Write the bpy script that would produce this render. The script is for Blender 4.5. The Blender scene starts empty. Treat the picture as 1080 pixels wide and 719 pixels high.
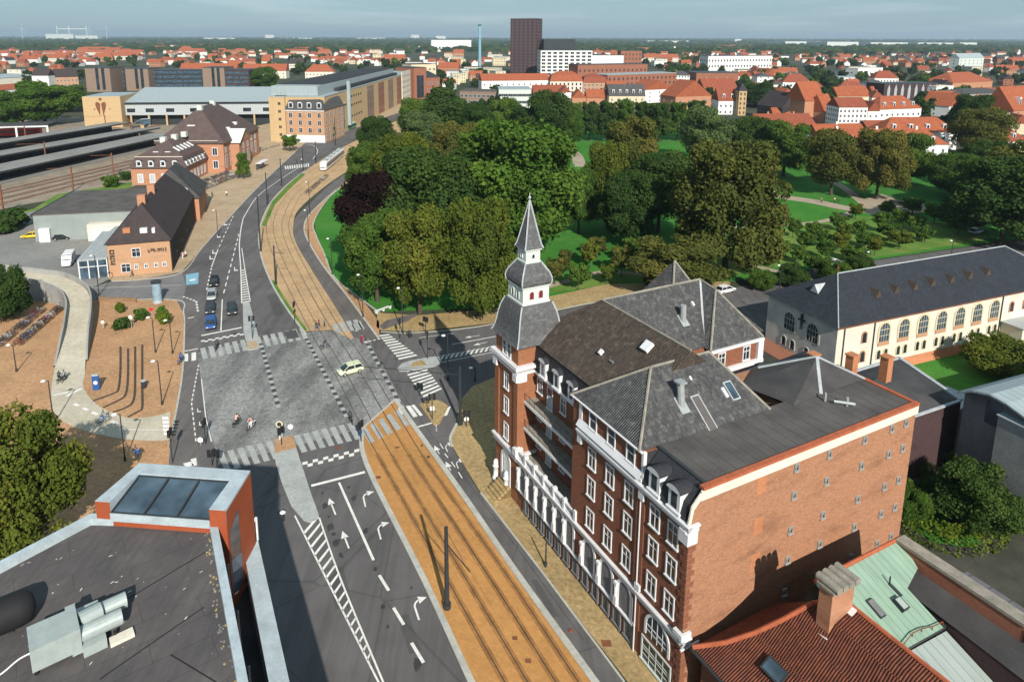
import bpy, math, random
import numpy as np
from mathutils import Vector, Matrix
R = random.Random(7)
PI = math.pi
rad = math.radians
scene = bpy.context.scene
COL = scene.collection

# ---------------------------------------------------------------- camera model
# photo pixels are those of the 1080 x 719 photograph; G() turns a pixel into a point on a level plane
F, CX, CY, H = 716.0, 520.0, 180.0, 50.0
RO = math.atan(3 / 1080.0)
TH = math.atan((CY - 38.5) / F)

def ray(x, y):
    a, b = x - CX, y - CY
    c, s = math.cos(RO), math.sin(RO)
    a, b = a * c + b * s, -a * s + b * c
    u, v = a / F, b / F
    return (u, math.cos(TH) - v * math.sin(TH), -math.sin(TH) - v * math.cos(TH))

def G(x, y, z=0.0):
    r = ray(x, y)
    t = (z - H) / r[2]
    return (r[0] * t, r[1] * t, z)

def hgt(bx, by, tx, ty):
    g = G(bx, by)
    r = ray(tx, ty)
    return H + r[2] * g[1] / r[1]

class Fr:
    """a level frame: origin and heading in degrees"""
    def __init__(s, o, a):
        s.o = o; s.a = rad(a); s.c = math.cos(s.a); s.s = math.sin(s.a)
    def L(s, p):
        x, y = p[0] - s.o[0], p[1] - s.o[1]
        return (x * s.c + y * s.s, -x * s.s + y * s.c, p[2])
    def Wd(s, x, y, z=0.0):
        return (s.o[0] + x * s.c - y * s.s, s.o[1] + x * s.s + y * s.c, z)

def spl(pts, n=6):
    """Catmull-Rom through points (any dimension)"""
    P = [np.array(p, float) for p in pts]
    P = [2 * P[0] - P[1]] + P + [2 * P[-1] - P[-2]]
    out = []
    for i in range(1, len(P) - 2):
        p0, p1, p2, p3 = P[i - 1:i + 3]
        for k in range(n):
            t = k / n
            out.append(tuple(.5 * (2 * p1 + (p2 - p0) * t + (2 * p0 - 5 * p1 + 4 * p2 - p3) * t * t + (3 * p1 - p0 - 3 * p2 + p3) * t ** 3)))
    out.append(tuple(P[-2]))
    return out

# ---------------------------------------------------------------- mesh builder
class MB:
    def __init__(s):
        s.v = []; s.f = []; s.m = []
    def poly(s, pts, m=0):
        n = len(s.v)
        s.v += [tuple(p) for p in pts]
        s.f.append(tuple(range(n, n + len(pts)))); s.m.append(m)
        return s
    def box(s, x0, y0, z0, x1, y1, z1, m=0, bottom=True):
        n = len(s.v)
        s.v += [(x0, y0, z0), (x1, y0, z0), (x1, y1, z0), (x0, y1, z0), (x0, y0, z1), (x1, y0, z1), (x1, y1, z1), (x0, y1, z1)]
        fs = [(4, 5, 6, 7), (0, 1, 5, 4), (1, 2, 6, 5), (2, 3, 7, 6), (3, 0, 4, 7)]
        if bottom: fs.append((3, 2, 1, 0))
        for f in fs:
            s.f.append(tuple(n + i for i in f)); s.m.append(m)
        return s
    def prism(s, poly, z0, z1, m=0, mt=None):
        """poly: counter-clockwise (x, y) outline"""
        n = len(s.v); k = len(poly)
        s.v += [(p[0], p[1], z0) for p in poly] + [(p[0], p[1], z1) for p in poly]
        for i in range(k):
            j = (i + 1) % k
            s.f.append((n + i, n + j, n + k + j, n + k + i)); s.m.append(m)
        s.f.append(tuple(range(n + k, n + 2 * k))); s.m.append(m if mt is None else mt)
        s.f.append(tuple(range(n + k - 1, n - 1, -1))); s.m.append(m)
        return s
    def bar(s, p0, p1, w, h, m=0, up=(0, 0, 1)):
        """box beam from p0 to p1, w across, h along up, centred"""
        a, b = Vector(p0), Vector(p1)
        d = (b - a).normalized()
        sd = d.cross(Vector(up))
        if sd.length < 1e-5: sd = d.cross(Vector((1, 0, 0)))
        sd.normalize(); u = sd.cross(d).normalized()
        n = len(s.v)
        for q in (a, b):
            for i, j in ((-1, -1), (1, -1), (1, 1), (-1, 1)):
                s.v.append(tuple(q + sd * (i * w / 2) + u * (j * h / 2)))
        for f in ((0, 1, 2, 3), (7, 6, 5, 4), (0, 4, 5, 1), (1, 5, 6, 2), (2, 6, 7, 3), (3, 7, 4, 0)):
            s.f.append(tuple(n + i for i in f)); s.m.append(m)
        return s
    def tube(s, p0, p1, r0, r1=None, n=8, m=0, caps=True):
        r1 = r0 if r1 is None else r1
        a, b = Vector(p0), Vector(p1)
        d = (b - a).normalized()
        x = d.orthogonal().normalized(); y = d.cross(x)
        k = len(s.v)
        for q, r in ((a, r0), (b, r1)):
            for i in range(n):
                t = 2 * PI * i / n
                s.v.append(tuple(q + x * (r * math.cos(t)) + y * (r * math.sin(t))))
        for i in range(n):
            j = (i + 1) % n
            s.f.append((k + i, k + j, k + n + j, k + n + i)); s.m.append(m)
        if caps:
            s.f.append(tuple(range(k + n - 1, k - 1, -1))); s.m.append(m)
            s.f.append(tuple(range(k + n, k + 2 * n))); s.m.append(m)
        return s
    def lathe(s, prof, c=(0, 0, 0), n=12, m=0, a0=0.0):
        """prof: (radius, z) from bottom to top"""
        k = len(s.v)
        for r, z in prof:
            for i in range(n):
                t = a0 + 2 * PI * i / n
                s.v.append((c[0] + r * math.cos(t), c[1] + r * math.sin(t), c[2] + z))
        for a in range(len(prof) - 1):
            for i in range(n):
                j = (i + 1) % n
                s.f.append((k + a * n + i, k + a * n + j, k + (a + 1) * n + j, k + (a + 1) * n + i)); s.m.append(m)
        s.f.append(tuple(range(k + n - 1, k - 1, -1))); s.m.append(m)
        e = k + (len(prof) - 1) * n
        s.f.append(tuple(range(e, e + n))); s.m.append(m)
        return s
    def sphere(s, c, r, n=8, m=0, sz=1.0):
        q = max(3, n // 2)
        prof = [(max(1e-3, r * math.sin(PI * i / q)), -r * sz * math.cos(PI * i / q)) for i in range(q + 1)]
        return s.lathe(prof, c, n, m)
    def ribbon(s, pts, w, z=None, m=0):
        """flat strip following points"""
        P = [Vector((p[0], p[1], (p[2] if len(p) > 2 else 0) if z is None else z)) for p in pts]
        n = len(s.v)
        for i, p in enumerate(P):
            d = (P[min(i + 1, len(P) - 1)] - P[max(i - 1, 0)]); d.z = 0; d.normalize()
            o = Vector((-d.y, d.x, 0)) * (w / 2)
            s.v += [tuple(p + o), tuple(p - o)]
        for i in range(len(P) - 1):
            a = n + 2 * i
            s.f.append((a, a + 1, a + 3, a + 2)); s.m.append(m)
        return s
    def kerb(s, pts, w, h, z=0.0, m=0):
        """raised strip (box section) following points"""
        P = [Vector((p[0], p[1], 0)) for p in pts]
        n = len(s.v)
        for i, p in enumerate(P):
            d = (P[min(i + 1, len(P) - 1)] - P[max(i - 1, 0)]).normalized()
            o = Vector((-d.y, d.x, 0)) * (w / 2)
            for q, zz in ((p + o, z), (p + o, z + h), (p - o, z + h), (p - o, z)):
                s.v.append((q.x, q.y, zz))
        for i in range(len(P) - 1):
            a = n + 4 * i
            for k in range(3):
                s.f.append((a + k, a + k + 1, a + k + 5, a + k + 4)); s.m.append(m)
        s.f.append((n, n + 3, n + 2, n + 1)); s.m.append(m)
        e = n + 4 * (len(P) - 1)
        s.f.append((e, e + 1, e + 2, e + 3)); s.m.append(m)
        return s
    def xf(s, M):
        s.v = [tuple(M @ Vector(p)) for p in s.v]
        return s
    def mesh(s, name, mats, smooth=False):
        me = bpy.data.meshes.new(name)
        me.from_pydata(s.v, [], s.f)
        for m in (mats if isinstance(mats, (list, tuple)) else [mats]): me.materials.append(m)
        me.polygons.foreach_set('material_index', s.m)
        if smooth: me.polygons.foreach_set('use_smooth', [True] * len(s.f))
        uvs(me)
        return me
    def build(s, name, mats, parent=None, smooth=False):
        return link(name, s.mesh(name, mats, smooth), parent)

def uvs(me):
    """UVs in metres: u level, v up the slope (x, y on level faces)"""
    uv = me.uv_layers.new(name='UVMap').data
    vs = me.vertices
    for p in me.polygons:
        n = p.normal
        if abs(n.z) > 0.985 or (n.x == 0 and n.y == 0):
            for li in p.loop_indices:
                c = vs[me.loops[li].vertex_index].co
                uv[li].uv = (c.x, c.y)
        else:
            t = Vector((-n.y, n.x, 0)).normalized()
            b = n.cross(t)
            for li in p.loop_indices:
                c = vs[me.loops[li].vertex_index].co
                uv[li].uv = (t.dot(c), b.dot(c))

def link(name, me, parent=None):
    o = bpy.data.objects.new(name, me)
    COL.objects.link(o)
    if parent is not None: o.parent = parent
    return o

def tag(o, label=None, cat=None, group=None, kind=None):
    if label: o['label'] = label
    if cat: o['category'] = cat
    if group: o['group'] = group
    if kind: o['kind'] = kind
    return o

def thing(name, label, cat, loc=(0, 0, 0), rot=0.0, group=None):
    o = bpy.data.objects.new(name, None)
    COL.objects.link(o)
    o.empty_display_size = 0.1
    o.location = loc
    o.rotation_euler = (0, 0, rot)
    return tag(o, label, cat, group)

def struct(name, mb, mats):
    return tag(mb.build(name, mats), kind='structure')

KIDS = {}
def kids(o):
    """children of a prototype, read once"""
    if o.name not in KIDS:
        d = {}
        for q in bpy.data.objects:
            if q.parent is not None: d.setdefault(q.parent.name, []).append(q)
        KIDS[o.name] = {k: v for k, v in d.items()}
    return KIDS[o.name]

def dup(o, loc, rot=0.0, label=None, group=None, scale=None, mats=None):
    """a copy of a thing, its parts and their sub-parts; mats swaps materials on the copy"""
    tree = kids(o)
    def cp(q, par):
        c = q.copy()
        COL.objects.link(c)
        if par is not None: c.parent = par
        if mats and q.type == 'MESH':
            for i, sl in enumerate(c.material_slots):
                if sl.material and sl.material.name in mats:
                    sl.link = 'OBJECT'; sl.material = mats[sl.material.name]
        for ch in tree.get(q.name, []): cp(ch, c)
        return c
    r = cp(o, None)
    r.location = loc
    r.rotation_euler = (0, 0, rot)
    if scale is not None: r.scale = scale
    if label: r['label'] = label
    if group: r['group'] = group
    return r

# ---------------------------------------------------------------- materials
class NT:
    def __init__(s, name):
        s.mat = bpy.data.materials.new(name); s.mat.use_nodes = True
        s.t = s.mat.node_tree; s.n = s.t.nodes; s.l = s.t.links
        s.b = s.n['Principled BSDF']
        s.b.inputs['Specular IOR Level'].default_value = 0.25
        s.out = s.n['Material Output']
    def new(s, ty, **k):
        n = s.n.new(ty)
        for a, v in k.items():
            if hasattr(n, a): setattr(n, a, v)
            else: n.inputs[a].default_value = v
        return n
    def link(s, a, b): s.l.new(a, b)
    def coord(s, kind='UV', scale=(1, 1, 1), rot=(0, 0, 0)):
        tc = s.new('ShaderNodeTexCoord')
        mp = s.new('ShaderNodeMapping')
        mp.inputs['Scale'].default_value = scale; mp.inputs['Rotation'].default_value = rot
        s.link(tc.outputs[kind], mp.inputs['Vector'])
        return mp.outputs['Vector']
    def noise(s, vec, scale, detail=4, rough=.55):
        n = s.new('ShaderNodeTexNoise')
        n.inputs['Scale'].default_value = scale; n.inputs['Detail'].default_value = detail; n.inputs['Roughness'].default_value = rough
        s.link(vec, n.inputs['Vector'])
        return n.outputs['Fac']
    def ramp(s, fac, stops):
        n = s.new('ShaderNodeValToRGB')
        e = n.color_ramp.elements
        while len(e) < len(stops): e.new(.5)
        for i, (p, c) in enumerate(stops):
            e[i].position = p
            e[i].color = (*c, 1) if isinstance(c, tuple) else (c, c, c, 1)
        s.link(fac, n.inputs['Fac'])
        return n.outputs['Color']
    def mix(s, fac, a, b, mode='MIX'):
        n = s.new('ShaderNodeMix', data_type='RGBA', blend_type=mode)
        for sock, v in ((n.inputs[0], fac), (n.inputs[6], a), (n.inputs[7], b)):
            if isinstance(v, bpy.types.NodeSocket): s.link(v, sock)
            elif isinstance(v, tuple): sock.default_value = (*v, 1)
            else: sock.default_value = v
        return n.outputs[2]
    def math(s, op, a, b=0.0):
        n = s.new('ShaderNodeMath', operation=op)
        for sock, v in ((n.inputs[0], a), (n.inputs[1], b)):
            if isinstance(v, bpy.types.NodeSocket): s.link(v, sock)
            else: sock.default_value = v
        return n.outputs[0]
    def done(s, col, rough=.8, bump=None, bstr=.3, bdist=.02, spec=None, metal=None):
        if isinstance(col, tuple): s.b.inputs['Base Color'].default_value = (*col, 1)
        else: s.link(col, s.b.inputs['Base Color'])
        if isinstance(rough, bpy.types.NodeSocket): s.link(rough, s.b.inputs['Roughness'])
        else: s.b.inputs['Roughness'].default_value = rough
        if spec is not None: s.b.inputs['Specular IOR Level'].default_value = spec
        if metal is not None: s.b.inputs['Metallic'].default_value = metal
        if bump is not None:
            n = s.new('ShaderNodeBump')
            n.inputs['Strength'].default_value = bstr; n.inputs['Distance'].default_value = bdist
            s.link(bump, n.inputs['Height']); s.link(n.outputs['Normal'], s.b.inputs['Normal'])
        return s.mat

def sc(c, k): return tuple(min(1, x * k) for x in c)

def m_plain(name, c, rough=.7, var=.15, scale=.6, kind='Object', spec=.25, metal=0.0, fine=8.0, finev=.1):
    t = NT(name)
    v = t.coord(kind)
    a = t.ramp(t.noise(v, scale, 5), [(.3, sc(c, 1 - var)), (.7, sc(c, 1 + var))])
    if finev: a = t.mix(1.0, a, t.ramp(t.noise(v, fine, 3), [(.3, 1 - finev), (.7, min(1, 1 + finev))]), 'MULTIPLY')
    return t.done(a, rough, spec=spec, metal=metal)

def m_brick(name, c1, c2, mortar, bw=.23, bh=.075, var=.25, streak=.0):
    t = NT(name)
    v = t.coord('UV')
    b = t.new('ShaderNodeTexBrick')
    b.inputs['Scale'].default_value = 1.0
    b.inputs['Brick Width'].default_value = bw; b.inputs['Row Height'].default_value = bh
    b.inputs['Mortar Size'].default_value = .008; b.inputs['Mortar Smooth'].default_value = .3
    for k, c in (('Color1', c1), ('Color2', c2), ('Mortar', mortar)): b.inputs[k].default_value = (*c, 1)
    t.link(v, b.inputs['Vector'])
    n1 = t.noise(t.coord('UV', (.35, 1.1, 1)), .55, 6, .65)
    n2 = t.noise(t.coord('UV', (1.0, 5.0, 1)), 2.2, 4, .6)
    c = t.mix(1.0, b.outputs['Color'], t.ramp(n1, [(.28, 1 - var), (.5, 1.0), (.75, 1 - var * .2)]), 'MULTIPLY')
    c = t.mix(1.0, c, t.ramp(n2, [(.25, .72), (.6, 1.0)]), 'MULTIPLY')
    return t.done(c, .9, spec=.15)

def m_tiles(name, c1, c2, pw=.3, ph=.34, lichen=None, depth=.05, var=.35, bstr=.9):
    """pantiles: rows up the slope, rolls across"""
    t = NT(name)
    v = t.coord('UV')
    w = t.new('ShaderNodeTexWave', wave_type='BANDS', bands_direction='X', wave_profile='SIN')
    w.inputs['Scale'].default_value = 1 / pw * .314 ; w.inputs['Distortion'].default_value = 0
    t.link(v, w.inputs['Vector'])
    r = t.new('ShaderNodeTexWave', wave_type='BANDS', bands_direction='Y', wave_profile='SAW')
    r.inputs['Scale'].default_value = 1 / ph * .314; r.inputs['Distortion'].default_value = 0
    t.link(v, r.inputs['Vector'])
    b = t.new('ShaderNodeTexBrick')
    b.offset = 0.0
    b.inputs['Scale'].default_value = 1.0; b.inputs['Brick Width'].default_value = pw; b.inputs['Row Height'].default_value = ph
    b.inputs['Mortar Size'].default_value = 0.0
    b.inputs['Color1'].default_value = (*c1, 1); b.inputs['Color2'].default_value = (*c2, 1); b.inputs['Mortar'].default_value = (*c1, 1)
    t.link(v, b.inputs['Vector'])
    c = t.mix(1.0, b.outputs['Color'], t.ramp(t.noise(v, .45, 6, .65), [(.25, 1 - var), (.7, 1.0)]), 'MULTIPLY')
    if lichen: c = t.mix(t.ramp(t.noise(v, 1.6, 6, .7), [(.52, 0.0), (.72, .75)]), c, lichen)
    hgt_ = t.math('ADD', w.outputs['Fac'], t.math('MULTIPLY', r.outputs['Fac'], .35))
    return t.done(c, .75, hgt_, bstr, depth, spec=.2)

def m_seam(name, c, pitch=.55, var=.18, rough=.5, metal=0.0, stain=None):
    t = NT(name)
    v = t.coord('UV')
    w = t.new('ShaderNodeTexWave', wave_type='BANDS', bands_direction='X', wave_profile='SIN')
    w.inputs['Scale'].default_value = 1 / pitch * .314
    t.link(v, w.inputs['Vector'])
    ln = t.ramp(w.outputs['Fac'], [(.0, .55), (.035, 1.0)])
    n = t.ramp(t.noise(t.coord('UV', (1, .25, 1)), 1.2, 6, .6), [(.3, sc(c, 1 - var)), (.7, sc(c, 1 + var))])
    if stain: n = t.mix(t.ramp(t.noise(v, .7, 5), [(.5, 0.0), (.75, .6)]), n, stain)
    c2 = t.mix(1.0, n, ln, 'MULTIPLY')
    return t.done(c2, rough, w.outputs['Fac'], .4, .03, metal=metal)

def m_leaf(name, c1, c2, c3, trans=.3):
    t = NT(name)
    oi = t.new('ShaderNodeObjectInfo')
    at = t.new('ShaderNodeAttribute', attribute_name='tint')
    f = t.math('ADD', t.math('MULTIPLY', at.outputs['Fac'], .75), t.math('MULTIPLY', oi.outputs['Random'], .25))
    c = t.ramp(f, [(.05, c1), (.5, c2), (.95, c3)])
    d = t.new('ShaderNodeBsdfDiffuse'); t.link(c, d.inputs['Color'])
    tr = t.new('ShaderNodeBsdfTranslucent'); t.link(t.mix(1.0, c, (1.0, 1.0, .55), 'MULTIPLY'), tr.inputs['Color'])
    m = t.new('ShaderNodeMixShader'); m.inputs[0].default_value = trans
    t.link(d.outputs[0], m.inputs[1]); t.link(tr.outputs[0], m.inputs[2])
    t.link(m.outputs[0], t.out.inputs['Surface'])
    return t.mat

def m_glass(name, c=(.02, .03, .04), rough=.08):
    t = NT(name)
    v = t.coord('Object')
    return t.done(t.ramp(t.noise(v, .5, 2), [(.35, sc(c, .6)), (.65, sc(c, 1.5))]), rough, spec=.6)
# ---------------------------------------------------------------- the palette
def m_ground(name, cols, s1=.05, s2=.6, rough=.95, fine=None):
    t = NT(name)
    v = t.coord('UV')
    c = t.ramp(t.noise(v, s1, 6, .6), [(.3, cols[0]), (.5, cols[1]), (.7, cols[2])])
    c = t.mix(1.0, c, t.ramp(t.noise(v, s2, 5, .6), [(.25, .78), (.65, 1.0)]), 'MULTIPLY')
    if fine: c = t.mix(1.0, c, t.ramp(t.noise(v, fine, 3, .7), [(.3, .7), (.65, 1.0)]), 'MULTIPLY')
    return t.done(c, rough, spec=.1)

def m_setts(name, c1, c2, c3, size=.16, big=.12):
    t = NT(name)
    v = t.coord('UV')
    vo = t.new('ShaderNodeTexVoronoi', feature='F1'); vo.inputs['Scale'].default_value = 1 / size
    t.link(v, vo.inputs['Vector'])
    c = t.ramp(vo.outputs['Color'], [(.15, c1), (.5, c2), (.85, c3)])
    c = t.mix(1.0, c, t.ramp(t.noise(t.coord('UV', (1.0, .34, 1), (0, 0, -.42)), big * 1.7, 6, .62), [(.36, .5), (.60, 1.0)]), 'MULTIPLY')
    c = t.mix(1.0, c, t.ramp(t.noise(v, 1.3, 5, .7), [(.3, .7), (.6, 1.0)]), 'MULTIPLY')
    return t.done(c, .75, vo.outputs['Distance'], .6, -.03, spec=.3)

def m_pavers(name, c1, c2, c3, bw=.4, bh=.2, rot=.47, blotch=.8, big=.18):
    t = NT(name)
    v = t.coord('UV', rot=(0, 0, rot))
    b = t.new('ShaderNodeTexBrick'); b.inputs['Scale'].default_value = 1
    b.inputs['Brick Width'].default_value = bw; b.inputs['Row Height'].default_value = bh; b.inputs['Mortar Size'].default_value = .012
    for k, c in (('Color1', c1), ('Color2', c2), ('Mortar', c3)): b.inputs[k].default_value = (*c, 1)
    t.link(v, b.inputs['Vector'])
    c = t.mix(1.0, b.outputs['Color'], t.ramp(t.noise(v, big, 7, .7), [(.3, .72), (.6, 1.0)]), 'MULTIPLY')
    c = t.mix(1.0, c, t.ramp(t.noise(v, 1.9, 6, .75), [(.3, 1 - .5 * blotch), (.62, 1.0)]), 'MULTIPLY')
    return t.done(c, .85, spec=.15)

def m_asphalt(name, c, patch=.3, rot=.47):
    t = NT(name)
    v = t.coord('UV')
    c1 = t.ramp(t.noise(v, .12, 6, .65), [(.3, sc(c, 1 - patch)), (.7, sc(c, 1 + patch))])
    st = t.noise(t.coord('UV', (.9, .05, 1), (0, 0, -rot)), 1.0, 4, .6)      # tyre tracks run with the street
    c1 = t.mix(1.0, c1, t.ramp(st, [(.35, .78), (.6, 1.0)]), 'MULTIPLY')
    c1 = t.mix(1.0, c1, t.ramp(t.noise(v, 9, 3, .8), [(.3, .75), (.7, 1.0)]), 'MULTIPLY')
    vo = t.new('ShaderNodeTexVoronoi', feature='DISTANCE_TO_EDGE'); vo.inputs['Scale'].default_value = .108
    t.link(v, vo.inputs['Vector'])
    c1 = t.mix(t.ramp(vo.outputs['Distance'], [(.0, .35), (.012, .0)]), c1, (.02, .02, .02))
    return t.done(c1, .85, spec=.25)

M = {}
M['ground'] = m_ground('town_ground', [(.035, .05, .025), (.06, .07, .045), (.11, .10, .085)], .012, .1)
M['asphalt'] = m_asphalt('asphalt', (.135, .128, .130), .22)
M['asphalt2'] = m_asphalt('path_asphalt', (.155, .142, .138), .18)
M['asphalt_old'] = m_asphalt('old_asphalt', (.20, .20, .205), .2, .2)
M['yard'] = m_ground('yard_concrete', [(.22, .225, .22), (.27, .27, .26), (.32, .31, .29)], .06, .7, fine=6)
M['shade_dark_yard'] = m_ground('shade_darkened_paving', [(.045, .05, .038), (.065, .068, .055), (.09, .088, .075)], .1, .8, fine=5)  # albedo lowered to stand in for shade over the back yard
M['setts'] = m_setts('granite_setts', (.215, .215, .212), (.275, .275, .27), (.335, .335, .325), .26)
M['slab'] = m_ground('granite_slab', [(.36, .38, .37), (.43, .45, .44), (.50, .51, .50)], .4, 2.0, fine=7)
M['kerb'] = m_ground('kerb_granite', [(.36, .36, .33), (.44, .44, .40), (.5, .5, .46)], .5, 2.5)
M['tram_bed'] = m_pavers('tram_bed_pavers', (.55, .285, .10), (.49, .25, .086), (.42, .22, .08), .5, .25, .47, .35, .07)
M['tram_bed2'] = m_pavers('tram_bed_light_pavers', (.62, .43, .25), (.53, .36, .20), (.45, .3, .17), .5, .25, .2)
M['klinker'] = m_pavers('plaza_klinker', (.58, .35, .195), (.49, .28, .145), (.44, .27, .15), .35, .18, .3)
M['paving'] = m_pavers('yellow_klinker', (.52, .385, .19), (.43, .30, .14), (.38, .28, .15), .3, .2, .47, 1.0)
M['paving2'] = m_pavers('station_paving', (.55, .42, .28), (.47, .35, .23), (.43, .33, .22), .4, .3, .2)
M['rail'] = m_plain('rail_steel', (.085, .06, .045), .5, .2)
M['white_paint'] = m_plain('road_paint', (.74, .74, .70), .7, .08, .5, 'Object', fine=3, finev=.22)
M['blue_paint'] = m_plain('blue_paint', (.20, .40, .52), .7, .1)
M['ramp'] = m_ground('ramp_concrete', [(.50, .45, .35), (.58, .53, .42), (.63, .58, .48)], .2, 1.2, fine=5)
M['concrete'] = m_ground('concrete', [(.30, .30, .29), (.37, .37, .36), (.43, .42, .40)], .15, 1.0, fine=5)
M['conc_dark'] = m_ground('weathered_concrete', [(.17, .17, .18), (.21, .21, .22), (.25, .25, .25)], .2, .9, fine=5)
M['grass'] = m_ground('lawn_grass', [(.038, .165, .024), (.055, .215, .032), (.09, .235, .042)], .05, .5, fine=3)
M['grass2'] = m_ground('meadow_grass', [(.07, .19, .028), (.13, .24, .045), (.24, .28, .08)], .10, .5, fine=3)
M['gravel'] = m_ground('path_gravel', [(.34, .28, .21), (.42, .35, .27), (.47, .40, .31)], .15, 1.5, fine=6)
M['ballast'] = m_ground('rail_ballast', [(.24, .20, .155), (.32, .27, .21), (.39, .33, .26)], .2, 1.2, fine=4)
# walls
M['brick'] = m_brick('facade_brick', (.285, .100, .054), (.205, .068, .038), (.22, .15, .11))
M['brick_gable'] = m_brick('gable_brick', (.43, .20, .108), (.305, .132, .076), (.38, .255, .17), var=.36)
M['brick_tower'] = m_brick('tower_brick', (.34, .13, .062), (.27, .10, .05), (.32, .19, .12))
M['brick_patch'] = m_brick('infill_brick', (.52, .20, .095), (.44, .165, .08), (.45, .26, .15))
M['brick_st'] = m_brick('station_brick', (.52, .25, .145), (.45, .205, .115), (.38, .25, .18))
M['brick_pale'] = m_brick('pale_brick', (.50, .285, .165), (.45, .245, .135), (.48, .35, .25))
M['brick_dark'] = m_brick('shade_dark_brick', (.075, .042, .045), (.058, .034, .038), (.08, .06, .06))
M['brick_red'] = m_brick('red_brick', (.33, .12, .07), (.27, .095, .055), (.3, .2, .15))
M['ochre'] = m_brick('ochre_brick', (.54, .385, .215), (.49, .345, .185), (.5, .38, .24), .4, .2, .12)
M['brown_panel'] = m_brick('brown_panel', (.27, .20, .155), (.235, .17, .13), (.2, .15, .12), .8, .4, .15)
M['plaster'] = m_plain('cream_plaster', (.66, .62, .53), .85, .1, .35, 'UV', fine=4, finev=.12)
M['plaster_grey'] = m_plain('grey_plaster', (.56, .54, .50), .85, .22, .3, 'UV', fine=4, finev=.2)
M['white'] = m_plain('white_paintwork', (.68, .69, .71), .55, .07, .8, fine=6, finev=.1)
M['whitewash'] = m_plain('whitewash', (.74, .74, .72), .8, .06, .2, 'UV', fine=3, finev=.06)
M['cream'] = m_plain('cream_wall', (.62, .54, .38), .8, .08, .2)
M['greywall'] = m_plain('grey_cladding', (.25, .285, .275), .6, .08, .3)
M['green_white'] = m_plain('pale_green_white', (.55, .60, .57), .7, .05, .2)
M['door'] = m_plain('pale_blue_door', (.38, .46, .50), .5, .06)
# roofs
M['slate_roof'] = m_tiles('grey_pantile', (.118, .118, .121), (.074, .074, .080), .22, .36, (.25, .25, .23), .09, .4, 1.0)
M['brown_roof'] = m_tiles('brown_pantile', (.108, .084, .069), (.066, .051, .043), .22, .36, (.20, .165, .12), .09, .4, 1.0)
M['dark_slate'] = m_tiles('dark_slate', (.045, .047, .053), (.034, .036, .042), .3, .25, None, .012, .3, .4)
M['blue_slate'] = m_tiles('blue_slate', (.033, .038, .050), (.024, .028, .038), .3, .3, (.045, .05, .06), .01, .3, .4)
M['spire_slate'] = m_tiles('spire_slate', (.12, .122, .128), (.09, .092, .10), .25, .2, (.22, .22, .21), .012, .3, .4)
M['red_tile'] = m_tiles('red_pantile', (.215, .070, .040), (.125, .042, .027), .18, .36, (.085, .045, .033), .12, .35, 1.0)
M['red_ridge'] = m_plain('red_ridge_tile', (.37, .105, .05), .8, .2, 2)
M['orange_tile'] = m_tiles('orange_tile', (.42, .122, .054), (.27, .075, .036), .35, .4, (.20, .085, .055), .03, .3)
M['redbrown_tile'] = m_tiles('redbrown_tile', (.30, .085, .045), (.24, .068, .04), .35, .4, None, .03, .3)
M['dark_tile'] = m_tiles('dark_tile', (.065, .05, .05), (.05, .04, .042), .35, .4, None, .03, .3)
M['umber_tile'] = m_tiles('umber_tile', (.12, .085, .08), (.095, .068, .064), .35, .4, None, .03, .3)
M['felt'] = m_plain('roofing_felt', (.062, .060, .062), .8, .3, .35, 'UV', fine=5, finev=.2)
M['felt2'] = m_plain('worn_felt', (.10, .092, .088), .8, .3, .3, 'UV', fine=5, finev=.2)
M['verdigris'] = m_seam('copper_sheet', (.235, .345, .268), .62, .16, .55, stain=(.20, .315, .245))
M['zinc_white'] = m_seam('pale_zinc_sheet', (.30, .35, .335), .75, .1, .5)
M['zinc'] = m_seam('zinc_sheet', (.34, .37, .38), .8, .12, .45)
M['metal_roof'] = m_seam('steel_roof', (.30, .36, .38), 1.0, .1, .5)
M['lead'] = m_plain('lead_flashing', (.40, .43, .45), .5, .15, 1.5)
M['coping'] = m_plain('concrete_coping', (.27, .25, .21), .85, .25, 1.2, fine=8, finev=.2)
M['cap'] = m_plain('zinc_coping', (.40, .47, .51), .45, .14, 1.2, fine=7, finev=.16)
M['orange_panel'] = m_plain('orange_cladding', (.32, .075, .032), .6, .12, .4)
# fittings
M['glass'] = m_glass('window_glass')
M['glass_blue'] = m_glass('sky_glass', (.05, .08, .11), .05)
M['metal_dark'] = m_plain('dark_painted_steel', (.035, .04, .045), .45, .15)
M['metal_rust'] = m_plain('rusty_steel', (.19, .075, .04), .7, .25)
M['metal_grey'] = m_plain('galvanised_steel', (.40, .43, .43), .4, .12, 1.5, metal=.3)
M['duct'] = m_plain('duct_sheet', (.36, .415, .405), .42, .1, 1.5, metal=.15)
M['black'] = m_plain('black_rubber', (.018, .018, .02), .7, .1)
M['lamp_white'] = m_plain('opal_glass', (.8, .8, .78), .3, .02)
M['wood'] = m_plain('timber', (.26, .16, .09), .7, .2)
M['bark'] = m_plain('bark', (.075, .058, .045), .95, .3, 3)
M['red'] = m_plain('red_paint', (.55, .03, .03), .4, .08)
M['blue'] = m_plain('blue_paintwork', (.03, .09, .28), .35, .08)
M['green_bus'] = m_plain('green_paint', (.10, .30, .14), .4, .05)
M['lime'] = m_plain('lime_paint', (.62, .66, .45), .3, .03)
M['yellow'] = m_plain('yellow_paint', (.75, .50, .02), .35, .05)
M['cable_white'] = m_plain('white_cable', (.75, .76, .76), .4, .03)
M['lamp_yellow'] = m_plain('amber_lens', (.06, .04, .01), .3, .03)
M['lamp_green'] = m_plain('green_lens', (.01, .05, .03), .3, .03)
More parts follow.
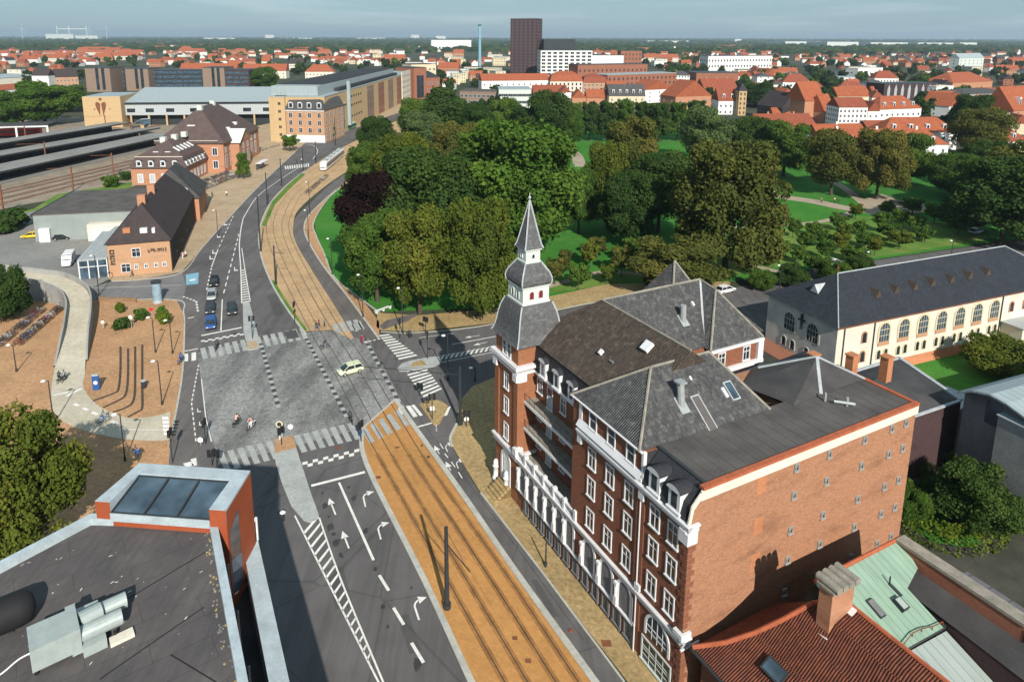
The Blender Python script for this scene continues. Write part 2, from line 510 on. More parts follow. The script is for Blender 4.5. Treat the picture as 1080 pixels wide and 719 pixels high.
M['lens_red'] = m_plain('red_lens', (.08, .01, .01), .3, .03)
M['wine'] = m_plain('wine_paint', (.18, .02, .03), .5, .05)
M['skin'] = m_plain('skin', (.50, .32, .24), .6, .03)
M['hair'] = m_plain('hair', (.05, .035, .025), .7, .1)
# foliage
M['leaf_green'] = m_leaf('leaves_green', (0.036, 0.084, 0.018), (0.070, 0.132, 0.024), (0.145, 0.205, 0.038))
M['leaf_bright'] = m_leaf('leaves_bright', (0.046, 0.100, 0.018), (0.085, 0.160, 0.026), (0.160, 0.235, 0.042))
M['leaf_dark'] = m_leaf('leaves_dark', (0.024, 0.054, 0.016), (0.045, 0.086, 0.022), (0.085, 0.132, 0.030))
M['leaf_olive'] = m_leaf('leaves_olive', (0.054, 0.086, 0.018), (0.098, 0.132, 0.022), (0.200, 0.190, 0.036))
M['leaf_brown'] = m_leaf('leaves_brown', (0.052, 0.072, 0.020), (0.100, 0.115, 0.028), (0.215, 0.175, 0.046))
M['leaf_copper'] = m_leaf('leaves_copper', (.010, .008, .008), (.022, .013, .012), (.045, .024, .020))
M['leaf_silver'] = m_leaf('leaves_silver', (0.055, 0.091, 0.036), (0.111, 0.163, 0.058), (0.195, 0.247, 0.091))
M['leaf_hedge'] = m_leaf('leaves_hedge', (.05, .085, .012), (.10, .15, .018), (.19, .22, .03))
M['leaf_far'] = m_leaf('leaves_far', (0.020, 0.037, 0.014), (0.035, 0.057, 0.019), (0.061, 0.081, 0.025), .1)

# ---------------------------------------------------------------- camera, sun, sky
cam = bpy.data.cameras.new('camera')
co = bpy.data.objects.new('camera', cam); COL.objects.link(co)
c_, s_ = math.cos(TH), math.sin(TH)
fw = Vector((0, c_, -s_)); up = Vector((0, s_, c_)); rt = Vector((1, 0, 0))
cr, sr = math.cos(RO), math.sin(RO)
rt2 = rt * cr + (-up) * (-sr)          # image right in world
# image axes are rotated by RO against the level axes
xr = rt * cr + up * sr
yu = -rt * sr + up * cr
Mx = Matrix((xr, yu, -fw)).transposed()
co.matrix_world = Matrix.Translation((0, 0, H)) @ Mx.to_4x4()
cam.sensor_fit = 'HORIZONTAL'; cam.sensor_width = 36.0
cam.lens = F / 1080 * 36
cam.shift_x = (540 - CX) / 1080
cam.shift_y = -(359.5 - CY) / 1080
cam.clip_start = 1.0; cam.clip_end = 60000
scene.camera = co

SAZ, SEL = 16.7, 33.3     # the sun stands behind the camera, a little to the right
sv = Vector((math.sin(rad(SAZ)) * math.cos(rad(SEL)), -math.cos(rad(SAZ)) * math.cos(rad(SEL)), math.sin(rad(SEL))))
sun = bpy.data.lights.new('sun', 'SUN'); sun.energy = 4.6; sun.angle = rad(.5); sun.color = (1.0, .93, .82)
sun.energy = 4.9
so = bpy.data.objects.new('sun', sun); COL.objects.link(so)
so.rotation_euler = sv.to_track_quat('Z', 'Y').to_euler()
so.location = (0, 0, 200)
wd = bpy.data.worlds.new('World'); scene.world = wd; wd.use_nodes = True
wn, wl = wd.node_tree.nodes, wd.node_tree.links
sky = wn.new('ShaderNodeTexSky'); sky.sky_type = 'NISHITA'; sky.sun_disc = False
sky.sun_elevation = rad(SEL); sky.sun_rotation = math.atan2(sv.x, sv.y)
sky.air_density = 1.0; sky.dust_density = .35; sky.ozone_density = 2.2
bg = wn['Background']; bg.inputs['Strength'].default_value = .108
# thin high cloud
tc = wn.new('ShaderNodeTexCoord'); mp = wn.new('ShaderNodeMapping'); mp.inputs['Scale'].default_value = (2.0, 2.0, 26.0)
nz = wn.new('ShaderNodeTexNoise'); nz.inputs['Scale'].default_value = 1.9; nz.inputs['Detail'].default_value = 7
rp = wn.new('ShaderNodeValToRGB'); rp.color_ramp.elements[0].position = .52; rp.color_ramp.elements[1].position = .74
rp.color_ramp.elements[1].color = (.5, .5, .5, 1)
mx = wn.new('ShaderNodeMix'); mx.data_type = 'RGBA'; mx.inputs[7].default_value = (5.0, 5.7, 6.0, 1)
wl.new(tc.outputs['Generated'], mp.inputs['Vector']); wl.new(mp.outputs['Vector'], nz.inputs['Vector'])
wl.new(nz.outputs['Fac'], rp.inputs['Fac']); wl.new(rp.outputs['Color'], mx.inputs[0])
tn = wn.new('ShaderNodeMix'); tn.data_type = 'RGBA'; tn.blend_type = 'MULTIPLY'; tn.inputs[0].default_value = 1.0; tn.inputs[7].default_value = (.47, .605, .70, 1)
wl.new(sky.outputs['Color'], tn.inputs[6]); ev = wn.new('ShaderNodeMix'); ev.data_type = 'RGBA'; ev.inputs[0].default_value = .72; ev.inputs[7].default_value = (2.40, 3.35, 3.85, 1)
wl.new(tn.outputs[2], ev.inputs[6]); wl.new(ev.outputs[2], mx.inputs[6]); wl.new(mx.outputs[2], bg.inputs['Color'])
scene.view_settings.view_transform = 'Standard'; scene.view_settings.look = 'None'
scene.view_settings.exposure = 0.40; scene.view_settings.gamma = 1.0
# ---------------------------------------------------------------- ground, roads, tracks
def sheet(name, px, z, mat, smooth=0):
    pts = [G(x, y)[:2] for x, y in px]
    mb = MB(); mb.poly([(p[0], p[1], z) for p in pts])
    o = mb.build(name, mat)
    if o.data.polygons[0].normal.z < 0: o.data.flip_normals()
    return tag(o, kind='structure')

def gl(px, z=0.0, n=5):
    """smooth ground line through photo pixels"""
    return [(p[0], p[1], z) for p in (spl([G(*q)[:2] for q in px], n) if n > 1 else [G(*q)[:2] for q in px])]

mb = MB()
xs = [-14000, -3000, -600, 0, 600, 3000, 14000]; ys = [-600, 0, 300, 900, 3000, 9000, 26000]
for i in range(6):
    for j in range(6):
        mb.poly([(xs[i], ys[j], 0), (xs[i + 1], ys[j], 0), (xs[i + 1], ys[j + 1], 0), (xs[i], ys[j + 1], 0)])
struct('ground', mb, M['ground'])

# left edge of bike path, right kerb etc. (photo pixels)
sheet('plaza', [(-60, 316), (100, 317), (186, 316), (193, 330), (194, 350), (192, 392), (187, 425), (181, 455), (178, 489), (172, 560), (60, 700), (-300, 700), (-300, 316)], .02, M['klinker'])
sheet('yard', [(-60, 236), (40, 222), (126, 250), (122, 291), (98, 303), (102, 317), (60, 318), (-60, 316)], .025, M['yard'])
sheet('station_pavement', [(112, 292), (122, 286), (182, 283), (213, 205), (200, 196), (200, 150), (285, 130), (380, 105), (436, 92), (442, 112), (395, 128), (345, 146), (322, 151), (312, 160), (297, 174), (280, 190), (262, 208), (240, 232), (213, 262), (192, 287), (150, 295), (118, 297)], .10, M['paving2'])
sheet('road', [(150, 700), (172, 540), (178, 489), (181, 455), (187, 425), (192, 392), (194, 350), (193, 330), (186, 316), (102, 317), (98, 303), (118, 296.5), (150, 294.5), (192, 286.5), (213, 261.5), (240, 231.5), (262, 207.5), (280, 189.5), (297, 173.5), (312, 159.5), (322, 150.5), (345, 145.5), (395, 127), (442, 111), (446, 116), (400, 133), (356, 158), (336, 170), (322, 180), (303, 195), (287, 212), (277, 232), (273, 250), (276, 272), (286, 298), (302, 325), (318, 346), (330, 360), (379, 452), (384, 472), (500, 723), (520, 800), (150, 800)], .03, M['asphalt'])
sheet('cycle_track', [(181, 455), (187, 425), (192, 392), (194, 350), (193, 318), (206, 318), (210, 345), (209, 385), (206, 420), (208, 467), (212, 495), (178, 495)], .036, M['asphalt2'])
sheet('side_road', [(98, 303), (118, 297), (150, 295), (192, 287), (196, 302), (193, 318), (186, 316), (102, 317)], .036, M['asphalt_old'])
sheet('cross_street', [(330, 360), (384, 352), (400, 351), (440, 352), (520, 343), (640, 318), (770, 305), (880, 281), (1040, 258), (1140, 246), (1140, 262), (905, 297), (815, 324), (806, 352), (700, 362), (560, 395), (505, 405), (488, 425), (480, 447), (476, 470), (506, 520), (569, 600), (658, 719), (674, 742), (645, 742), (627, 719), (541, 600), (487, 520), (417, 421), (382, 430)], .028, M['asphalt'])
sheet('setts_junction', [(208, 372), (258, 361), (330, 350), (352, 348), (386, 352), (427, 430), (417, 422), (381, 452), (300, 473), (234, 489), (224, 466), (214, 415)], .042, M['setts'])
sheet('tram_bed', [(381, 452), (416, 421.5), (487, 520), (541.7, 600), (627.5, 719), (645, 742), (512, 742), (497, 719), (446.7, 610), (386.7, 490)], .048, M['tram_bed'])
UL = [(322, 350), (302, 325), (286, 298), (276, 272), (273, 250), (277, 231), (287, 212), (303, 195), (322, 180), (340, 168), (362, 155), (405, 134), (440, 116)]
UR = [(350, 348), (373, 356), (350, 318), (327, 282), (315, 260), (310, 240), (313, 224), (330, 207), (352, 190), (380, 172), (420, 145), (450, 120)]
def band(name, a, b, z, mat, n=4):
    A, Bq = gl(a, z, n), gl(b, z, n)
    mb = MB(); mb.poly(A + Bq[::-1])
    o = mb.build(name, mat)
    if o.data.polygons[0].normal.z < 0: o.data.flip_normals()
    return tag(o, kind='structure')
band('tram_bed', UL, UR, .048, M['tram_bed2'])
BL = [(373, 356), (350, 318), (327, 282), (313, 258), (309, 243), (313, 228), (332, 210), (352, 192), (380, 173)]
BR = [(400, 358), (366, 312), (342, 282), (327, 258), (321, 243), (324, 230), (339, 214), (356, 199), (384, 179)]
band('cycle_track', BL, BR, .056, M['asphalt2'])
SR = [(400, 340), (380, 315), (352, 292), (342, 268), (333, 248), (331, 234), (345, 211), (358, 199), (386, 182)]
band('park_pavement', BR, SR, .09, M['klinker'])
sheet('park_pavement', [(397, 345), (398, 330), (440, 333), (520, 326), (640, 300), (770, 297), (770, 303), (640, 316), (521, 341), (440, 350), (402, 349)], .09, M['paving'])
sheet('facade_pavement', [(664, 722), (569, 600), (507, 520), (477, 471), (475, 462), (482, 447), (484, 425), (498, 408), (530, 395), (580, 420), (720, 750), (684, 750)], .10, M['paving'])
sheet('lawn', [(398, 329), (380, 314.5), (352, 291.5), (342, 267.5), (333.5, 247), (331.5, 234), (345.5, 211), (358, 198), (400, 160), (440, 138), (480, 124), (560, 122), (700, 124), (850, 150), (1000, 172), (1160, 190), (1160, 243), (1040, 257), (880, 280), (770, 297), (640, 303), (520, 325)], .05, M['grass'])
sheet('meadow', [(800, 284), (815, 246), (850, 234), (900, 228), (960, 230), (1010, 236), (1038, 254), (880, 278)], .056, M['grass2'])
sheet('meadow', [(562, 312), (585, 292), (640, 285), (700, 280), (770, 275), (800, 280), (770, 294), (640, 301)], .056, M['grass2'])
# park paths
def path(px, w, z=.062, name='park_path', mat='gravel'):
    mb = MB(); mb.ribbon(gl(px, z, 6), w); return struct(name, mb, M[mat])
path([(700, 180), (770, 196), (815, 206), (860, 213), (910, 222), (950, 215), (1000, 222), (1034, 232)], 6.0)
path([(560, 152), (585, 153), (606, 162), (612, 176)], 5.0)
path([(862, 182), (890, 198), (915, 218)], 3.0, .063)
path([(770, 240), (825, 238), (870, 233), (905, 222)], 2.0, .064)
path([(560, 308), (600, 296), (640, 287), (700, 292)], 1.6, .064)
path([(770, 276), (800, 282), (845, 292)], 1.8, .064)
sheet('forecourt', [(905, 212), (930, 205), (985, 222), (950, 228), (915, 226)], .066, M['gravel'])
sheet('cobbled_path', [(400, 344), (408, 338), (438, 331), (440, 333), (430, 339), (404, 348)], .094, M['asphalt2'])
# ground round the houses on the right
sheet('garden_lawn', [(950, 384), (1046, 359), (1150, 380), (1150, 420), (1010, 420), (975, 412)], .03, M['grass'])
sheet('garden_lawn', [(944, 545), (975, 528), (1010, 530), (1040, 556), (1030, 578), (985, 572)], .03, M['grass'])
sheet('back_yard', [(780, 334), (812, 352), (885, 395), (962, 392), (950, 430), (1012, 424), (1200, 560), (1200, 800), (900, 720), (930, 440), (800, 440)], .024, M['shade_dark_yard'])
sheet('parking', [(985, 172), (1000, 165), (1060, 168), (1080, 176), (1060, 186), (990, 182)], .07, M['asphalt_old'])
# flower strips beside the upper track
sheet('planting_strip', [(321, 350), (301, 324), (286, 297), (289, 296), (305, 322), (324, 348)], .11, M['grass2'])
sheet('planting_strip', [(276, 238), (287, 213), (303, 196), (318, 183), (322, 184), (306, 199), (290, 216), (280, 239)], .11, M['grass2'])

# rails -----------------------------------------------------------
R1 = [(545, 742), (500, 661.7), (404, 490), (380, 447), (356, 400), (337, 367), (325, 345), (306, 308), (292.5, 280), (284, 258), (281, 243), (282, 230), (288, 216), (301, 201), (327, 182), (345, 171), (375, 156), (410, 139), (445, 120)]
R4 = [(625, 742), (530, 600), (452, 490), (425, 447), (397, 400), (375, 367), (358, 345), (335, 306), (321, 280), (310, 258), (305, 243), (306, 230), (316, 208), (331, 194), (348, 182), (362, 172.5), (390, 158), (422, 142), (455, 122)]
RA = spl([G(*p)[:2] for p in R1], 6); RB = spl([G(*p)[:2] for p in R4], 6)
def between(t): return [(a[0] + (b[0] - a[0]) * t, a[1] + (b[1] - a[1]) * t, .0) for a, b in zip(RA, RB)]
mb = MB()
for t in (0, .31, .695, 1): mb.ribbon(between(t), .11, .062)
struct('tram_rails', mb, M['rail'])
mb = MB()                                   # darker worn pavers along each rail
for t in (0, .31, .695, 1): mb.ribbon(between(t)[:14], .62, .0585)
struct('rail_margins', mb, m_ground('oiled_pavers', [(.25, .125, .046), (.32, .16, .058), (.42, .215, .075)], .5, 2))

# kerbs -----------------------------------------------------------
mb = MB()
def kb(px, w=.3, h=.10, z=.03, n=5): mb.kerb(gl(px, 0, n), w, h, z)
kb([(381, 453), (386.7, 490), (446.7, 610), (497, 719), (510, 742)], .55, .09)
kb([(416.5, 421), (487, 520), (541.7, 600), (627.5, 719), (643, 742)], .6, .09)
kb([(381, 453), (416.5, 421.5)], .3, .06, n=1)
kb([(322, 352), (302, 325), (286, 298), (276, 272), (273, 250), (277, 231), (287, 212), (303, 195), (322, 180)], .35, .12)
kb([(118, 297), (150, 295), (192, 287.5), (213, 262), (240, 232), (262, 208), (280, 190), (297, 174), (312, 160)], .22, .09)
kb([(102, 317), (186, 316.5), (193.5, 330), (194.5, 350), (192.5, 392), (187.5, 425), (181.5, 455)], .25, .07)
kb([(507, 520), (569, 600), (658, 719)], .18, .09, n=1)
kb([(477, 471), (475, 462), (482, 447)], .35, .12)
kb([(402, 350), (440, 351), (521, 342), (640, 317), (770, 304)], .2, .08)
kb([(400, 358), (366, 312), (342, 282), (327, 258), (321, 243), (324, 230), (339, 214), (356, 199)], .35, .08)
kb([(400, 330), (380, 315), (352, 292), (342, 268), (333, 248), (331, 234), (345, 211), (358, 199)], .3, .12)
struct('kerb', mb, M['kerb'])

def island(px, mat, h=.13, z=.03, name='traffic_island'):
    P = [G(*q)[:2] for q in px]
    a = sum(P[i][0] * P[(i + 1) % len(P)][1] - P[(i + 1) % len(P)][0] * P[i][1] for i in range(len(P)))
    if a < 0: P = P[::-1]
    mb = MB(); mb.prism(P, z, z + h)
    return struct(name, mb, M[mat])
island([(289, 477), (312, 472), (318, 490), (327, 518), (336, 543), (334, 549), (327, 551.5), (320, 549), (307, 534), (298, 512), (291, 490)], 'slab')
island([(290, 479), (289.5, 464), (309, 460), (312.5, 473)], 'klinker', .135)
island([(256, 320), (263, 319), (268, 338), (273, 357), (272.5, 368), (262, 370), (257, 351)], 'slab')
island([(261, 369), (261, 361), (271, 360), (272, 368)], 'paving2', .14)
island([(419, 389), (424, 384), (433, 381), (452, 377.5), (462, 376.5), (466, 379), (465, 383), (458, 387), (430, 392), (421, 392)], 'slab')
island([(433, 388), (436, 382.5), (446, 380), (450, 386)], 'paving', .14)
island([(442, 427), (455, 421), (466, 424), (473, 429), (464, 447), (460, 449), (457, 448)], 'paving')

# painted markings ------------------------------------------------
ZM = .066
W_ = MB()
def q4(a, b, c, d, z=ZM, m=W_):
    P = [G(*p)[:2] for p in (a, b, c, d)]
    m.poly([(p[0], p[1], z) for p in P])
def lerp(a, b, t): return tuple(a[k] + (b[k] - a[k]) * t for k in range(len(a)))
def line(px, w, z=ZM, n=1, m=W_): m.ribbon(gl(px, z, n), w)
def dashes(a, b, n, duty, w, z=ZM, m=W_):
    A, B_ = G(*a)[:2], G(*b)[:2]
    for i in range(n):
        m.ribbon([(*lerp(A, B_, i / n), z), (*lerp(A, B_, (i + duty) / n), z)], w)
def zebra(a0, b0, a1, b1, n, duty, z=ZM, m=W_):
    """stripes run from side a to side b, spaced from 0 to 1"""
    P = [G(*p)[:2] for p in (a0, b0, a1, b1)]
    for i in range(n):
        t0, t1 = i / n, (i + duty) / n
        q = [lerp(P[0], P[2], t0), lerp(P[1], P[3], t0), lerp(P[1], P[3], t1), lerp(P[0], P[2], t1)]
        m.poly([(*p, z) for p in q])
def arrow(base, tip, w=.16, kind='s', z=ZM, m=W_):
    A, B_ = Vector((*G(*base)[:2], z)), Vector((*G(*tip)[:2], z))
    d = (B_ - A); L = d.length; d.normalize(); r = Vector((d.y, -d.x, 0))
    if kind == 's':
        m.ribbon([A, A + d * (L - 1.0)], w)
        m.poly([A + d * (L - 1.1) - r * .38, A + d * (L - 1.1) + r * .38, A + d * L][::-1])
    else:
        c = A + d * (L - .75)
        pts = [A, A + d * (L - 1.4)] + [c + d * (-.65 + .65 * math.sin(a)) * 1.0 + r * (.65 - .65 * math.cos(a)) + d * .0 for a in (.3, .7, 1.1, 1.4)]
        m.ribbon([tuple(p) for p in pts], w)
        e = pts[-1]
        m.poly([tuple(e + d * .42 - r * .05), tuple(e - d * .42 - r * .05), tuple(e + r * .75 + d * .05)])
line([(328.3, 512.5), (385, 498)], .42)
line([(357.5, 509), (394, 591)], .26)
for a, b in (((400, 606.7), (410, 623)), ((415, 641), (426, 659)), ((434, 678), (446.7, 699)), ((456, 722), (468, 742))): line([a, b], .28)
for k in range(11):                       # two staggered rows of teeth
    t = k / 11
    a, b = lerp((319, 494), (379, 479.5), t), lerp((319, 494), (379, 479.5), t + 1 / 11)
    dy = 0 if k % 2 else -3.2
    q4((a[0], a[1] + dy), (b[0], b[1] + dy), (b[0], b[1] + dy - 3), (a[0], a[1] + dy - 3))
arrow((354, 543), (347, 525.5)); arrow((368, 578.5), (361, 560))
for a, b in (((385.5, 534.7), (381.5, 517)), ((401.7, 569), (396.5, 549.5)), ((442, 654), (433.5, 628))): arrow(a, b, .17, 'r')
line([(311, 544), (339, 600), (399, 719), (411, 742)], .16, n=4); line([(336.7, 546), (359, 610), (404, 719), (414, 742)], .16, n=4)
for k in range(17):
    t = k / 17
    y = 552 + 148 * t ** 1.05
    xl = np.interp(y, [544, 600, 719], [311, 339, 399]); xr_ = np.interp(y, [546, 610, 719], [336.7, 359, 404])
    w = xr_ - xl; dy = w * .75
    xa = np.interp(y + dy * .5, [544, 600, 719], [311, 339, 399]) + .8; xb = np.interp(y - dy * .5, [546, 610, 719], [336.7, 359, 404]) - .8
    q4((xa, y + dy * .5), (xa + .6, y + dy * .5 + 3.4), (xb + .2, y - dy * .5 + 3.2), (xb, y - dy * .5))
# upper carriageway
dashes((246, 228), (230, 263), 8, .55, .2); line([(230, 263), (223, 282)], .2); dashes((223, 283), (217.5, 308), 6, .55, .25)
dashes((252, 247), (235, 313), 11, .58, .22); line([(234.5, 316), (233, 349)], .2)
line([(255, 320), (254, 285), (252.5, 258), (255, 237), (259, 226), (272, 207), (292, 192), (310, 180), (325, 172)], .22, n=6)
line([(264, 318), (258, 282), (255, 262)], .16, n=4)
for k in range(14):
    y = 284 + k * 2.55
    xa, xb = 255 + (y - 284) * .03, 258 + (y - 284) * .17
    q4((xa, y + 1.3), (xa, y + 2.4), (xb, y + 1.1), (xb, y))
line([(212.5, 354.2), (255, 345.6)], .45)
for k in range(12):
    a = lerp((212, 359.5), (257, 351), k / 12); b = lerp((212, 359.5), (257, 351), (k + 1) / 12)
    dy = 1.1 if k % 2 else 0
    q4((a[0], a[1] + dy), (b[0], b[1] + dy), (b[0], b[1] + dy + 1.3), (a[0], a[1] + dy + 1.3))
line([(192.5, 371), (209, 368)], .3)
q4((193.5, 373.5), (193.5, 381.5), (198.5, 381), (198.5, 373)); q4((202, 372.5), (202, 381), (206.8, 380), (206.8, 371.5))
dashes((209.5, 385), (202, 425), 9, .6, .16); dashes((202, 425), (207, 468), 8, .6, .16)
line([(212.5, 400), (217, 440), (223, 466)], .14)
dashes((193, 313), (207, 318), 4, .6, .35); dashes((207, 318), (209, 330), 4, .6, .35); line([(198, 336), (205, 334.5)], .3)
q4((193, 489), (201, 487), (205, 491), (196, 493)); q4((201, 484.5), (207, 483), (208, 491), (203, 492))
for x, y in ((208, 433), (210, 447), (236, 236), (229, 249), (224, 266), (221, 272), (247, 284)):   # worn bicycle symbols
    q4((x, y - 2), (x + .9, y - 2), (x + 1.2, y + 2), (x, y + 2)); q4((x + 1.2, y + 1), (x + 4, y + .6), (x + 4, y + 1.6), (x + 1.2, y + 2))
zebra((300, 175.5), (301, 179), (327, 172.5), (327, 176), 11, .55)
line([(322, 152), (331, 154), (335, 160), (330, 168)], .25, n=5)
line([(100, 304), (190, 301)], .12)
# crossing of the street by the park
zebra((399.5, 354), (410, 352.5), (422, 381), (442, 376.5), 10, .52)
zebra((429.5, 395), (450.5, 389.5), (448, 421), (467, 412), 8, .52)
zebra((421, 430.5), (427, 429), (440, 448), (452, 443), 1, .001)
q4((419.5, 430.5), (423.5, 430), (427.5, 436), (423.5, 437.5)); q4((428, 428.5), (433, 428), (441, 439), (436, 440.5)); q4((433.5, 427.5), (437, 427), (446, 438), (443, 439))
q4((472, 430), (475.5, 428.5), (471.5, 438.5), (467, 439)); 
line([(440.5, 450.5), (456.5, 446)], .3); dashes((460, 449), (460.5, 456), 3, .5, .15)
line([(429, 393), (432, 391.5)], .1)
dashes((384, 361.5), (403, 357), 4, .6, .3)
line([(477, 363.5), (523, 355)], .2); line([(442, 356.5), (478, 352)], .14)
for k in range(12):
    x = 464 + k * 5.2; y = 376.2 - k * .95
    q4((x, y + 3.5), (x + 2.2, y + 3.2), (x + 5.4, y - 1.8), (x + 3.2, y - 1.5))
line([(462, 376.5), (524, 365)], .14); line([(465, 382.5), (524, 371)], .14)
arrow((514, 361), (499, 364.5), .14); arrow((506, 354), (490, 356.5), .14)
line([(488, 357), (471, 367)], .01)
for a, b in (((463.5, 479), (458, 470)), ((475.5, 496.5), (470, 487))): arrow(a, b, .11)
for a, b in (((472, 476.5), (467, 466)), ((483.5, 494.5), (478.5, 483))): arrow(a, b, .11, 'r')
for a, b in (((469, 478.5), (472.5, 483)), ((483.5, 498), (487.5, 504.5)), ((464, 468), (467.5, 473.5)), ((476, 487), (480, 493))): line([a, b], .12)
struct('road_markings', W_, M['white_paint'])
# stone-paved crossings in the setts
S_ = MB()
zebra((229, 478), (237, 497), (375, 445), (384, 462), 15, .62, .052, S_)
zebra((211, 367.5), (214, 379), (323, 345), (328, 356.5), 14, .62, .052, S_)
zebra((350, 342), (355, 351.5), (379, 336.5), (385, 347), 4, .7, .0605, S_)
zebra((381, 453), (390, 468), (424, 430), (436, 446), 5, .55, .0605, S_)
zebra((371, 343), (375, 350), (383, 337), (388, 346), 2, .5, .0605, S_)
struct('stone_crossing', S_, M['slab'])
B_ = MB(); D_ = MB()
for a, b, n in (((275, 362), (294, 430), 24), ((323, 357), (366, 440), 30), ((382, 352), (425, 432), 26)):
    A, Bq = G(*a)[:2], G(*b)[:2]
    d = Vector((Bq[0] - A[0], Bq[1] - A[1], 0)).normalized(); r = Vector((-d.y, d.x, 0))
    for i in range(n):
        p = Vector((*lerp(A, Bq, (i + .5) / n), .0525))
        (B_ if i % 2 else D_).poly([tuple(p - d * .38 - r * .3), tuple(p - d * .38 + r * .3), tuple(p + d * .38 + r * .3), tuple(p + d * .38 - r * .3)][::-1])
struct('light_marker_stones', B_, M['slab']); struct('dark_marker_stones', D_, M['felt'])
P_ = MB(); q4((196, 290), (196.5, 301), (209, 299.5), (209.5, 287.5), .062, P_)
struct('blue_marking', P_, M['blue_paint'])
P_ = MB(); q4((200, 295), (200, 297), (206, 296), (206, 294), .07, P_); struct('cycle_symbol', P_, M['white_paint'])
# manholes, slots and dark plaza channels
D2 = MB()
for px in ([(127, 366), (127, 390), (125, 410), (120, 415), (98, 423)], [(135, 368), (135, 395), (133, 415), (126, 422), (109, 430)], [(142.5, 366), (142.5, 400), (141, 422), (133, 430), (119, 435)], [(150, 364), (150, 410), (150, 430), (146, 434), (135, 440)]):
    D2.kerb(gl(px, 0, 4), .28, .10, .02)
struct('plaza_channels', D2, M['bark'])
D2 = MB()
D2.kerb(gl([(104, 315.5), (144, 316.5)], 0, 1), .5, .4, .02); D2.kerb(gl([(104, 318.5), (144, 319)], 0, 1), .3, .4, .02)
tag(D2.build('timber_bench', M['wood']), 'long low timber bench strips along the top edge of the orange plaza', 'bench')
D2 = MB()
for x, y, w in ((356, 472.5, .5), (543, 673, .35), (557, 697, .4), (602, 665, .3), (594, 668, .3), (639.5, 679, .65), (557.5, 549.5, .5), (399, 503.5, .45), (419, 472, .4), (511, 755, .4), (276, 291, .5)):
    p = G(x, y); w *= .62; D2.box(p[0] - w, p[1] - w * .8, .02, p[0] + w, p[1] + w * .8, .104 if x > 570 else .066)
struct('manhole_cover', D2, M['metal_rust'])
# railway yard ------------------------------------------------------
sheet('railway_bed', [(-200, 260), (30, 215), (140, 197), (200, 168), (200, 130), (0, 120), (-200, 150)], .02, M['ballast'])
mb = MB(); mt = MB()
for a, b in (((-60, 216), (190, 158)), ((-60, 219), (200, 159)), ((-60, 225), (200, 162)), ((-60, 231), (200, 165)), ((-60, 192), (190, 146)), ((-60, 165), (170, 132.5)), ((-60, 160), (150, 131))):
    A, Bq = Vector(G(*a)), Vector(G(*b)); d = (Bq - A).normalized(); r = Vector((-d.y, d.x, 0))
    for s in (-.75, .75):
        mb.kerb([tuple(A + r * s), tuple(Bq + r * s)], .16, .14, .06)
    n = int((Bq - A).length / 1.3)
    for i in range(n):
        p = A + d * (i * 1.3); mt.poly([tuple(p - r * 1.25 + d * .15 + Vector((0, 0, .05))), tuple(p - r * 1.25 - d * .15 + Vector((0, 0, .05))), tuple(p + r * 1.25 - d * .15 + Vector((0, 0, .05))), tuple(p + r * 1.25 + d * .15 + Vector((0, 0, .05)))])
struct('railway_rails', mb, M['metal_rust']); struct('railway_sleepers', mt, M['conc_dark'])
sheet('rail_verge', [(-60, 246), (36, 220), (60, 205), (140, 192), (138, 198), (72, 208), (40, 222), (-60, 240)], .03, M['grass2'])

# oil drips, tar lines and patched asphalt
D3 = MB(); rs = random.Random(3)
def blot(x, y, r_, st=1.0):
    p = G(x, y); a0 = rs.uniform(0, 6.28); D3.poly([(p[0] + r_ * rs.uniform(.6, 1.2) * math.cos(a0 + k * .7854) * (1 if k % 2 else .8), p[1] + r_ * st * rs.uniform(.6, 1.2) * math.sin(a0 + k * .7854), .0625) for k in range(8)])
for x, y in ((340, 520), (343, 533), (347, 545), (349, 556), (352, 563), (355, 572), (359, 585), (361, 587), (368, 514), (373, 526), (386, 560), (404, 640), (409, 661), (434, 620), (396, 600), (440, 700), (276, 292), (300, 340), (248, 352), (236, 340), (222, 262), (402, 383), (412, 372), (445, 470), (452, 482)): blot(x, y, rs.uniform(.12, .42), rs.uniform(.8, 1.8))
struct('oil_stains', D3, m_plain('oil_film', (.05, .048, .05), .5, .3, 2))
D3 = MB()
for px in ([(345, 600), (362, 598), (372, 640), (354, 643)], [(300, 350), (312, 348), (316, 356), (303, 358)], [(282, 312), (292, 310), (299, 332), (290, 334)], [(420, 650), (431, 648), (444, 686), (432, 690)], [(250, 300), (253, 300), (253.5, 312), (250.5, 312)], [(560, 612), (566, 611), (590, 650), (583, 652)]):
    P = [G(*q)[:2] for q in px]; D3.poly([(p[0], p[1], .0605) for p in P][::-1])
struct('asphalt_patches', D3, m_asphalt('patched_asphalt', (.10, .096, .098), .15))
# ---------------------------------------------------------------- windows, dormers and other repeated parts
def rp(fr, x, y, p0, n):
    """local point of frame fr where the sight line through pixel x, y meets a plane"""
    o = Vector(fr.L((0, 0, H))); r = ray(x, y)
    d = Vector((r[0] * fr.c + r[1] * fr.s, -r[0] * fr.s + r[1] * fr.c, r[2]))
    n = Vector(n); t = (Vector(p0) - o).dot(n) / d.dot(n)
    return o + d * t

